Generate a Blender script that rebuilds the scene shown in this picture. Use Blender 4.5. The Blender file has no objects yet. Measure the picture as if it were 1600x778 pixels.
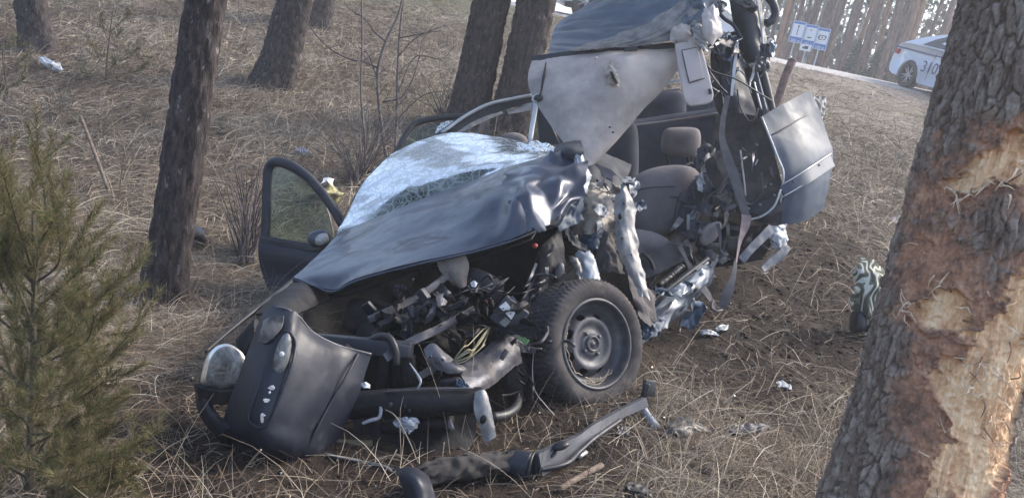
import bpy, bmesh, math, random
import numpy as np
from mathutils import Vector, Matrix
random.seed(7)
RNG = np.random.default_rng(7)
SC = bpy.context.scene
COL = SC.collection

# ------------------------------------------------------------------ camera
F_PX, CX, CY = 1200.0, 800.0, 389.0
PITCH, ROLL = math.radians(13.0), math.radians(12.0)
CAM = np.array([0.0, 0.0, 1.5])
FWD = np.array([0, math.cos(PITCH), -math.sin(PITCH)])
_u0 = np.array([0, math.sin(PITCH), math.cos(PITCH)])
_r0 = np.array([1.0, 0, 0])
RGT = math.cos(ROLL) * _r0 + math.sin(ROLL) * _u0
UPV = -math.sin(ROLL) * _r0 + math.cos(ROLL) * _u0
cam_d = bpy.data.cameras.new("camera")
cam_d.sensor_width = 36.0
cam_d.lens = F_PX / 1600.0 * 36.0
cam_d.clip_start = 0.05
cam_d.clip_end = 2000.0
cam_o = bpy.data.objects.new("camera", cam_d)
COL.objects.link(cam_o)
m = Matrix.Identity(4)
for i in range(3):
    m[i][0], m[i][1], m[i][2], m[i][3] = RGT[i], UPV[i], -FWD[i], CAM[i]
cam_o.matrix_world = m
SC.camera = cam_o

# ------------------------------------------------------------------ sky, sun, exposure
SUN_EL, SUN_AZ = math.radians(42), math.radians(62)      # azimuth clockwise from +Y (view direction)
w = bpy.data.worlds.new("World")
SC.world = w
w.use_nodes = True
nt = w.node_tree
bg = nt.nodes["Background"]
sky = nt.nodes.new("ShaderNodeTexSky")
sky.sky_type = 'NISHITA'
sky.sun_disc = False
sky.sun_elevation = SUN_EL
sky.sun_rotation = SUN_AZ
sky.air_density = 1.0
sky.dust_density = 3.0
sky.ozone_density = 1.0
nt.links.new(sky.outputs[0], bg.inputs[0])
bg.inputs[1].default_value = 0.15
sun_d = bpy.data.lights.new("sun", 'SUN')
sun_d.energy = 1.6
sun_d.angle = math.radians(16)
sun_d.color = (1.0, 0.93, 0.82)
sun_o = bpy.data.objects.new("sun", sun_d)
COL.objects.link(sun_o)
_sd = Vector((math.sin(SUN_AZ) * math.cos(SUN_EL), math.cos(SUN_AZ) * math.cos(SUN_EL), math.sin(SUN_EL)))
sun_o.rotation_euler = (-_sd).to_track_quat('-Z', 'Y').to_euler()
SC.view_settings.view_transform = 'Standard'
SC.view_settings.look = 'None'
SC.view_settings.exposure = 1.78
SC.view_settings.gamma = 1.0
SC.view_settings.use_curve_mapping = False
SC.render.engine = 'CYCLES'
SC.cycles.use_denoising = True
SC.cycles.max_bounces = 6
SC.cycles.transparent_max_bounces = 12


# ------------------------------------------------------------------ numeric helpers
def P(px, py, d):
    return CAM + d * FWD + (px - CX) / F_PX * d * RGT - (py - CY) / F_PX * d * UPV


def project(V):
    q = np.asarray(V) - CAM
    d = q @ FWD
    return CX + F_PX * (q @ RGT) / d, CY - F_PX * (q @ UPV) / d, d


def pts(lst):
    return np.array([P(*t) for t in lst])


_perm = RNG.permutation(512)
_perm = np.concatenate([_perm, _perm, _perm])
_grad = RNG.normal(size=(512, 3))
_grad /= np.linalg.norm(_grad, axis=1)[:, None]


def noise(p):
    """gradient noise about -0.7..0.7 at points (...,3)"""
    p = np.asarray(p, float)
    i = np.floor(p).astype(int)
    f = p - i
    u = f * f * f * (f * (f * 6 - 15) + 10)
    i = i & 511
    res = 0
    for dx in (0, 1):
        for dy in (0, 1):
            for dz in (0, 1):
                h = _perm[_perm[_perm[(i[..., 0] + dx) & 511] + ((i[..., 1] + dy) & 511)] + ((i[..., 2] + dz) & 511)] & 511
                g = _grad[h]
                d = g[..., 0] * (f[..., 0] - dx) + g[..., 1] * (f[..., 1] - dy) + g[..., 2] * (f[..., 2] - dz)
                wt = (u[..., 0] if dx else 1 - u[..., 0]) * (u[..., 1] if dy else 1 - u[..., 1]) * (u[..., 2] if dz else 1 - u[..., 2])
                res = res + d * wt
    return res


def fbm(p, oct=4, lac=2.1, gain=0.5):
    p = np.asarray(p, float)
    a, s = 1.0, 0
    for k in range(oct):
        s = s + a * noise(p + 17.3 * k)
        p = p * lac
        a *= gain
    return s


def ridged(p, oct=3):
    p = np.asarray(p, float)
    a, s = 1.0, 0
    for k in range(oct):
        s = s + a * (0.35 - np.abs(noise(p + 9.1 * k)))
        p = p * 2.0
        a *= 0.5
    return s


def voronoi(p):
    """F1, F2 and a cell random at points (N,3)"""
    p = np.asarray(p, float)
    i = np.floor(p).astype(int)
    f1 = np.full(p.shape[0], 9.0)
    f2 = np.full(p.shape[0], 9.0)
    rid = np.zeros(p.shape[0])
    for dx in (-1, 0, 1):
        for dy in (-1, 0, 1):
            for dz in (-1, 0, 1):
                c = i + np.array([dx, dy, dz])
                h = _perm[_perm[_perm[c[:, 0] & 511] + (c[:, 1] & 511)] + (c[:, 2] & 511)] & 511
                q = c + 0.5 + 0.42 * _grad[h] * 1.5
                d = np.linalg.norm(p - q, axis=1)
                near = d < f1
                f2 = np.where(near, f1, np.minimum(f2, d))
                rid = np.where(near, h / 512.0, rid)
                f1 = np.where(near, d, f1)
    return f1, f2, rid


def sstep(a, b, x):
    t = np.clip((np.asarray(x, float) - a) / (b - a), 0, 1)
    return t * t * (3 - 2 * t)


def spline(p, n, closed=False):
    """Catmull-Rom through points, n samples spaced by arc length"""
    p = np.asarray(p, float)
    if len(p) == 2 and not closed:
        t = np.linspace(0, 1, n)[:, None]
        return p[0] * (1 - t) + p[1] * t
    if closed:
        q = np.vstack([p[-1], p, p[0], p[1]])
    else:
        q = np.vstack([2 * p[0] - p[1], p, 2 * p[-1] - p[-2]])
    out = []
    k = 12
    for s in range(len(q) - 3):
        a, b, c, d = q[s:s + 4]
        for t in np.linspace(0, 1, k, endpoint=False):
            out.append(0.5 * (2 * b + (c - a) * t + (2 * a - 5 * b + 4 * c - d) * t * t + (3 * b - a - 3 * c + d) * t ** 3))
    out.append(q[-2])
    out = np.array(out)
    L = np.concatenate([[0], np.cumsum(np.linalg.norm(np.diff(out, axis=0), axis=1))])
    s = np.linspace(0, L[-1], n)
    return np.stack([np.interp(s, L, out[:, k]) for k in range(out.shape[1])], 1)


def polyline(p, n):
    p = np.asarray(p, float)
    L = np.concatenate([[0], np.cumsum(np.linalg.norm(np.diff(p, axis=0), axis=1))])
    s = np.linspace(0, L[-1], n)
    return np.stack([np.interp(s, L, p[:, k]) for k in range(p.shape[1])], 1)


# ------------------------------------------------------------------ object helpers
ROOT = {}


def raw_mesh(name, V, F):
    V = np.asarray(V, np.float32)
    me = bpy.data.meshes.new(name)
    if isinstance(F, np.ndarray):
        k = F.shape[1]
        me.vertices.add(len(V))
        me.vertices.foreach_set("co", V.ravel())
        me.loops.add(F.size)
        me.loops.foreach_set("vertex_index", F.astype(np.int32).ravel())
        me.polygons.add(len(F))
        me.polygons.foreach_set("loop_start", np.arange(0, F.size, k, dtype=np.int32))
        me.polygons.foreach_set("loop_total", np.full(len(F), k, np.int32))
        me.update(calc_edges=True)
    else:
        me.from_pydata([tuple(map(float, v)) for v in V], [], F)
        me.update()
    return me


def mk(name, V, F, mat, parent=None, smooth=True):
    """one mesh object; V in world space, moved into its thing's space"""
    V = np.asarray(V, float)
    if parent is not None:
        V = V - ROOT.get(parent.name, np.zeros(3))
    me = raw_mesh(name, V, F)
    me.polygons.foreach_set("use_smooth", np.full(len(me.polygons), bool(smooth)))
    me.materials.append(mat)
    o = bpy.data.objects.new(name, me)
    COL.objects.link(o)
    if parent is not None:
        o.parent = parent
        ROOT[o.name] = ROOT.get(parent.name, np.zeros(3))
    return o


def tag(o, label=None, cat=None, group=None, kind=None):
    for k, v in (("label", label), ("category", cat), ("group", group), ("kind", kind)):
        if v:
            o[k] = v
    return o


def thing(name, label, cat, loc=(0, 0, 0), group=None):
    o = bpy.data.objects.new(name, None)
    COL.objects.link(o)
    o.location = [float(v) for v in loc]
    o.empty_display_size = 0.1
    ROOT[o.name] = np.array(loc, float)
    return tag(o, label, cat, group)


def node_part(name, parent):
    o = bpy.data.objects.new(name, None)
    COL.objects.link(o)
    o.parent = parent
    ROOT[o.name] = ROOT[parent.name]
    return o


def grid_faces(n, m, wrap=False):
    i, j = np.meshgrid(np.arange(n - 1), np.arange(m if wrap else m - 1), indexing='ij')
    j2 = (j + 1) % m
    return np.stack([i * m + j, i * m + j2, (i + 1) * m + j2, (i + 1) * m + j], -1).reshape(-1, 4)


def grid_normals(g):
    du = np.gradient(g, axis=0)
    dv = np.gradient(g, axis=1)
    n = np.cross(du, dv)
    return n / (np.linalg.norm(n, axis=2, keepdims=True) + 1e-9)


def loft(name, rows, mat, parent, n=28, m=36, amp=0.0, freq=8.0, th=0.004, sharp=False, jag=0.0, amp2=0.0, freq2=30.0, cols_sharp=False, facet=0.0, aniso=None, slip=0.30):
    """sheet through rows of (px,py,depth) control points, crumpled and given thickness"""
    if callable(rows):
        g = rows(n, m)
    else:
        rs = [(polyline if cols_sharp else spline)(pts(r), m) for r in rows]
        g = np.stack([(polyline if sharp else spline)(np.array([r[j] for r in rs]), n) for j in range(m)], 1)
    seed = (sum(map(ord, name)) % 37) * 3.1 + float(g[0, 0, 0]) * 5
    if amp or amp2:
        nr = grid_normals(g)
        d = amp * ridged(g * freq + seed) * 1.6 + amp2 * ridged(g * freq2 + seed + 5, 2)
        g = g + nr * d[..., None]
    if jag:
        # ragged border: pull border points inwards by noise
        c = g.mean((0, 1))
        for k in (0, -1):
            e = g[k]
            g[k] = e + (g[1 if k == 0 else -2] - e) * 0 + (c - e) * (np.clip(noise(e * 28 + seed), 0, 1) * jag)[:, None]
            e = g[:, k]
            g[:, k] = e + (c - e) * (np.clip(noise(e * 28 + seed + 3), 0, 1) * jag)[:, None]
    if aniso:
        # long folds running one way through the sheet: (amplitude, folds along rows, folds along columns, slant)
        a_, fu, fv, sl = aniso
        U, W_ = np.meshgrid(np.linspace(0, 1, n), np.linspace(0, 1, m), indexing='ij')
        q = np.stack([U * fu + W_ * sl, W_ * fv, U * 0 + seed], -1)
        g = g + grid_normals(g) * (a_ * ridged(q, 3) * 1.6)[..., None]
    if facet:
        # buckled sheet: flat facets between hard folds, folds slightly rounded
        rs_ = np.random.default_rng(int(seed * 100) % 99991 + n)
        nr = grid_normals(g)
        st = 0.5 * (np.linalg.norm(g[1:] - g[:-1], axis=2).mean() + np.linalg.norm(g[:, 1:] - g[:, :-1], axis=2).mean())
        g = g + nr * (facet * rs_.uniform(-1, 1, (n, m)))[..., None] + st * slip * rs_.uniform(-1, 1, g.shape)
        k = 5
        n2, m2 = (n - 1) * k + 1, (m - 1) * k + 1
        u, v = np.meshgrid(np.arange(n2) / k, np.arange(m2) / k, indexing='ij')
        i0, j0 = np.minimum(u.astype(int), n - 2), np.minimum(v.astype(int), m - 2)
        fu, fv = (u - i0)[..., None], (v - j0)[..., None]
        A, B, C_, D_ = g[i0, j0], g[i0 + 1, j0], g[i0, j0 + 1], g[i0 + 1, j0 + 1]
        dg = (rs_.random((n, m)) < 0.5)[i0, j0][..., None]
        t1 = np.where(fu + fv < 1, A + fu * (B - A) + fv * (C_ - A), D_ + (1 - fu) * (C_ - D_) + (1 - fv) * (B - D_))
        t2 = np.where(fu > fv, A + fu * (B - A) + fv * (D_ - B), A + fv * (C_ - A) + fu * (D_ - C_))
        g = np.where(dg, t1, t2)
        for _ in range(2):
            h = g.copy()
            h[1:-1, 1:-1] = 0.4 * g[1:-1, 1:-1] + 0.15 * (g[2:, 1:-1] + g[:-2, 1:-1] + g[1:-1, 2:] + g[1:-1, :-2])
            g = h
        g = g + grid_normals(g) * (facet * 0.10 * ridged(g * 45 + seed, 3))[..., None]
        e_ = noise(g * 70 + seed)
        for kk in (0, -1):
            g[kk] += (g[1 if kk == 0 else -2] - g[kk]) * (1.2 * e_[kk])[:, None] * 1.5
            g[:, kk] += (g[:, 1 if kk == 0 else -2] - g[:, kk]) * (1.2 * e_[:, kk])[:, None] * 1.5
        n, m = n2, m2
    nr = grid_normals(g)
    N = n * m
    V = np.vstack([(g + nr * th / 2).reshape(-1, 3), (g - nr * th / 2).reshape(-1, 3)])
    F = grid_faces(n, m)
    Fb = F[:, ::-1] + N
    bd = np.concatenate([np.arange(m), np.arange(1, n) * m + m - 1, (n - 1) * m + np.arange(m - 2, -1, -1), np.arange(n - 2, 0, -1) * m])
    b2 = np.roll(bd, -1)
    # side walls get their own vertices so that cut edges stay crisp under smooth shading
    K = len(bd)
    V = np.vstack([V, V[bd], V[bd + N]])
    i = np.arange(K)
    j = (i + 1) % K
    side = np.stack([2 * N + j, 2 * N + i, 2 * N + K + i, 2 * N + K + j], 1)
    return mk(name, V, np.vstack([F, Fb, side]), mat, parent)


def tube_geo(path, rad, seg=8, cap=True):
    path = np.asarray(path, float)
    n = len(path)
    rad = np.broadcast_to(np.asarray(rad, float), (n,))
    t = np.gradient(path, axis=0)
    t /= np.linalg.norm(t, axis=1)[:, None] + 1e-9
    a = np.array([0.0, 0, 1]) if abs(t[0, 2]) < 0.9 else np.array([1.0, 0, 0])
    A = []
    for k in range(n):
        a = a - t[k] * (a @ t[k])
        a /= np.linalg.norm(a) + 1e-9
        A.append(a)
    A = np.array(A)
    B = np.cross(t, A)
    th = np.linspace(0, 2 * np.pi, seg, endpoint=False)
    V = (path[:, None] + rad[:, None, None] * (np.cos(th)[None, :, None] * A[:, None] + np.sin(th)[None, :, None] * B[:, None])).reshape(-1, 3)
    F = grid_faces(n, seg, True)
    if cap:
        V = np.vstack([V, path[0], path[-1]])
        c0, c1 = len(V) - 2, len(V) - 1
        j = np.arange(seg)
        j2 = (j + 1) % seg
        F = np.vstack([F, np.stack([j2, j, np.full(seg, c0), np.full(seg, c0)], 1)[:, [0, 1, 2, 2]], np.stack([(n - 1) * seg + j, (n - 1) * seg + j2, np.full(seg, c1), np.full(seg, c1)], 1)])
    return V, F


def fix_faces(F):
    """quads with a repeated corner become triangles"""
    out = []
    for f in F.tolist():
        g = []
        for x in f:
            if x not in g:
                g.append(x)
        out.append(g)
    return out


def tube(name, path, rad, mat, parent=None, n=None, seg=8, wob=0.0, wf=20, world=False, straight=False):
    p = np.asarray(path, float) if world else pts(path)
    n = n or max(2, 6 * len(p))
    r = np.atleast_1d(np.asarray(rad, float))
    q = (polyline if straight else spline)(p, n)
    rr = np.interp(np.linspace(0, 1, n), np.linspace(0, 1, len(r)), r) if len(r) > 1 else np.full(n, r[0])
    V, F = tube_geo(q, rr, seg)
    if wob:
        c = np.vstack([np.repeat(q, seg, 0), q[:1], q[-1:]])
        d = V - c
        V = c + d * (1 + wob * ridged(V * wf))[:, None]
    return mk(name, V, fix_faces(F), mat, parent)


def plate(name, outline, mat, parent=None, th=0.006, world=False, smooth=False, bevel=0.0, holes=0):
    """flat polygon with thickness"""
    p = np.asarray(outline, float) if world else pts(outline)
    c = p.mean(0)
    nr = np.zeros(3)
    for a, b in zip(p, np.roll(p, -1, 0)):
        nr += np.cross(a - c, b - c)
    nr /= np.linalg.norm(nr) + 1e-9
    k = len(p)
    V = np.vstack([p + nr * th / 2, p - nr * th / 2])
    F = [list(range(k)), list(range(2 * k - 1, k - 1, -1))] + [[(i + 1) % k, i, i + k, (i + 1) % k + k] for i in range(k)]
    o = mk(name, V, F, mat, parent, smooth)
    if bevel:
        b = o.modifiers.new("bevel", 'BEVEL')
        b.width = bevel
        b.segments = 3
        b.limit_method = 'ANGLE'
        o.data.polygons.foreach_set("use_smooth", np.ones(len(o.data.polygons), bool))
    return o


def band(name, path, width, mat, parent, th=0.003, n=30, m=5, amp=0.0, freq=20, twist=0.0, side=None):
    """flat strap along a path of (px,py,depth); width in metres (scalar or list), side = pixel direction across"""
    p = spline(pts(path), n)
    t = np.gradient(p, axis=0)
    t /= np.linalg.norm(t, axis=1)[:, None]
    s = np.cross(t, FWD)
    s /= np.linalg.norm(s, axis=1)[:, None] + 1e-9
    nn = np.cross(s, t)
    a = np.linspace(0, twist, n)[:, None]
    s = s * np.cos(a) + nn * np.sin(a)
    wv = np.atleast_1d(np.asarray(width, float))
    wv = np.interp(np.linspace(0, 1, n), np.linspace(0, 1, len(wv)), wv) if len(wv) > 1 else np.full(n, wv[0])
    x = np.linspace(-0.5, 0.5, m)
    g = p[:, None] + s[:, None] * (wv[:, None] * x[None])[..., None]
    return loft(name, lambda n_, m_: g, mat, parent, n=n, m=m, amp=amp, freq=freq, th=th)


def lathe_geo(profile, axis_o, axis, seg=64, a0=0.0):
    """profile rows (radius, along)"""
    axis = np.asarray(axis, float)
    axis /= np.linalg.norm(axis)
    a = np.cross(axis, [0, 0, 1.0])
    a /= np.linalg.norm(a)
    b = np.cross(axis, a)
    th = np.linspace(0, 2 * np.pi, seg, endpoint=False) + a0
    pr = np.asarray(profile, float)
    V = axis_o + pr[:, 1, None, None] * axis + pr[:, 0, None, None] * (np.cos(th)[None, :, None] * a + np.sin(th)[None, :, None] * b)
    return V, a, b


def lathe(name, profile, axis_o, axis, mat, parent, seg=64, smooth=True):
    V, a, b = lathe_geo(profile, axis_o, axis, seg)
    return mk(name, V.reshape(-1, 3), grid_faces(len(profile), seg, True), mat, parent, smooth)


def blob(name, c, r, mat, parent, sub=3, amp=0.0, freq=10, basis=None, power=1.0):
    """rounded lump; r = three half-sizes; basis rows = its axes; power under 1 squares it off"""
    bm = bmesh.new()
    bmesh.ops.create_icosphere(bm, subdivisions=sub, radius=1)
    V = np.array([v.co[:] for v in bm.verts])
    F = [[v.index for v in f.verts] for f in bm.faces]
    bm.free()
    if power != 1.0:
        V = np.sign(V) * np.abs(V) ** power
    V = V * np.asarray(r)
    B = np.stack([RGT, UPV, FWD]) if basis is None else np.asarray(basis)
    V = V @ B + np.asarray(c)
    if amp:
        d = V - c
        V = V + d / (np.linalg.norm(d, axis=1)[:, None] + 1e-9) * (amp * ridged(V * freq))[:, None]
    return mk(name, V, F, mat, parent)


def boxg(c, half, B):
    V = np.array([[x, y, z] for x in (-1, 1) for y in (-1, 1) for z in (-1, 1)], float) * np.asarray(half)
    F = [[0, 1, 3, 2], [4, 6, 7, 5], [0, 4, 5, 1], [2, 3, 7, 6], [0, 2, 6, 4], [1, 5, 7, 3]]
    return V @ np.asarray(B) + np.asarray(c), F


def box(name, c, half, mat, parent, B=None, bevel=0.0):
    V, F = boxg(c, half, np.stack([RGT, UPV, FWD]) if B is None else B)
    o = mk(name, V, F, mat, parent, bool(bevel))
    if bevel:
        b = o.modifiers.new("bevel", 'BEVEL')
        b.width = bevel
        b.segments = 3
    return o


def rotB(yaw=0, pitch=0, roll=0):
    """camera-aligned axes turned by degrees (yaw about up, pitch about right, roll in the image plane)"""
    R = Matrix.Rotation(math.radians(yaw), 3, 'Y') @ Matrix.Rotation(math.radians(pitch), 3, 'X') @ Matrix.Rotation(math.radians(roll), 3, 'Z')
    R = np.array(R)
    return R.T @ np.stack([RGT, UPV, -FWD])


# ------------------------------------------------------------------ materials
def M(name, a, b=None, scale=8.0, rough=0.6, rough2=None, metal=0.0, bump=0.0, bscale=60.0, coat=0.0, lo=0.4, hi=0.6, stretch=(1, 1, 1),
      dirt=None, dscale=5.0, dlo=0.5, dhi=0.7, island=None, spec=0.5, sub=0.0):
    mt = bpy.data.materials.new(name)
    mt.use_nodes = True
    t = mt.node_tree
    N, L = t.nodes, t.links
    bs = N["Principled BSDF"]
    bs.inputs["Roughness"].default_value = rough
    bs.inputs["Metallic"].default_value = metal
    bs.inputs["Specular IOR Level"].default_value = spec
    bs.inputs["Coat Weight"].default_value = coat
    bs.inputs["Coat Roughness"].default_value = 0.08
    bs.inputs["Base Color"].default_value = (*a, 1)
    tc = N.new("ShaderNodeTexCoord")
    mp = N.new("ShaderNodeMapping")
    mp.inputs["Scale"].default_value = stretch
    L.new(tc.outputs["Object"], mp.inputs[0])

    def nz(s, det=7.0, rg=0.6):
        n = N.new("ShaderNodeTexNoise")
        n.inputs["Scale"].default_value = s
        n.inputs["Detail"].default_value = det
        n.inputs["Roughness"].default_value = rg
        L.new(mp.outputs[0], n.inputs["Vector"])
        return n.outputs["Fac"]

    def mr(src, l, h, to0=0.0, to1=1.0):
        n = N.new("ShaderNodeMapRange")
        n.inputs[1].default_value, n.inputs[2].default_value = l, h
        n.inputs[3].default_value, n.inputs[4].default_value = to0, to1
        L.new(src, n.inputs[0])
        return n.outputs[0]

    def mix(f, x, y):
        n = N.new("ShaderNodeMix")
        n.data_type = 'RGBA'
        L.new(f, n.inputs[0])
        for k, v in ((6, x), (7, y)):
            if isinstance(v, tuple):
                n.inputs[k].default_value = (*v, 1)
            else:
                L.new(v, n.inputs[k])
        return n.outputs[2]
    col = a
    if b:
        f = mr(nz(scale), lo, hi)
        col = mix(f, a, b)
        if rough2 is not None:
            L.new(mr(f, 0, 1, rough, rough2), bs.inputs["Roughness"])
    if island:
        g = N.new("ShaderNodeNewGeometry")
        cr = N.new("ShaderNodeValToRGB")
        els = cr.color_ramp.elements
        for k, (pos, c) in enumerate(island):
            e = els[k] if k < 2 else els.new(pos)
            e.position = pos
            e.color = (*c, 1)
        L.new(g.outputs["Random Per Island"], cr.inputs[0])
        if b:
            n = N.new("ShaderNodeMix")
            n.data_type = 'RGBA'
            n.blend_type = 'MULTIPLY'
            n.inputs[0].default_value = 1
            L.new(cr.outputs[0], n.inputs[6])
            L.new(col, n.inputs[7])
            col = n.outputs[2]
        else:
            col = cr.outputs[0]
    if dirt:
        f = mr(nz(dscale, 9, 0.65), dlo, dhi)
        col = mix(f, col, dirt)
        rr = N.new("ShaderNodeMix")
        L.new(f, rr.inputs[0])
        rr.inputs[2].default_value = rough
        rr.inputs[3].default_value = 0.85
        L.new(rr.outputs[0], bs.inputs["Roughness"])
        if coat:
            L.new(mr(f, 0, 1, coat, 0.0), bs.inputs["Coat Weight"])
        if metal:
            L.new(mr(f, 0, 1, metal, 0.0), bs.inputs["Metallic"])
    if not isinstance(col, tuple):
        L.new(col, bs.inputs["Base Color"])
    if bump:
        bn = N.new("ShaderNodeBump")
        bn.inputs["Strength"].default_value = 1.0
        bn.inputs["Distance"].default_value = bump
        L.new(nz(bscale, 6), bn.inputs["Height"])
        L.new(bn.outputs[0], bs.inputs["Normal"])
    if sub:
        tr = N.new("ShaderNodeBsdfTranslucent")
        if isinstance(col, tuple):
            tr.inputs[0].default_value = (*col, 1)
        else:
            L.new(col, tr.inputs[0])
        ms = N.new("ShaderNodeMixShader")
        ms.inputs[0].default_value = sub
        L.new(bs.outputs[0], ms.inputs[1])
        L.new(tr.outputs[0], ms.inputs[2])
        L.new(ms.outputs[0], N["Material Output"].inputs[0])
    return mt


def glass(name, tint, mix=0.25, rough=0.05, cracks=0.0, cscale=40.0, white=(0.75, 0.8, 0.82), core=None, ior=1.5):
    """thin sheet of glass: tinted see-through plus mirror-like reflection, optional crazing"""
    mt = bpy.data.materials.new(name)
    mt.use_nodes = True
    t = mt.node_tree
    N, L = t.nodes, t.links
    N.remove(N["Principled BSDF"])
    tr = N.new("ShaderNodeBsdfTransparent")
    tr.inputs[0].default_value = (*tint, 1)
    gl = N.new("ShaderNodeBsdfGlossy")
    gl.inputs["Roughness"].default_value = rough
    fr = N.new("ShaderNodeFresnel")
    fr.inputs[0].default_value = ior
    ad = N.new("ShaderNodeMath")
    ad.operation = 'ADD'
    ad.use_clamp = True
    ad.inputs[1].default_value = mix
    L.new(fr.outputs[0], ad.inputs[0])
    m1 = N.new("ShaderNodeMixShader")
    L.new(ad.outputs[0], m1.inputs[0])
    L.new(tr.outputs[0], m1.inputs[1])
    L.new(gl.outputs[0], m1.inputs[2])
    out = m1
    if cracks:
        tc = N.new("ShaderNodeTexCoord")
        ns = N.new("ShaderNodeTexNoise")
        ns.inputs["Scale"].default_value = 6
        L.new(tc.outputs["Object"], ns.inputs["Vector"])
        mx = N.new("ShaderNodeMix")
        mx.data_type = 'RGBA'
        mx.inputs[0].default_value = 0.12
        L.new(tc.outputs["Object"], mx.inputs[6])
        L.new(ns.outputs["Color"], mx.inputs[7])
        vo = N.new("ShaderNodeTexVoronoi")
        vo.feature = 'DISTANCE_TO_EDGE'
        vo.inputs["Scale"].default_value = cscale
        L.new(mx.outputs[2], vo.inputs["Vector"])
        v2 = N.new("ShaderNodeTexVoronoi")
        v2.feature = 'DISTANCE_TO_EDGE'
        v2.inputs["Scale"].default_value = cscale * 0.3
        L.new(mx.outputs[2], v2.inputs["Vector"])
        vc = N.new("ShaderNodeTexVoronoi")
        vc.inputs["Scale"].default_value = cscale
        L.new(mx.outputs[2], vc.inputs["Vector"])
        mn = N.new("ShaderNodeMath")
        mn.operation = 'MINIMUM'
        L.new(vo.outputs[0], mn.inputs[0])
        L.new(v2.outputs[0], mn.inputs[1])
        r = N.new("ShaderNodeMapRange")
        r.inputs[1].default_value, r.inputs[2].default_value = 0.02, 0.10
        r.inputs[3].default_value, r.inputs[4].default_value = cracks, 0.0
        L.new(mn.outputs[0], r.inputs[0])
        n2 = N.new("ShaderNodeTexNoise")
        n2.inputs["Scale"].default_value = 5
        n2.inputs["Detail"].default_value = 5
        L.new(tc.outputs["Object"], n2.inputs["Vector"])
        r2 = N.new("ShaderNodeMapRange")
        r2.inputs[1].default_value, r2.inputs[2].default_value = 0.46, 0.62
        r2.inputs[3].default_value, r2.inputs[4].default_value = 0.02, 0.55
        L.new(n2.outputs[0], r2.inputs[0])
        mu = N.new("ShaderNodeMath")
        mu.operation = 'ADD'
        mu.use_clamp = True
        L.new(r.outputs[0], mu.inputs[0])
        mu2 = N.new("ShaderNodeMath")
        mu2.operation = 'MULTIPLY'
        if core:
            # white layer strongest round a centre point, clearer towards the rim
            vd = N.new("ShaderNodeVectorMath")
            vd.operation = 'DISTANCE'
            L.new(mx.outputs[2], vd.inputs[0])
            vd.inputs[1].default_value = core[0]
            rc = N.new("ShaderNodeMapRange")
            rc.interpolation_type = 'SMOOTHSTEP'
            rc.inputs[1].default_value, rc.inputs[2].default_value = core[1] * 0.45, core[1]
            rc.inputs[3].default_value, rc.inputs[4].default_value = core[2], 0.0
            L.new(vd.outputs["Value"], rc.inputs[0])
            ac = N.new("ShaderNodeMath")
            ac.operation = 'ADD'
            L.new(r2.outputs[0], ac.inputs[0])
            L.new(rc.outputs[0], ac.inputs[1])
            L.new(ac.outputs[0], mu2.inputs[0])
        else:
            L.new(r2.outputs[0], mu2.inputs[0])
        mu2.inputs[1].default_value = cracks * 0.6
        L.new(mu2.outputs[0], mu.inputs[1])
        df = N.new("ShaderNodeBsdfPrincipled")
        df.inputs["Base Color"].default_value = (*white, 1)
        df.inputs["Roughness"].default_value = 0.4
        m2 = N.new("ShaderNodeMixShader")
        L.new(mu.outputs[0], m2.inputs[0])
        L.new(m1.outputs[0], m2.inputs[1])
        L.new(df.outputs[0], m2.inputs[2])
        bp = N.new("ShaderNodeBump")
        bp.inputs["Distance"].default_value = 0.0006
        bp.inputs["Strength"].default_value = 0.9
        L.new(vc.outputs["Color"], bp.inputs["Height"])
        L.new(bp.outputs[0], df.inputs["Normal"])
        out = m2
    L.new(out.outputs[0], N["Material Output"].inputs[0])
    return mt


# ------------------------------------------------------------------ terrain
ROAD_Y, ROAD_Z = 19.0, 2.92
CTL = [(0, 778, 2.25), (200, 778, 2.45), (400, 730, 2.62), (600, 778, 2.6), (840, 740, 3.0), (925, 632, 3.62), (1010, 620, 3.72), (1100, 700, 3.2),
       (1250, 778, 2.75), (1200, 620, 3.75), (1340, 520, 4.5), (1200, 430, 5.1), (1080, 500, 4.4), (1320, 400, 5.8), (1300, 330, 6.8), (1310, 250, 8.8),
       (1300, 180, 12), (1320, 140, 15), (1440, 160, 16.5), (1400, 250, 9.0), (255, 470, 4.7), (420, 520, 3.9), (330, 640, 3.0), (150, 600, 3.2), (60, 420, 4.4), (300, 300, 6.2),
       (100, 300, 6.0), (60, 75, 9.5), (120, 180, 7.6), (300, 120, 9.5), (430, 135, 9.5), (480, 240, 7.6), (600, 230, 7.8), (740, 190, 9.0), (840, 180, 9.5), (560, 100, 11), (640, 40, 13.5),
       (700, 60, 13.5), (250, 20, 12), (480, 20, 13.5), (640, 5, 15.5), (730, 40, 15.0)]
_cp = pts(CTL)


def base_h(x, y):
    r = np.clip((y - 4.0) / (ROAD_Y - 0.6 - 4.0), 0, 1)
    h = ROAD_Z * 0.97 * (0.55 * r + 0.45 * sstep(0, 1, r))
    return h


_res = _cp[:, 2] - base_h(_cp[:, 0], _cp[:, 1])
_sig = 0.15 * np.linalg.norm(_cp[:, :2], axis=1) + 0.25


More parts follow.
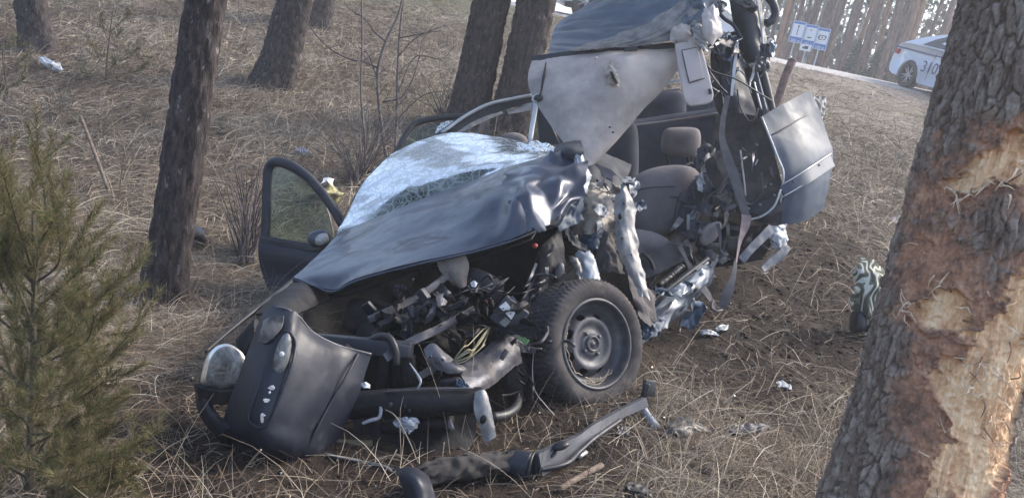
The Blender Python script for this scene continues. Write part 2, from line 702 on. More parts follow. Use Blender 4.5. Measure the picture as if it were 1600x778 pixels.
def height(x, y):
    x, y = np.asarray(x, float), np.asarray(y, float)
    sh = x.shape
    x, y = x.ravel(), y.ravel()
    out = base_h(x, y)
    for s in range(0, len(x), 60000):
        d2 = (x[s:s + 60000, None] - _cp[None, :, 0]) ** 2 + (y[s:s + 60000, None] - _cp[None, :, 1]) ** 2
        wt = np.exp(-d2 / (2 * _sig[None] ** 2)) + 1e-12
        tot = wt.sum(1)
        out[s:s + 60000] += (wt * _res[None]).sum(1) / tot * np.clip(tot / 0.08, 0, 1) * (1 - sstep(ROAD_Y - 2.5, ROAD_Y - 1.0, y[s:s + 60000]))
    q = np.stack([x, y, np.zeros_like(x)], 1)
    r = np.hypot(x, y)
    fade = (1 - sstep(ROAD_Y - 1.5, ROAD_Y - 0.8, y))
    out = out + fade * (0.05 * fbm(q * 0.9, 3) + 0.03 * fbm(q * 3.3 + 9, 3) * np.clip(r / 2, 0.3, 1))
    # verge, lip, road bed, ditch beyond
    out = np.where(y > ROAD_Y - 0.05, ROAD_Z - 0.06 + 0.22 * sstep(ROAD_Y, ROAD_Y + 2.2, y), out)
    out = np.where(y > ROAD_Y + 9.0, ROAD_Z + 0.16 - 0.35 * sstep(ROAD_Y + 9.0, ROAD_Y + 11, y), out)
    return out.reshape(sh)


def G(px, py, dmax=60.0):
    """first point where the sight line through a pixel meets the terrain"""
    t = np.concatenate([np.linspace(0.8, 12, 600), np.linspace(12.02, dmax, 1200)])
    q = CAM + t[:, None] * (FWD + (px - CX) / F_PX * RGT - (py - CY) / F_PX * UPV)
    below = q[:, 2] < height(q[:, 0], q[:, 1])
    k = int(np.argmax(below)) if below.any() else len(t) - 1
    return q[k]


def on_ground(x, y):
    return np.array([x, y, float(height(np.array([x]), np.array([y]))[0])])

# ------------------------------------------------------------------ ground sheet
SOIL = [(1190, 470, 0.75), (1090, 520, 0.6), (1130, 575, 0.45), (1270, 540, 0.45), (1340, 450, 0.5), (1260, 420, 0.55), (1300, 500, 0.45), (880, 640, 0.4), (700, 720, 0.5), (450, 720, 0.45), (320, 690, 0.4), (1290, 380, 0.4)]
_sp = np.array([np.r_[G(a, b)[:2], c] for a, b, c in SOIL])


def soil_at(x, y):
    s = np.zeros_like(x)
    for a, b, c in _sp:
        s = np.maximum(s, np.exp(-((x - a) ** 2 + (y - b) ** 2) / (2 * c * c)))
    return np.clip(s * 1.25 + 0.5 * fbm(np.stack([x * 1.7, y * 1.7, 0 * x + 3], -1), 3) * (s > 0.15), 0, 1)


def ground_sheet():
    fr = np.radians(np.linspace(-60, 60, 420))
    bk = np.radians(np.linspace(60, 300, 62)[1:-1])
    an = np.concatenate([fr, bk])
    r = np.concatenate([np.geomspace(0.3, 22, 330), np.geomspace(22.6, 900, 60)])
    x = r[:, None] * np.sin(an)[None]
    y = r[:, None] * np.cos(an)[None]
    z = height(x, y)
    g = np.stack([x, y, z], -1).reshape(-1, 3)
    c0 = np.array([[0, 0, float(height(np.array([0.]), np.array([0.]))[0])]])
    m_ = len(an)
    F = grid_faces(len(r), m_, True)
    V = np.vstack([g, c0])
    F = F[:, ::-1].tolist()
    k = len(V) - 1
    F += [[(j + 1) % m_, k, j][::-1] for j in range(m_)]
    mt = bpy.data.materials.new("forest_soil")
    mt.use_nodes = True
    t = mt.node_tree
    N, L = t.nodes, t.links
    bs = N["Principled BSDF"]
    bs.inputs["Roughness"].default_value = 0.95
    bs.inputs["Specular IOR Level"].default_value = 0.15
    tc = N.new("ShaderNodeTexCoord")

    def nz(s, d=8, r_=0.65):
        n = N.new("ShaderNodeTexNoise")
        n.inputs["Scale"].default_value = s
        n.inputs["Detail"].default_value = d
        n.inputs["Roughness"].default_value = r_
        L.new(tc.outputs["Object"], n.inputs["Vector"])
        return n.outputs["Fac"]

    def ramp(src, els):
        cr = N.new("ShaderNodeValToRGB")
        for q, (p_, c_) in enumerate(els):
            e = cr.color_ramp.elements[q] if q < 2 else cr.color_ramp.elements.new(p_)
            e.position = p_
            e.color = (*c_, 1)
        L.new(src, cr.inputs[0])
        return cr.outputs[0]

    def mix(f, a_, b_, bt='MIX'):
        n = N.new("ShaderNodeMix")
        n.data_type = 'RGBA'
        n.blend_type = bt
        if isinstance(f, float):
            n.inputs[0].default_value = f
        else:
            L.new(f, n.inputs[0])
        L.new(a_, n.inputs[6])
        L.new(b_, n.inputs[7])
        return n.outputs[2]
    straw = ramp(nz(38, 9, 0.75), [(0.30, (0.052, 0.041, 0.033)), (0.5, (0.155, 0.129, 0.104)), (0.68, (0.30, 0.26, 0.215))])
    patch = ramp(nz(1.3, 6), [(0.35, (0.62, 0.55, 0.5)), (0.65, (1.0, 1.0, 1.0))])
    c1 = mix(1.0, straw, patch, 'MULTIPLY')
    soil = ramp(nz(22, 9, 0.75), [(0.32, (0.011, 0.009, 0.008)), (0.7, (0.056, 0.043, 0.036))])
    at = N.new("ShaderNodeAttribute")
    at.attribute_name = "soil"
    c2 = mix(at.outputs["Fac"], c1, soil)
    moss = ramp(nz(30, 8), [(0.35, (0.06, 0.065, 0.03)), (0.65, (0.16, 0.16, 0.09))])
    ag = N.new("ShaderNodeAttribute")
    ag.attribute_name = "verge"
    c3 = mix(ag.outputs["Fac"], c2, moss)
    pale = ramp(nz(24, 9, 0.75), [(0.32, (0.13, 0.112, 0.096)), (0.66, (0.36, 0.325, 0.285))])
    aw = N.new("ShaderNodeAttribute")
    aw.attribute_name = "worn"
    c3 = mix(aw.outputs["Fac"], c3, pale)
    L.new(c3, bs.inputs["Base Color"])
    bp = N.new("ShaderNodeBump")
    bp.inputs["Distance"].default_value = 0.03
    L.new(nz(26, 9, 0.7), bp.inputs["Height"])
    L.new(bp.outputs[0], bs.inputs["Normal"])
    o = mk("ground", V, F, mt)
    for nm, val in (("worn", np.r_[0.8 * sstep(8.0, 12.5, g[:, 1]) * sstep(0.10, 0.3, g[:, 0] / np.maximum(g[:, 1], 0.1)) * np.clip(0.6 + fbm(g * 0.8, 3), 0, 1), 0]), ("soil", np.r_[soil_at(g[:, 0], g[:, 1]), 0]),
                    ("verge", np.r_[0.55 * sstep(0.0, 0.35, fbm(g * 0.35 + 4, 3)) * sstep(6, 11, g[:, 1]) + 0.75 * sstep(14.0, 15.5, g[:, 1]) * (g[:, 0] < 2), 0])):
        a_ = o.data.attributes.new(nm, 'FLOAT', 'POINT')
        a_.data.foreach_set("value", np.clip(val, 0, 1).astype(np.float32))
    return tag(o, kind="structure", label="forest ground of soil and dead grass")


ground_sheet()


def strip_sheet(name, prof, x0, x1, mat, step=0.5, amp=0.0):
    xs = np.arange(x0, x1 + step, step)
    g = np.array([[[x, y, z] for (y, z) in prof] for x in xs])
    if amp:
        g[..., 2] += amp * fbm(g * 1.7, 3)
    o = mk(name, g.reshape(-1, 3), grid_faces(len(xs), len(prof))[:, ::-1], mat)
    return o


m_asphalt = M("asphalt", (0.05, 0.05, 0.052), (0.07, 0.07, 0.07), scale=30, rough=0.9, bump=0.004, bscale=150)
m_gravel = M("pale_gravel", (0.26, 0.25, 0.24), (0.38, 0.365, 0.35), scale=14, rough=0.95, bump=0.01, bscale=90)
m_line = M("white_road_paint", (0.75, 0.75, 0.73), (0.6, 0.6, 0.58), scale=9, rough=0.7)
tag(strip_sheet("road", [(ROAD_Y + 2.1, ROAD_Z + 0.228), (ROAD_Y + 5.3, ROAD_Z + 0.29), (ROAD_Y + 8.6, ROAD_Z + 0.23)], -40, 60, m_asphalt), kind="structure")
tag(strip_sheet("road_shoulder", [(ROAD_Y - 0.5, ROAD_Z - 0.24), (ROAD_Y - 0.15, ROAD_Z - 0.05), (ROAD_Y + 0.05, ROAD_Z), (ROAD_Y + 1.0, ROAD_Z + 0.115), (ROAD_Y + 2.1, ROAD_Z + 0.232)], -40, 60, m_gravel, 0.25, 0.012), kind="structure")
tag(strip_sheet("road_edge_line", [(ROAD_Y + 2.3, ROAD_Z + 0.237), (ROAD_Y + 2.42, ROAD_Z + 0.239)], -40, 60, m_line, 2.0), kind="structure")

# ------------------------------------------------------------------ wreck footprint (grass is crushed there)
_fp = np.array([G(350, 690)[:2], G(430, 722)[:2], G(700, 705)[:2], G(770, 670)[:2], G(900, 625)[:2], G(985, 600)[:2], G(1090, 470)[:2], G(1215, 408)[:2],
                P(1150, 330, 6.6)[:2], P(900, 300, 7.6)[:2], P(640, 300, 6.2)[:2], P(545, 400, 4.7)[:2], P(440, 520, 3.3)[:2], G(345, 620)[:2]])


def inside(poly, x, y):
    r = np.zeros(len(x), bool)
    k = len(poly)
    for i in range(k):
        (ax, ay), (bx, by) = poly[i], poly[(i + 1) % k]
        c = ((ay > y) != (by > y)) & (x < (bx - ax) * (y - ay) / (by - ay + 1e-12) + ax)
        r ^= c
    return r


# ------------------------------------------------------------------ dead grass
def grass(name, nb, nc, r0, r1, lmin, lmax, wid, mat, e_lo, e_hi, bend, pw=1.0, label=None, seg=4, keep=None, spread=0.16):
    rng = np.random.default_rng(sum(map(ord, name)))
    ca = rng.uniform(-0.80, 0.80, nc)
    cr = r0 + (r1 - r0) * rng.random(nc) ** pw
    cx, cy = cr * np.sin(ca), cr * np.cos(ca)
    flow = 2.5 * fbm(np.stack([cx * 0.6, cy * 0.6, 0 * cx], 1), 2) * np.pi
    cdir = flow + rng.normal(0, 0.8, nc)
    k = rng.integers(0, nc, nb)
    sp = spread * np.clip(cr[k] / 4, 0.6, 3)
    x = cx[k] + rng.normal(0, 1, nb) * sp
    y = cy[k] + rng.normal(0, 1, nb) * sp
    d = cdir[k] + rng.normal(0, 0.75, nb)
    ok = ~inside(_fp, x, y) & (y > 0.9) & (y < ROAD_Y - 0.45)
    s = soil_at(x, y)
    ok &= rng.random(nb) > s * 0.88
    worn = sstep(9.0, 13.0, y) * sstep(0.12, 0.3, x / y) 
    ok &= rng.random(nb) > 0.62 * worn
    if keep is not None:
        ok &= keep(x, y, rng)
    x, y, d, k = x[ok], y[ok], d[ok], k[ok]
    n = len(x)
    r = np.hypot(x, y)
    z = height(x, y)
    e = 0.05
    gx = (height(x + e, y) - z) / e
    gy = (height(x, y + e) - z) / e
    L = rng.uniform(lmin, lmax, n) * (0.7 + 0.6 * rng.random(nc)[k])
    e0 = rng.uniform(e_lo, e_hi, n) * (0.5 + rng.random(nc)[k])
    bd = rng.uniform(*bend, n)
    curl = rng.normal(0, 0.42, n)
    hx, hy, hz = np.zeros(n), np.zeros(n), np.full(n, 0.004)
    W = wid * (0.6 + 0.8 * rng.random(n)) * np.clip(r / 4.5, 0.8, 2.6)
    tilt = rng.uniform(-0.9, 0.9, n)
    rows = []
    for i in range(seg + 1):
        s_ = i / seg
        a = d + curl * s_
        px_, py_ = x + hx, y + hy
        pz_ = z + gx * hx + gy * hy + np.maximum(hz, 0.004)
        ww = W * (1.0 - 0.75 * s_) * 0.5
        sx, sy, sz = -np.sin(a) * np.cos(tilt), np.cos(a) * np.cos(tilt), np.sin(tilt)
        rows.append(np.stack([np.stack([px_ - sx * ww, py_ - sy * ww, pz_ - sz * ww], 1), np.stack([px_ + sx * ww, py_ + sy * ww, pz_ + sz * ww], 1)], 1))
        el = e0 - bd * s_
        st = L / seg
        hx = hx + np.cos(a) * np.cos(el) * st
        hy = hy + np.sin(a) * np.cos(el) * st
        hz = np.maximum(hz + np.sin(el) * st, 0.003)
    V = np.stack(rows, 1).reshape(-1, 3)
    per = 2 * (seg + 1)
    f = np.array([[2 * i, 2 * i + 1, 2 * i + 3, 2 * i + 2] for i in range(seg)])
    F = (np.arange(n)[:, None, None] * per + f[None]).reshape(-1, 4)
    o = mk(name, V, F, mat, None, True)
    return tag(o, label, kind="stuff")


STRAW = [(0.0, (0.080, 0.063, 0.050)), (0.35, (0.185, 0.155, 0.122)), (0.75, (0.325, 0.282, 0.228)), (1.0, (0.50, 0.452, 0.376))]
m_grass = M("dead_grass", (1, 1, 1), (0.62, 0.56, 0.52), scale=1.1, lo=0.42, hi=0.58, rough=0.8, island=STRAW, spec=0.2)
m_litter = M("needle_litter", (1, 1, 1), (0.6, 0.55, 0.5), scale=2.0, rough=0.85, island=[(0, (0.06, 0.04, 0.028)), (0.6, (0.16, 0.10, 0.065)), (1, (0.27, 0.19, 0.13))], spec=0.2)
m_green = M("young_grass", (0.10, 0.12, 0.04), rough=0.7, island=[(0, (0.06, 0.07, 0.03)), (1, (0.17, 0.18, 0.08))])
grass("matted_dead_grass", 330000, 9500, 1.7, 19.0, 0.06, 0.30, 0.0028, m_grass, 0.05, 0.55, (0.4, 1.4), 1.0, "pale dead grass lying in matted swirls over the ground")
grass("fallen_pine_needles", 60000, 9000, 1.6, 9.0, 0.05, 0.12, 0.0018, m_litter, -0.1, 0.25, (0.0, 0.3), 0.9, "short brown needles and stalks littering the soil", seg=2, spread=0.25)
grass("standing_dry_stalks", 12000, 1500, 2.0, 15.0, 0.16, 0.42, 0.0026, m_grass, 0.6, 1.3, (0.2, 1.1), 0.9, "thin dry stalks standing up from the matted grass")
grass("long_pale_straw", 11000, 1300, 1.8, 9.0, 0.18, 0.46, 0.0028, M("pale_straw", (0.40, 0.355, 0.285), rough=0.7, island=[(0, (0.20, 0.168, 0.128)), (0.6, (0.36, 0.312, 0.245)), (1, (0.56, 0.51, 0.42))], spec=0.3), 0.05, 0.6, (0.3, 1.2), 0.85, "long pale straws lying loose over the matted grass")
grass("low_green_moss", 26000, 420, 1.7, 14.0, 0.03, 0.08, 0.003, m_green, 0.3, 1.1, (0.3, 1.0), 0.8, "sparse short green shoots between the dead grass", seg=2, spread=0.2)

# ------------------------------------------------------------------ bark and trunks
m_bark = M("pine_bark", (0.027, 0.022, 0.022), (0.070, 0.058, 0.056), scale=30, rough=0.95, bump=0.02, bscale=55, stretch=(1, 1, 0.35), dirt=(0.20, 0.18, 0.18), dscale=34, dlo=0.61, dhi=0.68, spec=0.2)
m_bark_pale = M("pale_pine_bark", (0.11, 0.073, 0.054), (0.25, 0.172, 0.125), scale=9, rough=0.95, bump=0.01, bscale=40, stretch=(1, 1, 0.3), spec=0.2)
m_bark_red = M("red_pine_bark", (0.28, 0.14, 0.075), (0.40, 0.24, 0.145), scale=9, rough=0.95, stretch=(1, 1, 0.3), spec=0.2)
m_needle = M("pine_needles", (1, 1, 1), (0.7, 0.7, 0.7), scale=1.5, rough=0.6, sub=0.25, island=[(0, (0.030, 0.040, 0.018)), (0.5, (0.075, 0.085, 0.035)), (0.8, (0.13, 0.125, 0.055)), (1, (0.17, 0.12, 0.06))])


def trunk_geo(g, d, r0, r1, h, rings, seg, amp, flare=0.45):
    """bark-plated trunk from ground point g along unit d"""
    s = np.concatenate([np.linspace(-0.25, min(h, 4.5), rings), np.linspace(min(h, 4.5) + 0.4, h, 12) if h > 5 else []])
    t = np.clip(s / h, 0, 1)
    rad = (r0 * (1 - t) + r1 * t) * (1 + flare * np.exp(-np.clip(s, -0.25, None) / 0.22) * 0.6)
    ax = np.array([1.0, 0, 0]) - d * d[0]
    ax /= np.linalg.norm(ax)
    ay = np.cross(d, ax)
    th = np.linspace(0, 2 * np.pi, seg, endpoint=False)
    e = np.cos(th)[None, :, None] * ax + np.sin(th)[None, :, None] * ay
    lob = 1 + 0.05 * np.cos(3 * th + 1)[None] + 0.22 * flare * np.exp(-np.clip(s, 0, None) / 0.2)[:, None] * np.cos(5 * th + g[0] * 9)[None]
    c = g + s[:, None] * d
    V = c[:, None] + (rad[:, None] * lob)[..., None] * e
    q = V.reshape(-1, 3) * np.array([17, 17, 6.5]) + g * 3
    f1, f2, rid = voronoi(q)
    plate_ = sstep(0.02, 0.28, f2 - f1) * (0.6 + 0.6 * rid) + 0.35 * fbm(V.reshape(-1, 3) * np.array([40, 40, 16]), 2)
    dv = (amp * (plate_ - 0.6)).reshape(len(s), seg, 1)
    V = V + e * dv
    return V.reshape(-1, 3), grid_faces(len(s), seg, True)


def crown_mesh(name, mat, n=2600, r=1.6, h=4.5, size=0.28, seed=1):
    rng = np.random.default_rng(seed)
    cl = rng.normal(0, 1, (60, 3)) * np.array([r * 0.55, r * 0.55, h * 0.28])
    k = rng.integers(0, 60, n)
    c = cl[k] + rng.normal(0, 0.33, (n, 3))
    a = rng.normal(0, 1, (n, 3))
    a /= np.linalg.norm(a, axis=1)[:, None]
    b = np.cross(a, rng.normal(0, 1, (n, 3)))
    b /= np.linalg.norm(b, axis=1)[:, None]
    V = np.stack([c - a * size * 0.5, c + b * size * 0.16, c + a * size * 0.5, c - b * size * 0.16], 1).reshape(-1, 3)
    me = raw_mesh(name, V, np.arange(4 * n).reshape(n, 4))
    me.materials.append(mat)
    return me


CROWN = crown_mesh("crown", m_needle, 5200, 2.6, 5.5, 0.34)


def crown_part(parent, z, s=1.0, off=(0, 0)):
    o = bpy.data.objects.new("crown", CROWN)
    COL.objects.link(o)
    o.parent = parent
    o.location = (off[0], off[1], z)
    o.scale = (s, s, s)
    return o


def axis_from_px(g, top):
    """unit axis of a trunk standing at g that passes through pixel top without leaning away from the viewer"""
    r = FWD + (top[0] - CX) / F_PX * RGT - (top[1] - CY) / F_PX * UPV
    q = CAM + r * (g[1] / r[1])
    d = q - g
    return d / np.linalg.norm(d)


def stub(parent, g, d, s, ang, ln, r):
    """dead branch stub on a trunk"""
    a = np.array([math.cos(ang), math.sin(ang), 0.15])
    p0 = g + d * s
    tube("dead_branch", [p0, p0 + a * ln * 0.5 + np.array([0, 0, 0.02]), p0 + a * ln], [r, r * 0.5, r * 0.2], m_bark, parent, world=True, n=8, seg=6)


TREES = [((255, 470), (322, 0), 62, "dark pine trunk standing alone between the small green pine and the open car door", 64),
         ((62, 78), (48, 0), 46, "dark pine trunk standing just behind the crumpled foil on the bank", 52),
         ((428, 132), (462, 0), 56, "pine trunk with dead grass round its foot, before a second trunk", 60),
         ((492, 42), (500, 0), 48, "short visible foot of a pine trunk behind the grass-footed trunk", 44),
         ((728, 196), (768, 0), 60, "pine trunk rising behind the open rear door window of the wreck", 60),
         ((795, 205), (838, 0), 62, "pine trunk nearest the torn roof lining, beside its twin trunk", 60)]
for (b, t, wpx, lab, sg) in TREES:
    g = G(*b)
    dd = float((g - CAM) @ FWD)
    ax = axis_from_px(g, t)
    r0 = wpx / 2 / F_PX * dd
    root = thing("pine_tree", lab, "tree", g, "thick pine trunks on the bank around the wreck")
    V, F = trunk_geo(g, ax, r0 * 0.98, r0 * 0.45, 12.5, 170, sg, 0.016 * (r0 / 0.15))
    mk("trunk", V, F, m_bark, root)
    for q in range(3):
        stub(root, g, ax, 3.6 + q * 1.3, random.uniform(0, 6.28), random.uniform(0.3, 0.8), 0.014)
    off = ax * 12.0
    crown_part(root, off[2] - 0.6, 1.0, (off[0], off[1]))

# ------------------------------------------------------------------ far forest beyond the road
FT = []
for sd in range(4):
    V, F = trunk_geo(np.zeros(3), np.array([0, 0, 1.0]), 0.12, 0.05, 14.0, 26, 12, 0.01, 0.3)
    V[:, 0] += 0.12 * np.sin(V[:, 2] * 0.35 + sd * 2)
    me = raw_mesh("trunk", V, F)
    me.polygons.foreach_set("use_smooth", np.ones(len(me.polygons), bool))
    me.materials.append([m_bark_pale, m_bark_pale, m_bark_red, m_bark_pale][sd])
    FT.append(me)
CROWN2 = crown_mesh("crown", m_needle, 900, 1.5, 4.0, 0.5, 4)
rng = np.random.default_rng(11)
nfar = 0
spots = []
while nfar < 120:
    Y = 30.5 + 34 * rng.random() ** 1.3
    pxx = rng.uniform(1105, 1600)
    if pxx > 1395 and rng.random() < 0.5:
        continue
    X = (pxx - CX) / F_PX * Y * 1.03 + 0.0
    if any((X - a) ** 2 + (Y - b) ** 2 < 0.5 for a, b in spots):
        continue
    spots.append((X, Y))
    kind = int(rng.integers(0, 4))
    s = rng.uniform(0.45, 1.1)
    g = on_ground(X, Y)
    red = FT[kind].materials[0] is m_bark_red
    root = thing("pine_tree", "slender reddish pine trunk in the forest beyond the road" if red else "slender grey-brown pine trunk in the forest beyond the road", "tree", g, "reddish forest pines beyond the road" if red else "grey-brown forest pines beyond the road")
    for nm, me, z, sc in (("trunk", FT[kind], 0, (s, s, 1)), ("crown", CROWN2, 12.5, (1, 1, 1))):
        o = bpy.data.objects.new(nm, me)
        COL.objects.link(o)
        o.parent = root
        o.location = (0, 0, z)
        o.scale = sc
    root.rotation_euler = (rng.normal(0, 0.025), rng.normal(0, 0.025), rng.uniform(0, 6.28))
    nfar += 1

# distant part of the same forest, one mass
vs, fs, off = [], [], 0
for q in range(120):
    Y = rng.uniform(64, 120)
    pxx = rng.uniform(1060, 1640)
    if 1405 < pxx < 1530 and rng.random() < 0.75:
        continue
    X = (pxx - CX) / F_PX * Y * 1.03
    r = rng.uniform(0.10, 0.2)
    V, F = tube_geo(np.array([[X, Y, 2.4], [X + rng.normal(0, .2), Y, 8], [X + rng.normal(0, .3), Y, 17]]), [r, r * 0.8, r * 0.5], 6, False)
    vs.append(V)
    fs.append(F + off)
    off += len(V)
tag(mk("distant_pine_trunks", np.vstack(vs), np.vstack(fs), m_bark_pale), "far off mass of pine trunks deep in the forest", kind="stuff")
rr = np.random.default_rng(5)
n = 26000
Y = rr.uniform(55, 125, n)
pxx = rr.uniform(1040, 1660, n)
ok = ~((pxx > 1415) & (pxx < 1540) & (rr.random(n) < 0.95))
Y, pxx = Y[ok], pxx[ok]
n = len(Y)
c = np.stack([(pxx - CX) / F_PX * Y * 1.03, Y, 2.3 + np.where(rr.random(n) < 0.6, 6.5 * rr.random(n) ** 1.5, 6 + 11 * rr.random(n))], 1)
a = rr.normal(0, 1, (n, 3))
a /= np.linalg.norm(a, axis=1)[:, None]
b = np.cross(a, rr.normal(0, 1, (n, 3)))
b /= np.linalg.norm(b, axis=1)[:, None]
sz = rr.uniform(0.35, 1.0, n)[:, None]
V = np.stack([c - a * sz * 0.5, c + b * sz * 0.3, c + a * sz * 0.5, c - b * sz * 0.3], 1).reshape(-1, 3)
m_far = M("far_foliage", (0.08, 0.085, 0.05), rough=0.8, sub=0.2, island=[(0, (0.022, 0.042, 0.018)), (0.5, (0.05, 0.072, 0.034)), (1, (0.12, 0.11, 0.07))])
tag(mk("distant_forest_foliage", V, np.arange(4 * n).reshape(n, 4), m_far, None, False), "far off mass of branches and undergrowth deep in the forest", kind="stuff")


def spruce_mesh(seed):
    rng = np.random.default_rng(seed)
    n = 1500
    t = rng.random(n) ** 0.7
    z = 0.15 + 2.6 * (1 - t)
    rad = 0.95 * t * (0.35 + 0.65 * rng.random(n))
    an = rng.integers(0, 9, n) * 0.698 + rng.normal(0, 0.22, n) + z
    c = np.stack([rad * np.cos(an), rad * np.sin(an), z - 0.25 * rad], 1)
    a = np.stack([np.cos(an), np.sin(an), -0.35 + 0 * an], 1) + rng.normal(0, 0.35, (n, 3))
    a /= np.linalg.norm(a, axis=1)[:, None]
    b = np.cross(a, rng.normal(0, 1, (n, 3)))
    b /= np.linalg.norm(b, axis=1)[:, None]
    L = rng.uniform(0.12, 0.3, n)[:, None]
    V = np.stack([c - a * L * 0.5, c + b * 0.03, c + a * L * 0.5, c - b * 0.03], 1).reshape(-1, 3)
    me = raw_mesh("crown", V, np.arange(4 * n).reshape(n, 4))
    me.materials.append(m_spruce)
    return me


m_spruce = M("spruce_needles", (0.03, 0.05, 0.03), rough=0.7, sub=0.2, island=[(0, (0.018, 0.040, 0.020)), (0.6, (0.04, 0.075, 0.036)), (1, (0.09, 0.115, 0.05))])
SP = [spruce_mesh(3), spruce_mesh(8)]
for i, (pxx, Y, s) in enumerate([(1228, 33, 1.0), (1262, 36, 1.2), (1300, 34, 0.9), (1326, 38, 1.3), (1352, 33, 1.0), (1383, 37, 1.2), (1340, 44, 1.8), (1280, 46, 1.6), (1395, 45, 1.5), (1455, 40, 1.0), (1240, 48, 1.6), (1372, 41, 2.2)]):
    g = on_ground((pxx - CX) / F_PX * Y * 1.03, Y)
    root = thing("young_spruce", "dark green young spruce in the undergrowth between forest pines", "tree", g, "young spruces in the forest undergrowth")
    root.scale = (s, s, s)
    root.rotation_euler.z = i * 1.7
    o = bpy.data.objects.new("crown", SP[i % 2])
    COL.objects.link(o)
    o.parent = root
    V, F = tube_geo(np.array([[0, 0, -0.2], [0, 0, 1.2], [0, 0, 2.6]]), [0.05, 0.03, 0.008], 7)
    t = mk("trunk", V + g, fix_faces(F), m_bark, root)

# ------------------------------------------------------------------ small pine in the foreground
m_sap = M("sapling_needles", (1, 1, 1), (0.6, 0.6, 0.55), scale=3.0, rough=0.55, sub=0.3, island=[(0, (0.042, 0.048, 0.018)), (0.35, (0.105, 0.116, 0.044)), (0.66, (0.175, 0.178, 0.078)), (0.78, (0.28, 0.235, 0.15)), (1, (0.29, 0.175, 0.11))], spec=0.3)
m_sapbark = M("sapling_bark", (0.045, 0.038, 0.026), (0.08, 0.066, 0.045), scale=30, rough=0.9)
m_twig = M("twig_bark", (0.09, 0.065, 0.05), (0.17, 0.135, 0.11), scale=30, rough=0.9)


def needles(path, rng, n, ln, wid, lo=0.25):
    t = lo + (1 - lo) * rng.random(n) ** 0.85
    L = np.linspace(0, 1, len(path))
    c = np.stack([np.interp(t, L, path[:, k]) for k in range(3)], 1)
    tg = np.gradient(path, axis=0)
    tg = np.stack([np.interp(t, L, tg[:, k]) for k in range(3)], 1)
    tg /= np.linalg.norm(tg, axis=1)[:, None]
    a = rng.normal(0, 1, (n, 3))
    a -= tg * (a * tg).sum(1)[:, None]
    a /= np.linalg.norm(a, axis=1)[:, None]
    sp = rng.uniform(0.35, 1.0, n)[:, None]
    d = tg * np.cos(sp) + a * np.sin(sp) + np.array([0, 0, 0.15])
    d /= np.linalg.norm(d, axis=1)[:, None]
    s = np.cross(d, rng.normal(0, 1, (n, 3)))
    s /= np.linalg.norm(s, axis=1)[:, None]
    l_ = ln * rng.uniform(0.6, 1.15, n)[:, None]
    V = np.stack([c - s * wid / 2, c + s * wid / 2, c + d * l_ + a * l_ * 0.12], 1)
    return V.reshape(-1, 3)


def sapling(lab, base, top, tips, dens, ln, wid, seed, r0):
    rng = np.random.default_rng(seed)
    root = thing("pine_sapling", lab, "tree", base, "small green pines")
    st = spline([base - [0, 0, 0.05], base * 0.5 + top * 0.5 + rng.normal(0, 0.02, 3), top], 30)
    tube("trunk", st, [r0, r0 * 0.25], m_sapbark, root, world=True, n=30)
    for tp in tips:
        hgt = np.clip((tp[2] - base[2]) / (top[2] - base[2]), 0.0, 1) * 0.85
        k = int(np.clip(hgt - 0.1, 0.02, 0.95) * 29)
        p0 = st[k]
        mid = p0 * 0.45 + tp * 0.55 + np.array([0, 0, -0.12 * np.linalg.norm(tp - p0)]) + rng.normal(0, 0.02, 3)
        path = spline([p0, mid, tp], 16)
        br = tube("branch", path, [r0 * 0.35, r0 * 0.1], m_sapbark, root, world=True, n=14, seg=6)
        Ln = np.linalg.norm(tp - p0)
        vs = [needles(path, rng, int(dens * Ln), ln, wid, 0.3)]
        for q in range(int(5 + 9 * Ln)):
            t0 = rng.uniform(0.3, 0.97)
            a = path[int(t0 * 15)]
            d = (path[min(15, int(t0 * 15) + 1)] - path[int(t0 * 15) - 1])
            d = d / np.linalg.norm(d) + rng.normal(0, 0.55, 3) + np.array([0, 0, 0.25])
            d /= np.linalg.norm(d)
            l2 = rng.uniform(0.07, 0.2) * (1.2 - 0.5 * t0)
            tw = spline([a, a + d * l2 * 0.5, a + d * l2 + np.array([0, 0, 0.02])], 6)
            vs.append(needles(tw, rng, int(dens * l2 * 1.3), ln, wid, 0.15))
        V = np.vstack(vs)
        mk("needle_spray", V, np.arange(len(V)).reshape(-1, 3), m_sap, br, False)
    return root


b0 = P(42, 830, 2.35)
b0 = on_ground(b0[0], b0[1])
tp_ = [(228, 405, 2.5), (218, 505, 2.4), (190, 575, 2.3), (150, 320, 2.5), (105, 268, 2.45), (55, 225, 2.3), (160, 625, 2.2), (255, 668, 2.35), (120, 690, 2.1), (5, 400, 2.2), (-60, 500, 2.2), (-40, 300, 2.3),
       (180, 455, 2.3), (92, 480, 2.1), (60, 600, 2.0), (128, 420, 2.2), (28, 350, 2.2), (200, 650, 2.4), (85, 740, 2.0), (20, 680, 2.0), (155, 740, 2.2), (225, 730, 2.3), (-20, 620, 2.1), (70, 370, 2.3),
       (15, 260, 2.5), (110, 560, 2.3), (30, 520, 2.3), (150, 520, 2.5), (75, 310, 2.6), (-10, 740, 2.2)]
_r = np.random.default_rng(44)
for _ in range(40):
    x_, y_ = _r.uniform(-60, 215), _r.uniform(240, 770)
    if x_ < 40 + (y_ - 200) * 0.42:
        tp_.append((x_, y_, _r.uniform(2.0, 2.6)))
sapling("bushy young pine with olive and browning needles filling the near corner", b0, P(52, 285, 2.35), pts(tp_), 1100, 0.038, 0.0013, 3, 0.014)
b1 = G(165, 132)
dd = float((b1 - CAM) @ FWD)
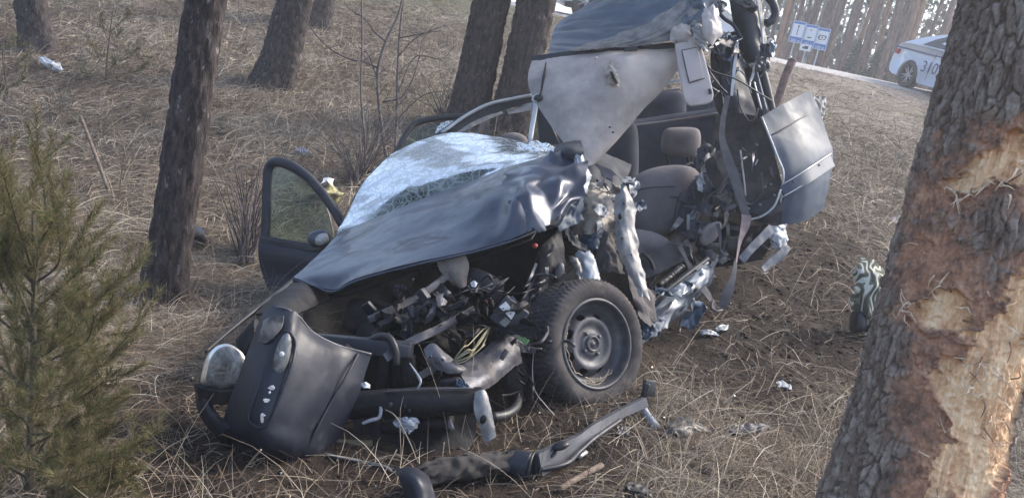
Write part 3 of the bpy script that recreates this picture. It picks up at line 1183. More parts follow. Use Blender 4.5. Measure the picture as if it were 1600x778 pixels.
sapling("small blurred green pine seedling on the bank above the foreground sapling", b1, P(178, 5, dd), pts([(215, 75, dd), (145, 70, dd - .2), (190, 45, dd + .2), (160, 30, dd), (205, 20, dd), (130, 105, dd), (232, 100, dd), (180, 90, dd - .3)]), 170, 0.06, 0.005, 9, 0.012)
b2 = G(15, 150)
dd = float((b2 - CAM) @ FWD)
sapling("small green pine seedling near the foot of the foil-side trunk", b2, P(5, 40, dd), pts([(45, 85, dd), (-25, 90, dd), (20, 65, dd), (40, 120, dd - .2), (0, 130, dd - .3)]), 170, 0.06, 0.005, 10, 0.01)

# ------------------------------------------------------------------ bare saplings and dry shrubs
m_bare = M("bare_stem_bark", (0.060, 0.050, 0.050), (0.12, 0.104, 0.102), scale=25, rough=0.9)


def stems(root, paths, d0, r0):
    for i, p in enumerate(paths):
        q = [(a, b, d0 + (c if len(t) > 2 else 0)) for t in p for a, b, c in [t if len(t) > 2 else (*t, 0)]]
        tube("stem" if i == 0 else "branch", q, [r0 * (1 if i == 0 else 0.5), r0 * (0.55 if i == 0 else 0.2)], m_bare, root, n=22, seg=6, wob=0.15, wf=30)


def twiglets(root, p, d0, k, rng, L=40):
    for _ in range(k):
        i = rng.integers(0, len(p) - 1)
        t = rng.random()
        a = np.array(p[i][:2]) * (1 - t) + np.array(p[i + 1][:2]) * t
        an = rng.uniform(-2.9, -0.2)
        l_ = rng.uniform(0.35, 1) * L
        b_ = a + l_ * 0.5 * np.array([math.cos(an), math.sin(an)])
        an += rng.normal(0, 0.5)
        c_ = b_ + l_ * 0.5 * np.array([math.cos(an), math.sin(an)])
        e = rng.normal(0, 0.12)
        tube("twig", [(*a, d0), (*b_, d0 + e * .5), (*c_, d0 + e)], [0.0035, 0.0015], m_bare, root, n=8, seg=5)


rng = np.random.default_rng(21)
for (foot, lab, paths, r0, tw) in [
    ((604, 250), "bare forked sapling with a crooked branch arching over the bank", [
        [(604, 250), (594, 180), (590, 130), (592, 100), (605, 60), (622, 25), (634, -25)],
        [(590, 106), (570, 98), (545, 92), (515, 76), (490, 50), (475, 25), (466, 5)],
        [(602, 65), (585, 50), (570, 30), (545, 15)], [(598, 160), (630, 150), (650, 110), (660, 60)], [(592, 130), (575, 85), (562, 75)]], 0.019, 14),
    ((573, 262), "thin straight bare sapling nearest the open front door", [
        [(573, 262), (568, 200), (564, 140), (566, 70), (565, 0), (563, -30)], [(565, 100), (577, 88), (590, 80)], [(569, 210), (545, 195), (520, 150)]], 0.013, 10),
    ((617, 245), "bare sapling rising beside the rear door window", [
        [(617, 245), (620, 180), (621, 120), (624, 60), (630, 0), (632, -25)], [(621, 90), (650, 60), (690, 42), (702, 40)], [(620, 150), (648, 90), (690, 92), (712, 70)], [(624, 60), (665, 52), (690, 48)], [(618, 190), (660, 150), (700, 142)], [(620, 168), (632, 155), (640, 140)]], 0.015, 14)]:
    g = G(*foot)
    d0 = float((g - CAM) @ FWD) - 0.1
    root = thing("bare_sapling", lab, "sapling", g, "bare saplings behind the wreck")
    stems(root, paths, d0, r0)
    twiglets(root, paths[0], d0, tw, rng, 55)
    for p in paths[1:]:
        twiglets(root, p, d0, 4, rng, 30)
for (foot, spread, hgt, k, lab) in [((385, 405), 55, 170, 40, "dry twiggy shrub between the lone trunk and the open door"),
                                    ((560, 285), 85, 150, 42, "low thorny shrub between the open door and the windscreen"),
                                    ((690, 190), 50, 90, 20, "low bare shrub at the foot of the two trunks")]:
    g = G(*foot)
    d0 = float((g - CAM) @ FWD)
    root = thing("dry_shrub", lab, "shrub", g, "dry leafless shrubs")
    for q in range(k):
        x1 = foot[0] + rng.uniform(-spread, spread)
        y1 = foot[1] - hgt * rng.uniform(0.4, 1)
        p = [(foot[0] + rng.uniform(-12, 12), foot[1] + 6), (foot[0] * .6 + x1 * .4 + rng.uniform(-12, 12), (foot[1] + y1) / 2), (x1, y1)]
        tube("stem", [(a, b, d0 + rng.uniform(-.2, .2)) for a, b in p], [0.0075, 0.002], m_bare, root, n=12, seg=5)
        twiglets(root, p, d0, 2, rng, 30)

# single sticks
for (lab, p, r) in [("forked dark dead stick leaning on the bank", [(126, 182), (150, 245), (172, 305)], [0.012, 0.014]),
                    ("long pale twig lying in the near grass", [(66, 741), (130, 736), (185, 731), (225, 736), (262, 752)], [0.003, 0.0022]),
                    ("dark stick lying beside the broken suspension arm", [(872, 772), (905, 752), (938, 734)], [0.010, 0.012]),
                    ("thin dead stick on the bank below the foil", [(25, 60), (40, 72), (55, 80)], [0.012, 0.008]),
                    ("dry stalk with a seed head in front of the bumper", [(372, 748), (388, 725), (408, 702)], [0.0015, 0.0035])]:
    q = []
    for i, (a, b) in enumerate(p):
        v = G(a, b)
        q.append(v + np.array([0, 0, 0.02]))
    if "leaning" in lab:
        base = G(172, 305)
        d0 = float((base - CAM) @ FWD)
        q = [P(126, 182, d0 + 0.1), P(150, 245, d0), base]
    if "seed head" in lab:
        q = [G(372, 748), P(388, 725, 2.6), P(408, 702, 2.58)]
    tag(tube("stick", q, r, m_twig if "pale" not in lab and "stalk" not in lab else m_grass, None, world=True, n=24, wob=0.2), lab, "stick", "loose sticks")

# small dead twigs, cones and glass crumbs strewn about
rng = np.random.default_rng(91)
vs, fs, off = [], [], 0
for _ in range(900):
    r = 1.8 + 9 * rng.random() ** 1.1
    a = rng.uniform(-0.72, 0.72)
    x, y = r * math.sin(a), r * math.cos(a)
    if inside(_fp, np.array([x]), np.array([y]))[0]:
        continue
    L = rng.uniform(0.04, 0.24)
    d = rng.uniform(0, 6.28)
    q = np.array([[x + L * t * math.cos(d + 0.5 * t), y + L * t * math.sin(d + 0.5 * t), 0] for t in (0, .33, .66, 1)])
    q[:, 2] = height(q[:, 0], q[:, 1]) + np.array([.012, .02, .025, .015]) + rng.normal(0, .008, 4)
    V, F = tube_geo(q, np.linspace(1, .4, 4) * rng.uniform(0.0015, 0.0045), 5, False)
    vs.append(V)
    fs.append(F + off)
    off += len(V)
tag(mk("fallen_twigs", np.vstack(vs), np.vstack(fs), m_twig), "short dead twigs scattered over the grass", kind="stuff")
m_crumb = M("glass_crumb", (0.26, 0.30, 0.30), rough=0.15)
vs, fs, off = [], [], 0
cen = [G(1090, 560)[:2], G(1000, 650)[:2], G(1200, 470)[:2], G(800, 740)[:2], G(620, 750)[:2]]
for _ in range(150):
    c = cen[rng.integers(5)] + rng.normal(0, 0.35, 2)
    z = float(height(c[:1], c[1:])[0])
    s_ = rng.uniform(0.0015, 0.0045)
    V, F = boxg([c[0], c[1], z + 0.012], (s_, s_ * rng.uniform(.6, 1.2), s_ * .7), rotB(rng.uniform(0, 90), rng.uniform(0, 90), 0))
    vs.append(V)
    fs.append(np.array(F) + off)
    off += 8
tag(mk("glass_crumbs", np.vstack(vs), np.vstack(fs), m_crumb, None, False), "crumbs of broken window glass on the ground round the wreck", kind="stuff")

m_clod = M("dark_soil_clod", (0.016, 0.0125, 0.011), (0.05, 0.038, 0.031), scale=30, rough=1.0, bump=0.004, spec=0.1)
bm = bmesh.new()
bmesh.ops.create_icosphere(bm, subdivisions=1, radius=1)
IV = np.array([v.co[:] for v in bm.verts])
IF = np.array([[v.index for v in f.verts] for f in bm.faces])
bm.free()
vs, fs, off = [], [], 0
for _ in range(3800):
    a_, b_, c_ = _sp[rng.integers(len(_sp))]
    c = np.array([a_, b_]) + rng.normal(0, c_ * 0.9, 2)
    if c[1] < 1.2:
        continue
    z = float(base_h(c[0], c[1]))
    s_ = 0.003 + 0.016 * rng.random() ** 3
    V = IV * (s_ * rng.uniform(0.6, 1.3, (len(IV), 1))) * [1, 1, 0.7]
    vs.append(V + [c[0], c[1], 0])
    fs.append(IF + off)
    off += len(IV)
Vc = np.vstack(vs)
ctr = Vc.reshape(-1, len(IV), 3).mean(1)
zc = height(ctr[:, 0], ctr[:, 1])
Vc[:, 2] += np.repeat(zc, len(IV))
tag(mk("soil_clods", Vc, np.vstack(fs), m_clod, None, False), "dark crumbs of churned soil where the grass is torn up", kind="stuff")

# ------------------------------------------------------------------ scarred pine in the foreground
def poly_sd(poly, x, y):
    poly = np.asarray(poly, float)
    ins = inside(poly, x, y)
    d = np.full(len(x), 1e9)
    for a, b in zip(poly, np.roll(poly, -1, 0)):
        ab = b - a
        t = np.clip(((x - a[0]) * ab[0] + (y - a[1]) * ab[1]) / (ab @ ab), 0, 1)
        d = np.minimum(d, np.hypot(x - a[0] - t * ab[0], y - a[1] - t * ab[1]))
    return np.where(ins, d, -d)


def scarred_pine():
    p_lo, p_hi = P(1420, 778, 2.1), P(1624, 0, 1.86)
    d = (p_hi - p_lo) / np.linalg.norm(p_hi - p_lo)
    gz = float(height(p_lo[:1], p_lo[1:2])[0])
    base = p_lo - d * ((p_lo[2] - gz) / d[2])
    s_lo = np.linalg.norm(p_lo - base)
    s_hi = np.linalg.norm(p_hi - base)
    s = np.concatenate([np.linspace(-0.25, s_lo - 0.12, 30), np.linspace(s_lo - 0.11, s_hi + 0.12, 560), np.linspace(s_hi + 0.2, 10.0, 40)])
    seg = 400
    rad = np.interp(s, [-0.3, 0, s_lo, s_lo + 0.25, s_lo * 0.4 + s_hi * 0.6, s_hi, 10], [0.33, 0.27, 0.212, 0.192, 0.180, 0.165, 0.07])
    ax = np.cross(d, FWD)
    ax /= np.linalg.norm(ax)
    ay = np.cross(d, ax)
    th = np.linspace(0, 2 * np.pi, seg, endpoint=False)
    e = np.cos(th)[None, :, None] * ax + np.sin(th)[None, :, None] * ay
    c = base + s[:, None] * d
    lob = 1 + 0.015 * np.cos(2 * th[None] + 0.8) + 0.012 * np.cos(5 * th[None] + s[:, None] * 1.5)
    V0 = c[:, None] + (rad[:, None] * lob)[..., None] * e
    v = V0.reshape(-1, 3)
    E = np.broadcast_to(e, V0.shape).reshape(-1, 3)
    S = np.repeat(s, seg)
    TH = np.tile(th, len(s))
    px, py, _ = project(v)
    facing = (E * (CAM - v)).sum(1) > -0.25
    wob = 14 * fbm(v * 22, 3) + 12 * fbm(v * 70, 2)
    wob2 = 26 * fbm(v * 9 + 3, 3)
    woods = [[(1474, 288), (1500, 268), (1530, 252), (1560, 236), (1600, 180), (1640, 150), (1680, 240), (1640, 290), (1600, 292), (1560, 280), (1515, 300), (1490, 306)],
             [(1424, 500), (1432, 470), (1452, 458), (1492, 452), (1512, 470), (1520, 505), (1498, 520), (1450, 512)],
             [(1452, 590), (1475, 545), (1500, 520), (1530, 515), (1560, 490), (1590, 430), (1640, 400), (1640, 620), (1600, 700), (1560, 800), (1430, 800), (1452, 740), (1478, 690), (1470, 630)]]
    inner = [[(1400, 300), (1440, 270), (1475, 250), (1530, 215), (1590, 170), (1680, 120), (1680, 330), (1560, 315), (1480, 330), (1440, 340)],
             [(1405, 400), (1440, 350), (1500, 345), (1530, 420), (1545, 520), (1470, 600), (1420, 540)],
             [(1400, 760), (1405, 690), (1415, 600), (1440, 520), (1520, 470), (1640, 380), (1640, 820), (1380, 820)]]
    sd = np.max([poly_sd(q, px + wob, py + wob) for q in woods], 0)
    si = np.max([poly_sd(q, px + wob2, py + wob2) for q in inner], 0)
    sd = sd - 26 * np.clip(fbm(v * 7 + 1.7, 3) - 0.10, 0, 1) / 0.25 * (S > 0)
    wood = np.where(facing, sstep(-3, 4, sd), 0)
    inn = np.where(facing, sstep(-30, 26, si + 46 * fbm(v * 16, 3) + 30 * fbm(v * 55, 2)), 0)
    # plated bark relief, elongated along the trunk
    q = np.stack([np.cos(TH) * 3.9, np.sin(TH) * 3.9, S * 6.2], 1)
    q = q + 0.28 * np.stack([fbm(v * 12, 2), fbm(v * 12 + 5, 2), fbm(v * 12 + 9, 2)], 1)
    f1, f2, rid = voronoi(q * 2.3)
    g1, g2, rid2 = voronoi(q * 5.2 + 11)
    pl = sstep(0.0, 0.16, f2 - f1) * (0.6 + 0.5 * rid)
    pl2 = sstep(0.0, 0.15, g2 - g1) * (0.3 + 0.7 * rid2)
    flake = fbm(np.stack([np.cos(TH) * 14, np.sin(TH) * 14, S * 26], 1), 4)
    bark = 0.006 * (pl - 0.8) + 0.004 * (pl2 - 0.5) + 0.010 * flake
    bark_in = -0.008 + 0.007 * flake + 0.006 * (pl2 - 0.5)
    fib = fbm(np.stack([np.cos(TH) * 38, np.sin(TH) * 38, S * 5], 1), 3)
    rag = ridged(v * 34, 3)
    lump = fbm(v * 11 + 2, 2)
    wd = -0.026 + 0.008 * fib + 0.018 * np.clip(rag - 0.25, -.2, .5) + 0.014 * lump
    D = bark * (1 - inn) + bark_in * inn
    D = D * (1 - wood) + wd * wood
    # torn lip around the bare wood
    D += 0.016 * np.exp(-((sd + 4) / 4.5) ** 2) * facing * (0.5 + 1.2 * fbm(v * 30, 2))
    v = v + E * D[:, None]
    root = thing("scarred_pine", "thick pine with bark torn off and bare orange wood showing, beside the wreck", "tree", base)
    mt = bpy.data.materials.new("scarred_bark")
    mt.use_nodes = True
    t = mt.node_tree
    N, L = t.nodes, t.links
    bs = N["Principled BSDF"]
    bs.inputs["Roughness"].default_value = 0.9
    bs.inputs["Specular IOR Level"].default_value = 0.2
    tc = N.new("ShaderNodeTexCoord")

    def nz(sc, d_=8, r_=0.65, st=(1, 1, 1)):
        mp = N.new("ShaderNodeMapping")
        mp.inputs["Scale"].default_value = st
        L.new(tc.outputs["Object"], mp.inputs[0])
        n_ = N.new("ShaderNodeTexNoise")
        n_.inputs["Scale"].default_value = sc
        n_.inputs["Detail"].default_value = d_
        n_.inputs["Roughness"].default_value = r_
        L.new(mp.outputs[0], n_.inputs["Vector"])
        return n_.outputs["Fac"]

    def ramp(src, els):
        cr = N.new("ShaderNodeValToRGB")
        for k, (p_, c_) in enumerate(els):
            el = cr.color_ramp.elements[k] if k < 2 else cr.color_ramp.elements.new(p_)
            el.position = p_
            el.color = (*c_, 1)
        L.new(src, cr.inputs[0])
        return cr.outputs[0]

    def mix(f, a_, b_):
        n_ = N.new("ShaderNodeMix")
        n_.data_type = 'RGBA'
        L.new(f, n_.inputs[0])
        L.new(a_, n_.inputs[6])
        L.new(b_, n_.inputs[7])
        return n_.outputs[2]

    def att(nm):
        a_ = N.new("ShaderNodeAttribute")
        a_.attribute_name = nm
        return a_.outputs["Fac"]
    cb = ramp(nz(34, 9, 0.7), [(0.34, (0.115, 0.090, 0.074)), (0.5, (0.23, 0.19, 0.158)), (0.64, (0.37, 0.325, 0.28))])
    tn = ramp(att("tone"), [(0.2, (0.19, 0.135, 0.102)), (0.5, (0.27, 0.215, 0.175)), (0.8, (0.38, 0.335, 0.29))])
    hv = N.new("ShaderNodeValue")
    hv.outputs[0].default_value = 0.45
    cb = mix(hv.outputs[0], cb, tn)
    ci = ramp(nz(16, 9, 0.75), [(0.30, (0.11, 0.072, 0.057)), (0.42, (0.23, 0.142, 0.105)), (0.54, (0.42, 0.23, 0.145)), (0.67, (0.58, 0.37, 0.25))])
    cw = ramp(nz(17, 9, 0.75, (1, 1, 0.3)), [(0.30, (0.40, 0.18, 0.09)), (0.40, (0.66, 0.39, 0.22)), (0.52, (0.86, 0.60, 0.36)), (0.70, (0.90, 0.74, 0.52))])
    fis = ramp(nz(30, 6), [(0.3, (0.055, 0.038, 0.030)), (0.7, (0.12, 0.082, 0.064))])
    cb = mix(att("plate"), fis, cb)
    c1 = mix(att("inner"), cb, ci)
    c2 = mix(att("wood"), c1, cw)
    L.new(c2, bs.inputs["Base Color"])
    bp = N.new("ShaderNodeBump")
    bp.inputs["Distance"].default_value = 0.006
    L.new(nz(110, 6, 0.7, (1, 1, 0.35)), bp.inputs["Height"])
    L.new(bp.outputs[0], bs.inputs["Normal"])
    o = mk("trunk", v, grid_faces(len(s), seg, True), mt, root)
    for nm, val in (("wood", wood), ("inner", inn), ("plate", np.clip(0.7 * pl + 0.4 * pl2, 0, 1)), ("tone", np.clip(rid * 0.55 + rid2 * 0.45, 0, 1))):
        a_ = o.data.attributes.new(nm, 'FLOAT', 'POINT')
        a_.data.foreach_set("value", np.clip(val, 0, 1).astype(np.float32))
    crown_part(root, 10.5, 1.2, ((d * 10.5)[0], (d * 10.5)[1]))
    # splinters and curled bark shreds
    m_spl = M("torn_wood", (0.50, 0.36, 0.24), (0.78, 0.66, 0.5), scale=30, rough=0.8, stretch=(1, 1, 0.3))
    m_shr = M("torn_bark", (0.10, 0.058, 0.04), (0.27, 0.15, 0.095), scale=30, rough=0.9)
    rng = np.random.default_rng(33)
    sp = project(V0.reshape(-1, 3))

    def surf(x, y):
        """trunk surface point on the sight line of a pixel"""
        r = FWD + (x - CX) / F_PX * RGT - (y - CY) / F_PX * UPV
        t_ = np.linspace(1.2, 2.4, 500)
        q_ = CAM + t_[:, None] * r
        sl = (q_ - base) @ d
        dist = np.linalg.norm(q_ - base - sl[:, None] * d, axis=1)
        k = int(np.argmax(dist < np.interp(sl, s, rad)))
        return q_[k] if dist.min() < 0.3 and k else None
    zones = [(1420, 480, 22, 22, 16), (1482, 300, 18, 12, 9), (1545, 296, 50, 14, 12), (1530, 590, 40, 40, 26), (1590, 560, 20, 60, 14), (1500, 480, 40, 30, 10), (1560, 660, 30, 40, 12), (1600, 240, 30, 30, 6), (1470, 730, 14, 40, 7), (1440, 400, 20, 25, 4)]
    for (x, y, sx, sy, k) in zones:
        for _ in range(k):
            a = surf(x + rng.normal(0, sx * 0.6), y + rng.normal(0, sy * 0.6))
            if a is None:
                continue
            sl = (a - base) @ d
            out = a - base - sl * d
            out /= np.linalg.norm(out)
            tg = np.cross(out, d)
            an = rng.uniform(0, 6.28)
            dr = d * math.sin(an) * 0.9 + tg * math.cos(an)
            l_ = rng.uniform(0.015, 0.05)
            p = [a - out * 0.012, a + dr * l_ * 0.5 + out * 0.004, a + dr * l_ + out * rng.uniform(-0.006, 0.014) + d * rng.normal(0, 0.008)]
            q_ = spline(p, 8)
            ww = rng.uniform(0.0012, 0.0032)
            sd_ = np.cross(q_[-1] - q_[0], out)
            sd_ /= np.linalg.norm(sd_) + 1e-9
            g = q_[:, None] + sd_[None, None] * (np.linspace(-1, 1, 3)[None, :, None] * ww * np.linspace(1, 0.15, 8)[:, None, None]) + out * 0.0
            loft("splinter", lambda n_, m_: g, m_spl if rng.random() < 0.8 else m_shr, root, n=8, m=3, th=0.0012)


scarred_pine()

# ------------------------------------------------------------------ service signs across the road
m_blue = M("sign_blue", (0.055, 0.17, 0.45), rough=0.4)
m_white = M("sign_white", (0.8, 0.8, 0.8), rough=0.4)
m_black = M("sign_black", (0.02, 0.02, 0.02), rough=0.5)
m_galv = M("galvanised_post", (0.45, 0.46, 0.47), (0.55, 0.56, 0.57), scale=20, rough=0.5, metal=0.3)


def facing_axes(c, yaw=0.0):
    f = c - CAM
    f[2] = 0
    f /= np.linalg.norm(f)
    r = np.array([f[1], -f[0], 0])
    a = math.radians(yaw)
    r2 = r * math.cos(a) + f * math.sin(a)
    f2 = np.cross([0, 0, 1.0], r2)
    return np.stack([r2, np.array([0, 0, 1.0]), -f2 if f2 @ f < 0 else f2])


def text_mesh(name, body, size, c, B, mat, parent, th=0.002):
    cu = bpy.data.curves.new(name, 'FONT')
    cu.body = body
    cu.size = size
    cu.extrude = th
    cu.align_x = 'CENTER'
    cu.align_y = 'CENTER'
    tmp = bpy.data.objects.new("tmp", cu)
    COL.objects.link(tmp)
    me = bpy.data.meshes.new_from_object(tmp.evaluated_get(bpy.context.evaluated_depsgraph_get()))
    V = np.array([v.co[:] for v in me.vertices])
    F = [list(p.vertices) for p in me.polygons]
    bpy.data.objects.remove(tmp)
    W = V[:, :1] * B[0] + V[:, 1:2] * B[1] - V[:, 2:3] * B[2] + c
    return mk(name, W, F, mat, parent, False)


SD = 28.5
sroot = None
for k, (x, y, hw, hh) in enumerate([(1246, 50.5, 0.235, 0.39), (1265.5, 56, 0.235, 0.39), (1284, 61.5, 0.235, 0.39)]):
    c = P(x, y, SD)
    if sroot is None:
        gb = on_ground(c[0] + 0.4, c[1])
        sroot = thing("road_sign", "three joined blue and white service signs on thin grey posts across the road", "sign", gb)
        B = facing_axes(c.copy())
    pa = box("sign_panel", c, (hw, hh, 0.012), m_blue, sroot, B)
    fr = B[2] * -0.014
    box("border", c + fr * 0.93, (hw * 0.985, hh * 0.99, 0.003), m_white, pa, B)
    box("blue_field", c + fr * 1.25, (hw * 0.91, hh * 0.945, 0.003), m_blue, pa, B)
    box("white_field", c + fr * 1.55 + B[1] * 0.05, (hw * 0.84, hh * 0.60, 0.003), m_white, pa, B)
    q = c + fr * 1.85 + B[1] * 0.06
    if k == 0:
        box("symbol", q, (0.012, 0.17, 0.003), m_black, pa, B)
        box("symbol", q + B[1] * 0.15, (0.03, 0.022, 0.004), m_black, pa, B)
    elif k == 1:
        box("symbol", q - B[1] * 0.14, (0.07, 0.022, 0.003), m_black, pa, B)
        box("symbol", q + B[1] * 0.13, (0.04, 0.018, 0.003), M("sign_red", (0.5, 0.12, 0.10), rough=0.5), pa, B)
    else:
        for (dx, dy, a, b) in [(-0.10, -0.02, 0.014, 0.07), (0.11, 0.0, 0.014, 0.075), (0, 0.055, 0.12, 0.014), (-0.05, -0.085, 0.065, 0.014), (0.08, -0.075, 0.04, 0.014), (0.0, -0.01, 0.03, 0.02), (-0.125, -0.02, 0.02, 0.03), (0.125, 0.02, 0.02, 0.03)]:
            box("symbol", q + B[0] * dx + B[1] * dy + fr * 0.02 * abs(dx), (a, b, 0.003), m_black, pa, B)
    text_mesh("lettering", "500 m" if k == 2 else "200 m", 0.13, c + fr * 1.6 - B[1] * 0.315, B, m_white, pa)
for x, y in [(1246, 50), (1265.5, 56), (1284, 61.5)]:
    c = P(x, y, SD)
    p0 = on_ground(c[0], c[1] + 0.05)
    tube("post", [p0 - [0, 0, 0.2], np.array([c[0], c[1] + 0.05, c[2] + 0.35])], 0.028, m_galv, sroot, world=True, n=4, seg=8)
c = P(1257.5, 74.5, SD - 0.05)
c = P(1258.5, 75, SD - 0.03)
pa = box("small_plate", c, (0.20, 0.115, 0.008), m_white, sroot, B)
for dx, dy, a, b in [(0.02, 0.02, 0.07, 0.042), (-0.085, -0.005, 0.03, 0.025), (-0.01, -0.035, 0.10, 0.012)]:
    box("truck_symbol", c - B[2] * (0.011 + 0.001 * a) + B[0] * dx + B[1] * dy, (a, b, 0.003), m_black, pa, B)

g = G(1207, 168, 30)
dp = float((g - CAM) @ FWD)
m_rust = M("rusty_iron", (0.10, 0.06, 0.055), (0.19, 0.13, 0.12), scale=25, rough=0.9, bump=0.003)
DP = 9.0
pb = P(1210, 165, DP)
gb = on_ground(pb[0], pb[1])
root = thing("rusty_post", "short rust brown iron post standing on the slope behind the torn rear door", "post", gb)
tube("post", [gb + [0, 0, -0.2], P(1224, 130, DP), P(1238, 96, DP - 0.05)], 0.048, m_rust, root, world=True, n=14, seg=8, wob=0.1)
tube("cap", [P(1237.6, 97, DP - 0.05), P(1238.6, 94, DP - 0.05)], 0.051, m_rust, root, world=True, n=3, seg=8)


# ------------------------------------------------------------------ saloon cars up on the road
m_pol = M("silver_blue_paint", (0.46, 0.50, 0.56), (0.50, 0.54, 0.60), scale=2, rough=0.3, metal=0.15, coat=0.5)
m_wht = M("white_car_paint", (0.72, 0.74, 0.78), rough=0.3, coat=0.5)
m_cglass = M("dark_car_glass", (0.02, 0.025, 0.03), rough=0.06)
m_ctyre = M("road_tyre", (0.025, 0.025, 0.027), rough=0.85)
m_alloy = M("alloy_rim", (0.42, 0.43, 0.45), rough=0.35, metal=0.7)
m_dk = M("dark_trim", (0.015, 0.016, 0.018), rough=0.5)
m_navy = M("navy_print", (0.02, 0.03, 0.09), rough=0.5)
m_beacon = M("blue_beacon", (0.03, 0.06, 0.55), rough=0.15, coat=0.6)
m_red = M("tail_lamp", (0.35, 0.02, 0.02), rough=0.2)
m_lamp = M("clear_lamp", (0.6, 0.63, 0.66), rough=0.12)


def arch(cx, r, z0, n=9):
    return [(cx - r * math.cos(a), z0 + r * math.sin(a)) for a in np.linspace(math.radians(-8), math.radians(188), n)]


def saloon(name, lab, cat, origin, hd, police, paint, dip=0.0):
    """hd = unit heading; local x forward from the tail, y to the right of the car, z up"""
    fx = np.array([hd[0] * math.cos(dip), hd[1] * math.cos(dip), -math.sin(dip)])
    fy = np.array([hd[1], -hd[0], 0.0])
    up = np.cross(fy, fx)
    up = up if up[2] > 0 else -up
    R = np.stack([fx, fy, up])
    root = thing(name, lab, cat, origin)
    W = lambda q: np.asarray(q, float) @ R + origin
    prof = [(0.02, 0.42), (0.0, 0.62), (0.03, 0.80), (0.10, 0.98), (0.28, 1.03), (0.60, 1.035), (1.6, 1.00), (2.8, 0.97), (3.35, 0.95), (3.9, 0.90), (4.35, 0.80), (4.58, 0.68), (4.66, 0.50), (4.62, 0.30), (4.35, 0.22)]
    prof += arch(3.80, 0.36, 0.30)[::-1] + [(3.4, 0.19), (1.35, 0.19)] + arch(0.95, 0.37, 0.30)[::-1] + [(0.40, 0.26), (0.15, 0.32)]
    prof = prof[::-1]
    k = len(prof)
    ys = [-0.90, -0.86, 0.86, 0.90]
    V, F = [], []

    def ring(y, inset):
        out = []
        cx, cz = 2.3, 0.62
        for x, z in prof:
            out.append((x + (cx - x) * inset, y, z + (cz - z) * inset * (1.0 if z > 0.5 else 0.2)))
        return out
    rings = [ring(-0.82, 0.035), ring(-0.88, 0.012), ring(-0.905, 0.0), ring(0.905, 0.0), ring(0.88, 0.012), ring(0.82, 0.035)]
    # shoulder: widest at mid height
    rr = []
    for i, rg in enumerate(rings):
        o_ = []
        for x, y, z in rg:
            tuck = 0.10 * max(0, (z - 0.72) / 0.32) ** 1.5 + 0.05 * max(0, (0.45 - z) / 0.3) + 0.10 * max(0, (x - 4.1) / 0.55) ** 2 + 0.22 * max(0, (0.6 - x) / 0.6) ** 2
            o_.append((x, y * (1 - tuck), z))
        rr.append(o_)
    V = np.array(rr).reshape(-1, 3)
    for i in range(5):
        for j in range(k):
            j2 = (j + 1) % k
            F.append([i * k + j, i * k + j2, (i + 1) * k + j2, (i + 1) * k + j])
    F.append(list(range(k))[::-1])
    F.append(list(range(5 * k, 6 * k)))
    mk("body", W(V), F, paint, root)
    # greenhouse
    lo = [(0.30, 1.02), (0.9, 1.03), (2.0, 1.00), (3.0, 0.97), (3.62, 0.94)]
    hi = [(1.05, 1.33), (1.45, 1.42), (2.0, 1.455), (2.6, 1.43), (2.95, 1.36)]
    n = 24
    lo_, hi_ = spline(lo, n), spline(hi, n)
    rows = []
    for t, yw in [(0, 0.80), (0.35, 0.755), (0.7, 0.69), (0.92, 0.62), (1.0, 0.52)]:
        q = lo_ * (1 - t) + hi_ * t
        rows.append(np.stack([q[:, 0], np.full(n, yw), q[:, 1]], 1))
    full = [r_ * [1, -1, 1] for r_ in rows] + rows[::-1]
    g = np.array(full)
    V = g.reshape(-1, 3)
    F = grid_faces(len(full), n).tolist()
    F.append([i * n for i in range(len(full))])
    F.append([i * n + n - 1 for i in range(len(full))][::-1])
    mk("cabin", W(V), F, paint, root)

    def side_poly(nm, poly, sgn, mat, par, proud=0.006, th=0.006):
        """poly (x, t) on the cabin side: t 0 belt .. 1 roof"""
        o_ = []
        for x, t in poly:
            # find q along x
            qs = lo_ * (1 - t) + hi_ * t
            z = np.interp(x, qs[:, 0], qs[:, 1])
            yw = np.interp(t, [0, 0.35, 0.7, 0.92, 1], [0.80, 0.755, 0.69, 0.62, 0.52]) + proud
            o_.append((x, sgn * yw, z))
        return plate(nm, W(o_), mat, par, th=th, world=True)
    for sgn in (-1, 1):
        side_poly("rear_window", [(0.98, 0.08), (1.95, 0.08), (1.97, 0.45), (1.95, 0.80), (1.55, 0.80), (1.25, 0.5)], sgn, m_cglass, root)
        side_poly("front_window", [(2.07, 0.08), (3.30, 0.08), (3.02, 0.5), (2.75, 0.80), (2.07, 0.80), (2.07, 0.45)], sgn, m_cglass, root)
        y = sgn * 0.902
        for x in (1.62, 2.02, 3.12):
            plate("door_seam", W([(x - 0.004, y * 1.003, 0.30), (x + 0.004, y * 1.003, 0.30), (x + 0.004, y * 0.955, 0.92), (x - 0.004, y * 0.955, 0.92)]), m_dk, root, th=0.006, world=True)
        for x in (1.78, 2.9):
            box("door_handle", W([x, sgn * 0.892, 0.84]), (0.09, 0.012, 0.014), paint, root, R, 0.006)
        if police:
            plate("stripe", W([(0.12, y * 0.945, 0.885), (3.9, y * 0.975, 0.80), (3.9, y * 0.972, 0.835), (0.12, y * 0.935, 0.925)]), m_navy, root, th=0.012, world=True)
            B_ = np.stack([fx * (1 if sgn > 0 else -1), up, fy * (-sgn)])
            text_mesh("number", "310", 0.36, W([1.62, sgn * 0.910, 0.58]), B_, m_navy, root, 0.004)
            box("emblem", W([2.85, sgn * 0.905, 0.55]), (0.17, 0.17, 0.004), m_wht, root, np.stack([fx, up, fy]), 0.06)
        box("mirror", W([3.12, sgn * 0.98, 1.0]), (0.07, 0.09, 0.06), paint, root, R, 0.03)
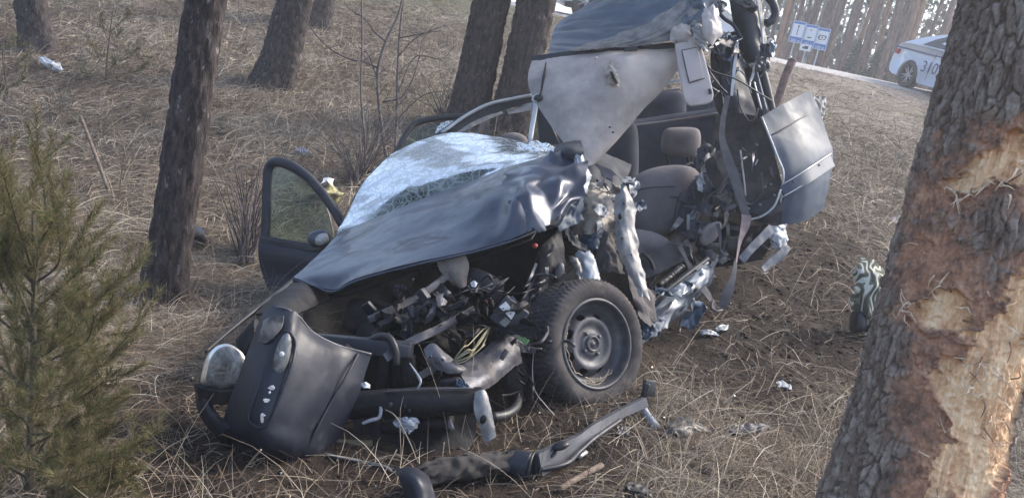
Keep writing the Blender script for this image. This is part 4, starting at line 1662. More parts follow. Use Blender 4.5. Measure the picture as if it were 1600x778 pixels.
        box("tail_light", W([0.12, sgn * 0.60, 0.80]), (0.06, 0.15, 0.06), m_red, root, R, 0.02)
        box("headlight", W([4.48, sgn * 0.64, 0.68]), (0.09, 0.17, 0.06), m_lamp, root, R, 0.03)
        for x in (0.95, 3.80):
            wh = node_part("wheel", root)
            ca = W([x, sgn * 0.79, 0.325])
            axs = fy * sgn
            lathe("tyre", [(0.205, 0.085), (0.24, 0.105), (0.29, 0.10), (0.318, 0.08), (0.322, 0.0), (0.318, -0.08), (0.29, -0.1), (0.2, -0.1)], ca, axs, m_ctyre, wh, 32)
            lathe("rim", [(0.0, 0.02), (0.17, 0.015), (0.175, -0.05), (0.2, 0.06), (0.212, 0.098), (0.222, 0.095), (0.21, -0.09)], ca, axs, m_dk, wh, 32)
            for q in range(10):
                a = q * 0.628 + (0.10 if q % 2 else -0.10)
                u = np.cos(a) * fx + np.sin(a) * up
                tube("spoke", [ca + axs * 0.055 + u * 0.03, ca + axs * 0.07 + u * 0.205], 0.014, m_alloy, wh, world=True, n=3, seg=6)
            lathe("hub", [(0.0, 0.075), (0.04, 0.072), (0.05, 0.05)], ca, axs, m_alloy, wh, 16)
    box("rear_bumper", W([0.10, 0, 0.46]), (0.09, 0.66, 0.11), paint, root, R, 0.05)
    plate("rear_glass", W([(0.50, -0.62, 1.115), (0.50, 0.62, 1.115), (0.99, 0.55, 1.315), (0.99, -0.55, 1.315)]) + W([0, 0, 0]) * 0 + np.array([0, 0, 0.012]), m_cglass, root, th=0.01, world=True)
    plate("windscreen", W([(3.52, -0.68, 0.99), (3.52, 0.68, 0.99), (3.05, 0.55, 1.325), (3.05, -0.55, 1.325)]) + np.array([0, 0, 0.012]), m_cglass, root, th=0.01, world=True)
    if police:
        bar = box("light_bar", W([2.15, 0, 1.52]), (0.12, 0.55, 0.055), m_beacon, root, R, 0.04)
        box("bar_foot", W([2.15, 0.45, 1.455]), (0.05, 0.04, 0.02), m_dk, bar, R)
        box("bar_foot", W([2.15, -0.45, 1.455]), (0.05, 0.04, 0.02), m_dk, bar, R)
        tube("antenna", [W([1.55, 0.3, 1.42]), W([1.5, 0.3, 1.62])], 0.008, m_dk, root, world=True, n=3, seg=5)
    return root


hd = np.array([math.cos(math.radians(-74)), math.sin(math.radians(-74))])
YW = ROAD_Y + 0.5
pr = P(1413, 139, YW)
pr = CAM + (pr - CAM) * (YW / pr[1])
rear = np.array([pr[0], YW, ROAD_Z + 0.03])
frt = rear + np.array([hd[0], hd[1], 0]) * 2.85
dip = math.atan2(rear[2] - float(height(frt[:1], frt[1:2])[0]) - 0.05, 2.85)
h3 = np.array([hd[0] * math.cos(dip), hd[1] * math.cos(dip), -math.sin(dip)])
org = rear - h3 * 0.95 - np.array([hd[1], -hd[0], 0]) * 0.79
saloon("police_car", "silver-blue police car with number 310 on its side and a blue roof light", "car", org, hd, True, m_pol, dip)
pw = P(862, 20, 20.6)
saloon("parked_car", "white car on the road, mostly hidden behind the wreck's crumpled roof", "car", np.array([pw[0] - 0.15, ROAD_Y + 1.6, ROAD_Z + 0.16]), np.array([1.0, 0.0]), False, m_wht)

# ------------------------------------------------------------------ loose things on the ground
m_foil = M("white_wrapping", (0.60, 0.61, 0.63), (0.42, 0.44, 0.48), scale=14, rough=0.35)
m_yel = M("yellow_fabric", (0.36, 0.33, 0.15), (0.10, 0.10, 0.08), scale=34, rough=0.8)
m_blk = M("black_plastic", (0.016, 0.017, 0.020), (0.028, 0.029, 0.032), scale=9, rough=0.45, dirt=(0.11, 0.095, 0.08), dscale=9, dlo=0.52, dhi=0.75)
m_blueg = M("blue_grey_cloth", (0.16, 0.18, 0.25), (0.28, 0.30, 0.38), scale=20, rough=0.8)


def sheet_on(name, lab, cat, rows, mat, amp, freq, n=9, m=11, th=0.002):
    root = loft(name, rows, mat, None, n=n, m=m, th=th, facet=amp * 0.6, jag=0.1)
    return tag(root, lab, cat)


d0 = float((G(80, 104) - CAM) @ FWD) - 0.08
sheet_on("crumpled_wrapper", "crumpled white foil wrapper lying on the bank", "litter", [[(60, 90, d0), (75, 92, d0), (88, 98, d0), (96, 106, d0)], [(62, 97, d0 - .05), (75, 101, d0 - .12), (86, 106, d0 - .1), (100, 113, d0)], [(66, 101, d0), (76, 108, d0), (88, 116, d0), (101, 118, d0)]], m_foil, 0.05, 9)
d0 = float((G(476, 238) - CAM) @ FWD) - 0.06
sheet_on("blue_rag", "small blue-grey rag lying on the bank above the open door", "litter", [[(462, 230, d0), (474, 232, d0), (484, 238, d0)], [(464, 237, d0 - .05), (474, 239, d0 - .08), (488, 242, d0)], [(468, 242, d0), (478, 246, d0), (489, 246, d0)]], m_blueg, 0.04, 12)
g = G(515, 312)
d0 = float((g - CAM) @ FWD) - 0.1
root = thing("yellow_bag", "yellow and white bag lying behind the open front door", "bag", g)
loft("bag_body", [[(486, 300, d0), (500, 288, d0), (515, 286, d0), (528, 292, d0)], [(484, 306, d0 - .05), (500, 300, d0 - .2), (516, 300, d0 - .2), (531, 302, d0)], [(488, 314, d0), (502, 316, d0 - .05), (518, 316, d0 - .05), (530, 312, d0)]], m_yel, root, n=6, m=7, facet=0.03, th=0.003)
loft("white_top", [[(505, 282, d0), (512, 278, d0), (520, 284, d0)], [(502, 290, d0 - .12), (512, 286, d0 - .18), (522, 290, d0 - .1)]], m_foil, root, n=4, m=5, facet=0.02, th=0.003)
g = G(308, 378)
d0 = float((g - CAM) @ FWD) - 0.05
root = thing("car_part", "curved black plastic car part lying behind the lone dark trunk", "car part", g)
loft("shell", [[(298, 362, d0), (308, 354, d0), (320, 362, d0)], [(298, 370, d0 - .08), (309, 366, d0 - .12), (321, 372, d0 - .05)], [(300, 378, d0), (310, 378, d0), (320, 381, d0)]], m_blk, root, n=12, m=12, th=0.01)
tube("rim_strip", [(297, 372, d0 - .06), (306, 378, d0 - .1), (318, 383, d0 - .06)], 0.012, m_blk, root)

# camouflage jacket with a dark boot beside the scarred pine
mt = bpy.data.materials.new("camouflage_cloth")
mt.use_nodes = True
t = mt.node_tree
N, L = t.nodes, t.links
bs = N["Principled BSDF"]
bs.inputs["Roughness"].default_value = 0.9
tc = N.new("ShaderNodeTexCoord")
mp = N.new("ShaderNodeMapping")
mp.inputs["Scale"].default_value = (1.4, 1.0, 0.6)
L.new(tc.outputs["Object"], mp.inputs[0])
wv = N.new("ShaderNodeTexWave")
wv.inputs["Scale"].default_value = 4.5
wv.inputs["Distortion"].default_value = 14
wv.inputs["Detail"].default_value = 1
wv.inputs["Detail Scale"].default_value = 2.0
L.new(mp.outputs[0], wv.inputs["Vector"])
cr = N.new("ShaderNodeValToRGB")
cr.color_ramp.interpolation = 'CONSTANT'
for k, (p_, c_) in enumerate([(0.0, (0.06, 0.064, 0.045)), (0.30, (0.17, 0.17, 0.125)), (0.52, (0.075, 0.08, 0.06)), (0.72, (0.5, 0.5, 0.43))]):
    e = cr.color_ramp.elements[k] if k < 2 else cr.color_ramp.elements.new(p_)
    e.position = p_
    e.color = (*c_, 1)
L.new(wv.outputs[0], cr.inputs[0])
L.new(cr.outputs[0], bs.inputs["Base Color"])
m_camo = mt
g = G(1366, 525)
d0 = float((g - CAM) @ FWD)
root = thing("camouflage_jacket", "heap of green camouflage clothing lying at the foot of the scarred pine", "jacket", g)
loft("cloth", [[(1342, 416, d0 + .12), (1354, 407, d0 + .10), (1368, 408, d0 + .1), (1380, 425, d0 + .12), (1392, 440, d0 + .1)],
               [(1332, 445, d0 + .05), (1347, 440, d0 - .03), (1368, 438, d0 - .04), (1384, 450, d0 - .02), (1398, 460, d0)],
               [(1332, 470, d0 + .03), (1347, 470, d0 - .05), (1368, 470, d0 - .06), (1384, 475, d0 - .06), (1400, 485, d0)],
               [(1334, 488, d0 + .02), (1352, 495, d0 - .08), (1368, 500, d0 - .10), (1384, 505, d0 - .05), (1400, 510, d0)],
               [(1350, 520, d0), (1358, 526, d0 - .03), (1368, 528, d0 - .04), (1384, 530, d0), (1400, 530, d0)]], m_camo, root, n=8, m=7, th=0.006, facet=0.035)
g = G(1344, 520)
dd = float((g - CAM) @ FWD)
root = thing("dark_boot", "dark blue-black boot lying against the camouflage clothing", "boot", g)
blob("upper", P(1342, 502, dd - 0.04), (0.033, 0.066, 0.06), M("boot_leather", (0.018, 0.02, 0.032), rough=0.35), root, 3, 0.004, 12, rotB(0, 0, -6), 0.8)
blob("sole", P(1336, 503, dd - 0.03), (0.012, 0.068, 0.062), m_blk, root, 3, 0.003, 12, rotB(0, 0, -6), 0.7)

# ------------------------------------------------------------------ the wreck
m_paint = M("dark_blue_paint", (0.046, 0.058, 0.088), (0.032, 0.041, 0.064), scale=3, rough=0.36, metal=0.35, coat=0.25, dirt=(0.085, 0.090, 0.104), dscale=9, dlo=0.50, dhi=0.90, bump=0.0012, bscale=30)
m_roof = M("blue_roof_paint", (0.075, 0.105, 0.145), (0.05, 0.072, 0.105), scale=4, rough=0.40, metal=0.25, coat=0.2, dirt=(0.16, 0.16, 0.17), dscale=4, dlo=0.55, dhi=0.8)
m_door = M("silver_blue_door_paint", (0.034, 0.056, 0.090), (0.026, 0.044, 0.072), scale=2.5, rough=0.5, spec=0.3, dirt=(0.058, 0.072, 0.094), dscale=3, dlo=0.5, dhi=0.85)
m_metal = M("torn_bare_metal", (0.27, 0.268, 0.262), (0.15, 0.152, 0.16), scale=14, rough=0.55, metal=0.2, bump=0.003, bscale=45, dirt=(0.22, 0.19, 0.16), dscale=11, dlo=0.52, dhi=0.75)
m_steel = M("grey_chassis_steel", (0.11, 0.11, 0.125), (0.055, 0.055, 0.065), scale=9, rough=0.5, metal=0.4, bump=0.003, bscale=50, dirt=(0.15, 0.13, 0.115), dscale=8, dlo=0.5, dhi=0.75)
m_bright = M("bright_tube_metal", (0.50, 0.51, 0.53), (0.36, 0.38, 0.40), scale=12, rough=0.3, metal=0.3)
m_head = M("headliner_felt", (0.42, 0.385, 0.365), (0.36, 0.33, 0.315), scale=3.5, rough=0.95, dirt=(0.17, 0.168, 0.175), dscale=2.6, dlo=0.47, dhi=0.72, spec=0.1, bump=0.0015, bscale=200)  # dirt noise paints both smudges and the soft shadow on the lining
m_visor = M("visor_vinyl", (0.44, 0.40, 0.39), (0.38, 0.345, 0.34), scale=6, rough=0.7, bump=0.001, bscale=150)
m_seat = M("seat_fabric", (0.185, 0.172, 0.178), (0.142, 0.132, 0.142), scale=5, rough=0.95, bump=0.002, bscale=260, dirt=(0.16, 0.105, 0.10), dscale=3.2, dlo=0.58, dhi=0.75, spec=0.1)
m_seatd = M("dark_seat_fabric", (0.050, 0.055, 0.072), (0.036, 0.041, 0.056), scale=5, rough=0.95, bump=0.002, bscale=260, spec=0.15)
m_trim = M("dark_interior_trim", (0.020, 0.025, 0.036), (0.012, 0.015, 0.023), scale=6, rough=0.6, dirt=(0.06, 0.055, 0.055), dscale=7, dlo=0.55, dhi=0.8)
m_rub = M("black_rubber", (0.012, 0.013, 0.016), (0.02, 0.021, 0.025), scale=12, rough=0.5)
m_plast = M("bumper_plastic", (0.010, 0.013, 0.022), (0.016, 0.019, 0.031), scale=6, rough=0.48, spec=0.4, dirt=(0.040, 0.040, 0.046), dscale=9, dlo=0.55, dhi=0.80, bump=0.0006, bscale=60)
m_engine = M("oily_engine_black", (0.006, 0.006, 0.008), (0.014, 0.014, 0.017), scale=10, rough=0.6, spec=0.25, dirt=(0.022, 0.020, 0.019), dscale=12, dlo=0.55, dhi=0.8, bump=0.004, bscale=35)
m_tyre = M("dusty_tyre", (0.040, 0.037, 0.039), (0.066, 0.061, 0.062), scale=9, rough=0.9, bump=0.0012, bscale=120, dirt=(0.12, 0.105, 0.095), dscale=12, dlo=0.56, dhi=0.78, spec=0.2)
m_rim = M("painted_steel_rim", (0.046, 0.048, 0.058), (0.07, 0.071, 0.082), scale=10, rough=0.5, metal=0.25, dirt=(0.13, 0.115, 0.105), dscale=16, dlo=0.52, dhi=0.75)
m_liner = M("wheel_arch_felt", (0.085, 0.077, 0.078), (0.055, 0.05, 0.052), scale=7, rough=0.95, bump=0.003, bscale=90)
m_felt = M("brown_insulation_felt", (0.17, 0.145, 0.125), (0.12, 0.10, 0.09), scale=18, rough=1.0, bump=0.002, bscale=150)
m_bag = M("airbag_cloth", (0.42, 0.39, 0.345), (0.30, 0.275, 0.245), scale=12, rough=0.85, bump=0.004, bscale=30, dirt=(0.17, 0.135, 0.11), dscale=14, dlo=0.50, dhi=0.70)
m_belt = M("seat_belt_webbing", (0.052, 0.052, 0.060), (0.078, 0.075, 0.083), scale=20, rough=0.8)
m_beltp = M("dusty_pink_webbing", (0.19, 0.145, 0.145), (0.14, 0.11, 0.115), scale=20, rough=0.8)
m_label = M("white_label", (0.62, 0.62, 0.62), (0.45, 0.46, 0.48), scale=30, rough=0.5)
m_wire = M("yellow_wire", (0.25, 0.225, 0.13), (0.17, 0.155, 0.095), scale=20, rough=0.5)
m_clip = M("green_clip", (0.16, 0.33, 0.14), rough=0.5)
m_redp = M("red_plastic", (0.35, 0.04, 0.04), rough=0.5)
m_wp = M("white_painted_shard", (0.29, 0.315, 0.35), (0.18, 0.20, 0.235), scale=10, rough=0.4, dirt=(0.2, 0.18, 0.16), dscale=10, dlo=0.55, dhi=0.78)
m_tape = M("dusty_wrap", (0.030, 0.027, 0.027), (0.022, 0.020, 0.020), scale=14, rough=0.9, bump=0.002)
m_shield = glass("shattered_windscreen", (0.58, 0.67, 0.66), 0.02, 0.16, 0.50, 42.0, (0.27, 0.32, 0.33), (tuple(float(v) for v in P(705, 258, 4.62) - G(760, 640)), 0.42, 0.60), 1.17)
m_window = glass("green_tinted_glass", (0.62, 0.70, 0.64), 0.0, 0.3)
m_shardg = glass("crazed_window_shard", (0.5, 0.58, 0.56), 0.3, 0.1, 0.9, 70.0)
m_lens = glass("dusty_lamp_lens", (0.72, 0.74, 0.75), 0.03, 0.35, 0.34, 34.0, (0.36, 0.36, 0.35))
m_reflect = M("lamp_reflector", (0.36, 0.36, 0.36), (0.22, 0.22, 0.22), scale=22, rough=0.4, metal=0.4, bump=0.004, bscale=40)

WR = thing("wrecked_car", "crushed dark blue car with torn open roof, bent bonnet and crazed windscreen among the pines", "car", G(760, 640))

# ---- bonnet
loft("bonnet", [
    [(528, 369, 4.36), (600, 339, 4.36), (680, 307, 4.36), (745, 284, 4.30), (800, 263, 4.25), (850, 248, 4.2), (906, 233, 4.12)],
    [(506, 395, 4.15), (590, 360, 4.15), (680, 326, 4.13), (738, 303, 4.06), (770, 288, 4.04), (800, 275, 4.0), (850, 262, 3.98), (912, 258, 3.98)],
    [(482, 417, 3.98), (570, 392, 3.92), (670, 362, 3.90), (725, 335, 3.86), (765, 312, 3.80), (805, 298, 3.78), (850, 288, 3.86), (916, 283, 3.90)],
    [(464, 431, 3.82), (540, 424, 3.72), (650, 392, 3.68), (725, 366, 3.68), (780, 340, 3.66), (808, 318, 3.62), (848, 312, 3.80), (902, 303, 3.82)],
    [(458, 436, 3.76), (520, 455, 3.62), (560, 437, 3.57), (650, 413, 3.52), (740, 393, 3.52), (795, 377, 3.50), (825, 366, 3.50), (850, 352, 3.62), (876, 338, 3.76)]],
    m_paint, WR, n=90, m=130, amp=0.011, freq=1.8, th=0.006, amp2=0.0005, freq2=12, aniso=(0.004, 2.2, 0.6, 1.5))
loft("bonnet_corner", [
    [(800, 262, 4.10), (830, 250, 4.06), (865, 242, 4.04), (906, 233, 4.05)], [(797, 290, 3.84), (830, 280, 3.82), (868, 268, 3.86), (918, 270, 3.86)],
    [(800, 320, 3.62), (832, 312, 3.64), (866, 304, 3.72), (912, 298, 3.80)], [(812, 345, 3.52), (838, 338, 3.54), (862, 330, 3.64), (888, 326, 3.74)], [(824, 368, 3.47), (846, 358, 3.50), (866, 346, 3.62), (880, 336, 3.72)]], m_paint, WR, n=7, m=6, th=0.005, facet=0.014)
loft("bonnet_underframe", [
    [(470, 446, 3.82), (530, 462, 3.68), (650, 424, 3.60), (745, 402, 3.60), (830, 372, 3.60)],
    [(480, 440, 4.0), (560, 430, 3.95), (670, 395, 3.95), (760, 370, 3.9), (850, 340, 3.8)]], m_engine, WR, n=12, m=40, amp=0.008, freq=8, th=0.01)
tube("bonnet_lip", [(459, 437, 3.755), (490, 446, 3.68), (520, 456, 3.61), (560, 438, 3.56), (650, 414, 3.51), (740, 394, 3.51), (795, 378, 3.49), (848, 356, 3.61)], 0.006, m_paint, WR, n=60, seg=6)
loft("bonnet_hinge_flap", [
    [(868, 234, 4.2), (884, 224, 4.15), (908, 222, 4.12)], [(866, 243, 4.12), (888, 236, 4.0), (912, 240, 4.0)], [(872, 252, 4.1), (892, 250, 4.02), (910, 256, 4.05)]], m_trim, WR, n=12, m=14, amp=0.01, freq=14)

# ---- windscreen
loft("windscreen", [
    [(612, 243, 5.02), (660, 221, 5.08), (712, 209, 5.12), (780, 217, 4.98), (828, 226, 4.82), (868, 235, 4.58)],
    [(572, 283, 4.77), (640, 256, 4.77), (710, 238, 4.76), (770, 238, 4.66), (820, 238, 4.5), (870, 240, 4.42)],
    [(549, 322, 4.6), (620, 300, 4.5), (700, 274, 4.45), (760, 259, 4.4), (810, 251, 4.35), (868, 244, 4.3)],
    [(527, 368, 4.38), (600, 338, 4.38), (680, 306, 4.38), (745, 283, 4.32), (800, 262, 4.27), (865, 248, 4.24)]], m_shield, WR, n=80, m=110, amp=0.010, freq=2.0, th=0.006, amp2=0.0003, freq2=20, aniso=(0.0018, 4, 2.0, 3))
loft("torn_glass_edge", [
    [(808, 226, 4.72), (830, 221, 4.62), (856, 224, 4.55), (872, 232, 4.5)], [(806, 238, 4.6), (832, 236, 4.48), (858, 238, 4.42), (876, 240, 4.4)], [(810, 246, 4.5), (834, 247, 4.40), (858, 244, 4.36), (872, 243, 4.36)]], m_shardg, WR, n=9, m=12, th=0.003, jag=0.2, facet=0.01)
tube("cowl_seal", [(524, 372, 4.36), (560, 358, 4.36), (600, 340, 4.36), (680, 308, 4.36), (745, 285, 4.30), (800, 264, 4.25), (866, 249, 4.2)], 0.011, m_rub, WR, n=50, seg=8, wob=0.4, wf=12)
tube("windscreen_seal", [(526, 369, 4.37), (548, 321, 4.6), (572, 282, 4.78), (612, 242, 5.03), (662, 220, 5.09), (714, 208, 5.13)], 0.008, m_rub, WR, n=40, seg=6)

# ---- passenger side pillar and roof rail
band("windscreen_pillar", [(668, 226, 5.3), (700, 206, 5.35), (735, 184, 5.4), (775, 166, 5.45), (830, 152, 5.5)], [0.05, 0.075, 0.09, 0.09, 0.07], m_rub, WR, th=0.03, n=30, m=6, amp=0.006, freq=10)
tube("pillar_gutter", [(690, 208, 5.3), (730, 180, 5.36), (765, 163, 5.41), (800, 155, 5.45), (832, 149, 5.47)], 0.012, m_bright, WR, n=30, seg=6, wob=0.3)
band("pillar_trim", [(712, 211, 5.25), (735, 197, 5.28), (758, 186, 5.32), (785, 176, 5.36)], [0.02, 0.03, 0.03, 0.015], m_metal, WR, th=0.008, n=20, m=4, amp=0.008, freq=20)
loft("torn_pillar_foam", [[(722, 212, 5.2), (734, 207, 5.2), (744, 210, 5.2)], [(726, 217, 5.16), (736, 214, 5.14), (745, 216, 5.16)]], m_bag, WR, n=5, m=7, th=0.003, jag=0.06, facet=0.006)
plate("door_pillar", [(752, 187, 5.7), (765, 188, 5.72), (762, 220, 5.7), (743, 222, 5.68)], m_steel, WR, th=0.05)
loft("roof_side_lining", [[(790, 172, 5.5), (815, 165, 5.5), (840, 160, 5.4)], [(795, 180, 5.45), (818, 176, 5.4), (838, 172, 5.35)]], m_head, WR, n=8, m=14, amp=0.01, freq=10)

# ---- rear passenger door standing open behind
rd = node_part("rear_side_door", WR)
tube("window_frame", [(616, 250, 6.1), (628, 222, 6.12), (640, 202, 6.15), (654, 191, 6.18), (690, 184, 6.2), (735, 182, 6.2), (760, 184, 6.2)], 0.026, m_rub, rd, n=40, seg=8)
loft("window_glass", [[(645, 205, 6.16), (680, 195, 6.2), (735, 192, 6.2)], [(630, 228, 6.13), (670, 222, 6.18), (730, 215, 6.2)], [(618, 252, 6.1), (660, 250, 6.15), (728, 240, 6.2)]], m_window, rd, n=10, m=14, th=0.004)
loft("glass_shard", [[(690, 192, 6.14), (704, 189, 6.14), (722, 192, 6.14)], [(680, 204, 6.12), (696, 206, 6.12), (712, 203, 6.12)], [(682, 212, 6.12), (694, 214, 6.12), (704, 210, 6.12)]], m_shardg, rd, n=10, m=12, amp=0.006, freq=18, jag=0.3)
loft("door_panel", [[(612, 252, 6.08), (660, 252, 6.12), (740, 245, 6.2)], [(608, 300, 6.05), (660, 305, 6.1), (740, 300, 6.2)], [(625, 350, 6.0), (670, 355, 6.05), (735, 350, 6.15)]], m_trim, rd, n=14, m=18, th=0.05)

# ---- front passenger door
fd = node_part("front_door", WR)
tube("window_frame", [(414, 376, 4.86), (416, 330, 4.87), (417, 290, 4.88), (420, 262, 4.88), (432, 253, 4.86), (452, 258, 4.83), (478, 275, 4.80), (500, 298, 4.76), (520, 325, 4.72), (536, 352, 4.68)], [0.030, 0.030, 0.030, 0.034, 0.030, 0.030, 0.03], m_plast, fd, n=60, seg=8)
loft("window_glass", [[(424, 262, 4.875), (440, 260, 4.86), (465, 272, 4.82), (490, 293, 4.78)], [(420, 310, 4.87), (455, 312, 4.83), (490, 318, 4.78), (512, 328, 4.74)], [(418, 375, 4.86), (450, 380, 4.82), (490, 384, 4.76), (524, 376, 4.70)]], m_window, fd, n=14, m=14, th=0.005)
loft("door_panel", [[(409, 371, 4.87), (450, 378, 4.82), (490, 386, 4.76), (526, 384, 4.70)], [(408, 392, 4.83), (450, 400, 4.78), (490, 408, 4.70), (520, 415, 4.64)], [(414, 425, 4.84), (455, 432, 4.79), (490, 440, 4.72), (515, 445, 4.66)], [(424, 452, 4.82), (455, 462, 4.77), (490, 470, 4.70), (510, 475, 4.66)]], m_plast, fd, n=24, m=26, th=0.07)
band("belt_strip", [(409, 374, 4.82), (450, 382, 4.77), (490, 389, 4.70), (524, 386, 4.65)], 0.022, m_rub, fd, th=0.03, n=20, m=4)
mr_ = blob("wing_mirror", P(499, 373, 4.60), (0.068, 0.052, 0.05), m_paint, fd, 4, 0.0, 8, rotB(0, 0, 14), 0.8)
blob("mirror_glass", P(502, 374, 4.565), (0.045, 0.036, 0.018), m_reflect, mr_, 3, 0, 8, rotB(0, 0, 14), 0.75)

# ---- torn roof: lining, front edge, outer skin
hl = loft("roof_lining", [
    [(834, 90, 5.02), (900, 83, 4.97), (970, 78, 4.92), (1062, 73, 4.87)],
    [(826, 118, 4.94), (900, 112, 4.84), (970, 104, 4.79), (1062, 100, 4.86)],
    [(830, 146, 4.88), (888, 146, 4.78), (958, 142, 4.76), (1040, 135, 4.90)],
    [(858, 192, 4.82), (896, 196, 4.75), (946, 190, 4.78), (1006, 168, 4.92)],
    [(890, 235, 4.76), (908, 240, 4.74), (938, 232, 4.78), (972, 208, 4.90)],
    [(911, 262, 4.74), (916, 263, 4.73), (923, 258, 4.76), (934, 248, 4.84)]], m_head, WR, n=60, m=60, amp=0.007, freq=4, th=0.012, amp2=0.0008, freq2=18)
loft("torn_foam_patch", [[(948, 98, 4.74), (956, 94, 4.74), (960, 104, 4.73)], [(946, 116, 4.73), (957, 114, 4.71), (966, 120, 4.73)], [(952, 134, 4.73), (960, 132, 4.72), (968, 137, 4.74)]], m_bag, hl, n=9, m=7, th=0.003, jag=0.06, facet=0.005)
plate("hole", [(953, 112, 4.70), (957, 113, 4.70), (961, 122, 4.70), (966, 131, 4.705), (962, 132, 4.70), (956, 122, 4.70)], m_engine, hl, th=0.006)
blob("plug", P(931, 91, 4.78), (0.010, 0.010, 0.010), m_visor, hl, 2)
for (x, y) in [(920, 182), (938, 193), (953, 199), (958, 207), (930, 190)]:
    blob("dirt_spot", P(x, y, 4.765), (0.009, 0.005, 0.004), m_tape, hl, 1, 0.003, 60)
tube("lining_seam", [(853, 98, 4.93), (850, 118, 4.88), (846, 140, 4.84), (843, 152, 4.82)], [0.004, 0.010, 0.003], m_tape, hl, n=14, seg=5)
band("roof_front_edge", [(831, 93, 5.0), (880, 86, 4.96), (940, 80, 4.92), (1000, 76, 4.89), (1064, 70, 4.85)], 0.035, m_trim, WR, th=0.014, n=40, m=4, amp=0.004, freq=14)
plate("lamp_clip", [(976, 75, 4.86), (996, 73, 4.85), (996, 79, 4.85), (976, 81, 4.86)], m_rub, WR, th=0.02)
loft("roof_skin", [
    [(858, 82, 5.06), (920, 78, 5.08), (990, 64, 5.06), (1045, 42, 5.0), (1088, 10, 4.96)],
    [(860, 62, 5.30), (922, 52, 5.34), (982, 36, 5.30), (1032, 12, 5.22), (1090, -20, 5.1)],
    [(868, 40, 5.6), (922, 16, 5.62), (982, -4, 5.55), (1032, -24, 5.4), (1094, -50, 5.2)],
    [(902, 10, 5.9), (950, -14, 5.84), (1002, -34, 5.7), (1052, -54, 5.5), (1098, -75, 5.3)]], m_roof, WR, n=60, m=80, amp=0.018, freq=2.6, th=0.006, amp2=0.001, freq2=12, aniso=(0.022, 5, 0.8, 2.0))
loft("roof_crease_flap", [
    [(918, 76, 4.98), (960, 62, 4.95), (1005, 44, 4.90), (1050, 18, 4.88), (1086, -6, 4.86)],
    [(905, 82, 4.94), (960, 72, 4.90), (1010, 58, 4.86), (1055, 40, 4.82), (1098, 12, 4.80)],
    [(890, 86, 4.92), (960, 79, 4.88), (1014, 72, 4.84), (1062, 62, 4.80), (1104, 40, 4.78)]], m_metal, WR, n=50, m=80, amp=0.010, freq=6, th=0.004, amp2=0.001, freq2=20, aniso=(0.030, 6, 1.5, 4.0))
loft("roof_corner_metal", [
    [(1075, -30, 4.82), (1100, -30, 4.78), (1124, -30, 4.8)], [(1070, 10, 4.82), (1096, 8, 4.76), (1120, 5, 4.8)], [(1060, 38, 4.80), (1085, 36, 4.76), (1108, 30, 4.8)], [(1062, 56, 4.78), (1080, 62, 4.76), (1098, 62, 4.8)]], m_roof, WR, n=11, m=8, th=0.003, jag=0.06, facet=0.018)
loft("torn_pillar_lining", [
    [(1100, 14, 4.74), (1112, 10, 4.72), (1122, 14, 4.74)], [(1098, 34, 4.70), (1112, 32, 4.67), (1126, 34, 4.72)], [(1094, 52, 4.70), (1112, 54, 4.66), (1128, 54, 4.72)], [(1098, 62, 4.72), (1110, 70, 4.70), (1118, 62, 4.74)]], m_visor, WR, n=9, m=6, th=0.003, jag=0.06, facet=0.006)
loft("torn_beige_scrap", [[(1048, 44, 4.76), (1064, 38, 4.75), (1078, 42, 4.76)], [(1046, 58, 4.76), (1062, 56, 4.74), (1080, 60, 4.75)], [(1050, 68, 4.77), (1062, 68, 4.76), (1076, 74, 4.77)]], m_head, WR, n=6, m=7, th=0.003, jag=0.06, facet=0.008)
loft("crumpled_strip", [[(1082, 36, 4.72), (1090, 36, 4.7), (1096, 40, 4.72)], [(1084, 58, 4.7), (1094, 58, 4.68), (1102, 60, 4.7)], [(1090, 74, 4.7), (1100, 78, 4.68), (1108, 84, 4.7)]], m_metal, WR, n=12, m=5, th=0.003, jag=0.06, facet=0.009)

# sun visor
vs_ = plate("sun_visor", [(1054, 70, 4.78), (1060, 64, 4.78), (1082, 58, 4.76), (1090, 62, 4.76), (1096, 74, 4.75), (1106, 110, 4.72), (1115, 148, 4.70), (1113, 158, 4.70), (1104, 163, 4.70), (1078, 167, 4.71), (1071, 162, 4.72), (1068, 150, 4.72), (1060, 110, 4.75)], m_visor, WR, th=0.026, bevel=0.009)
plate("mirror_cover", [(1066, 80, 4.742), (1090, 75, 4.732), (1100, 122, 4.702), (1077, 129, 4.715)], m_visor, vs_, th=0.008, bevel=0.003)
for a, b in [((1065, 79, 4.74), (1077, 130, 4.712)), ((1077, 130, 4.712), (1101, 123, 4.70)), ((1065, 79, 4.74), (1091, 74, 4.73))]:
    tube("seam", [a, b], 0.0025, m_trim, vs_, n=4, seg=5)
plate("clip_notch", [(1107, 139, 4.69), (1111, 140, 4.69), (1112, 147, 4.69), (1108, 148, 4.69)], m_rub, vs_, th=0.012)
tube("visor_stalk", [(1094, 76, 4.73), (1100, 66, 4.72), (1106, 72, 4.72)], 0.009, m_trim, vs_, n=10, seg=6)
tube("wire", [(1112, 136, 4.72), (1118, 140, 4.7), (1124, 144, 4.7)], 0.003, m_bright, WR, n=6, seg=5)

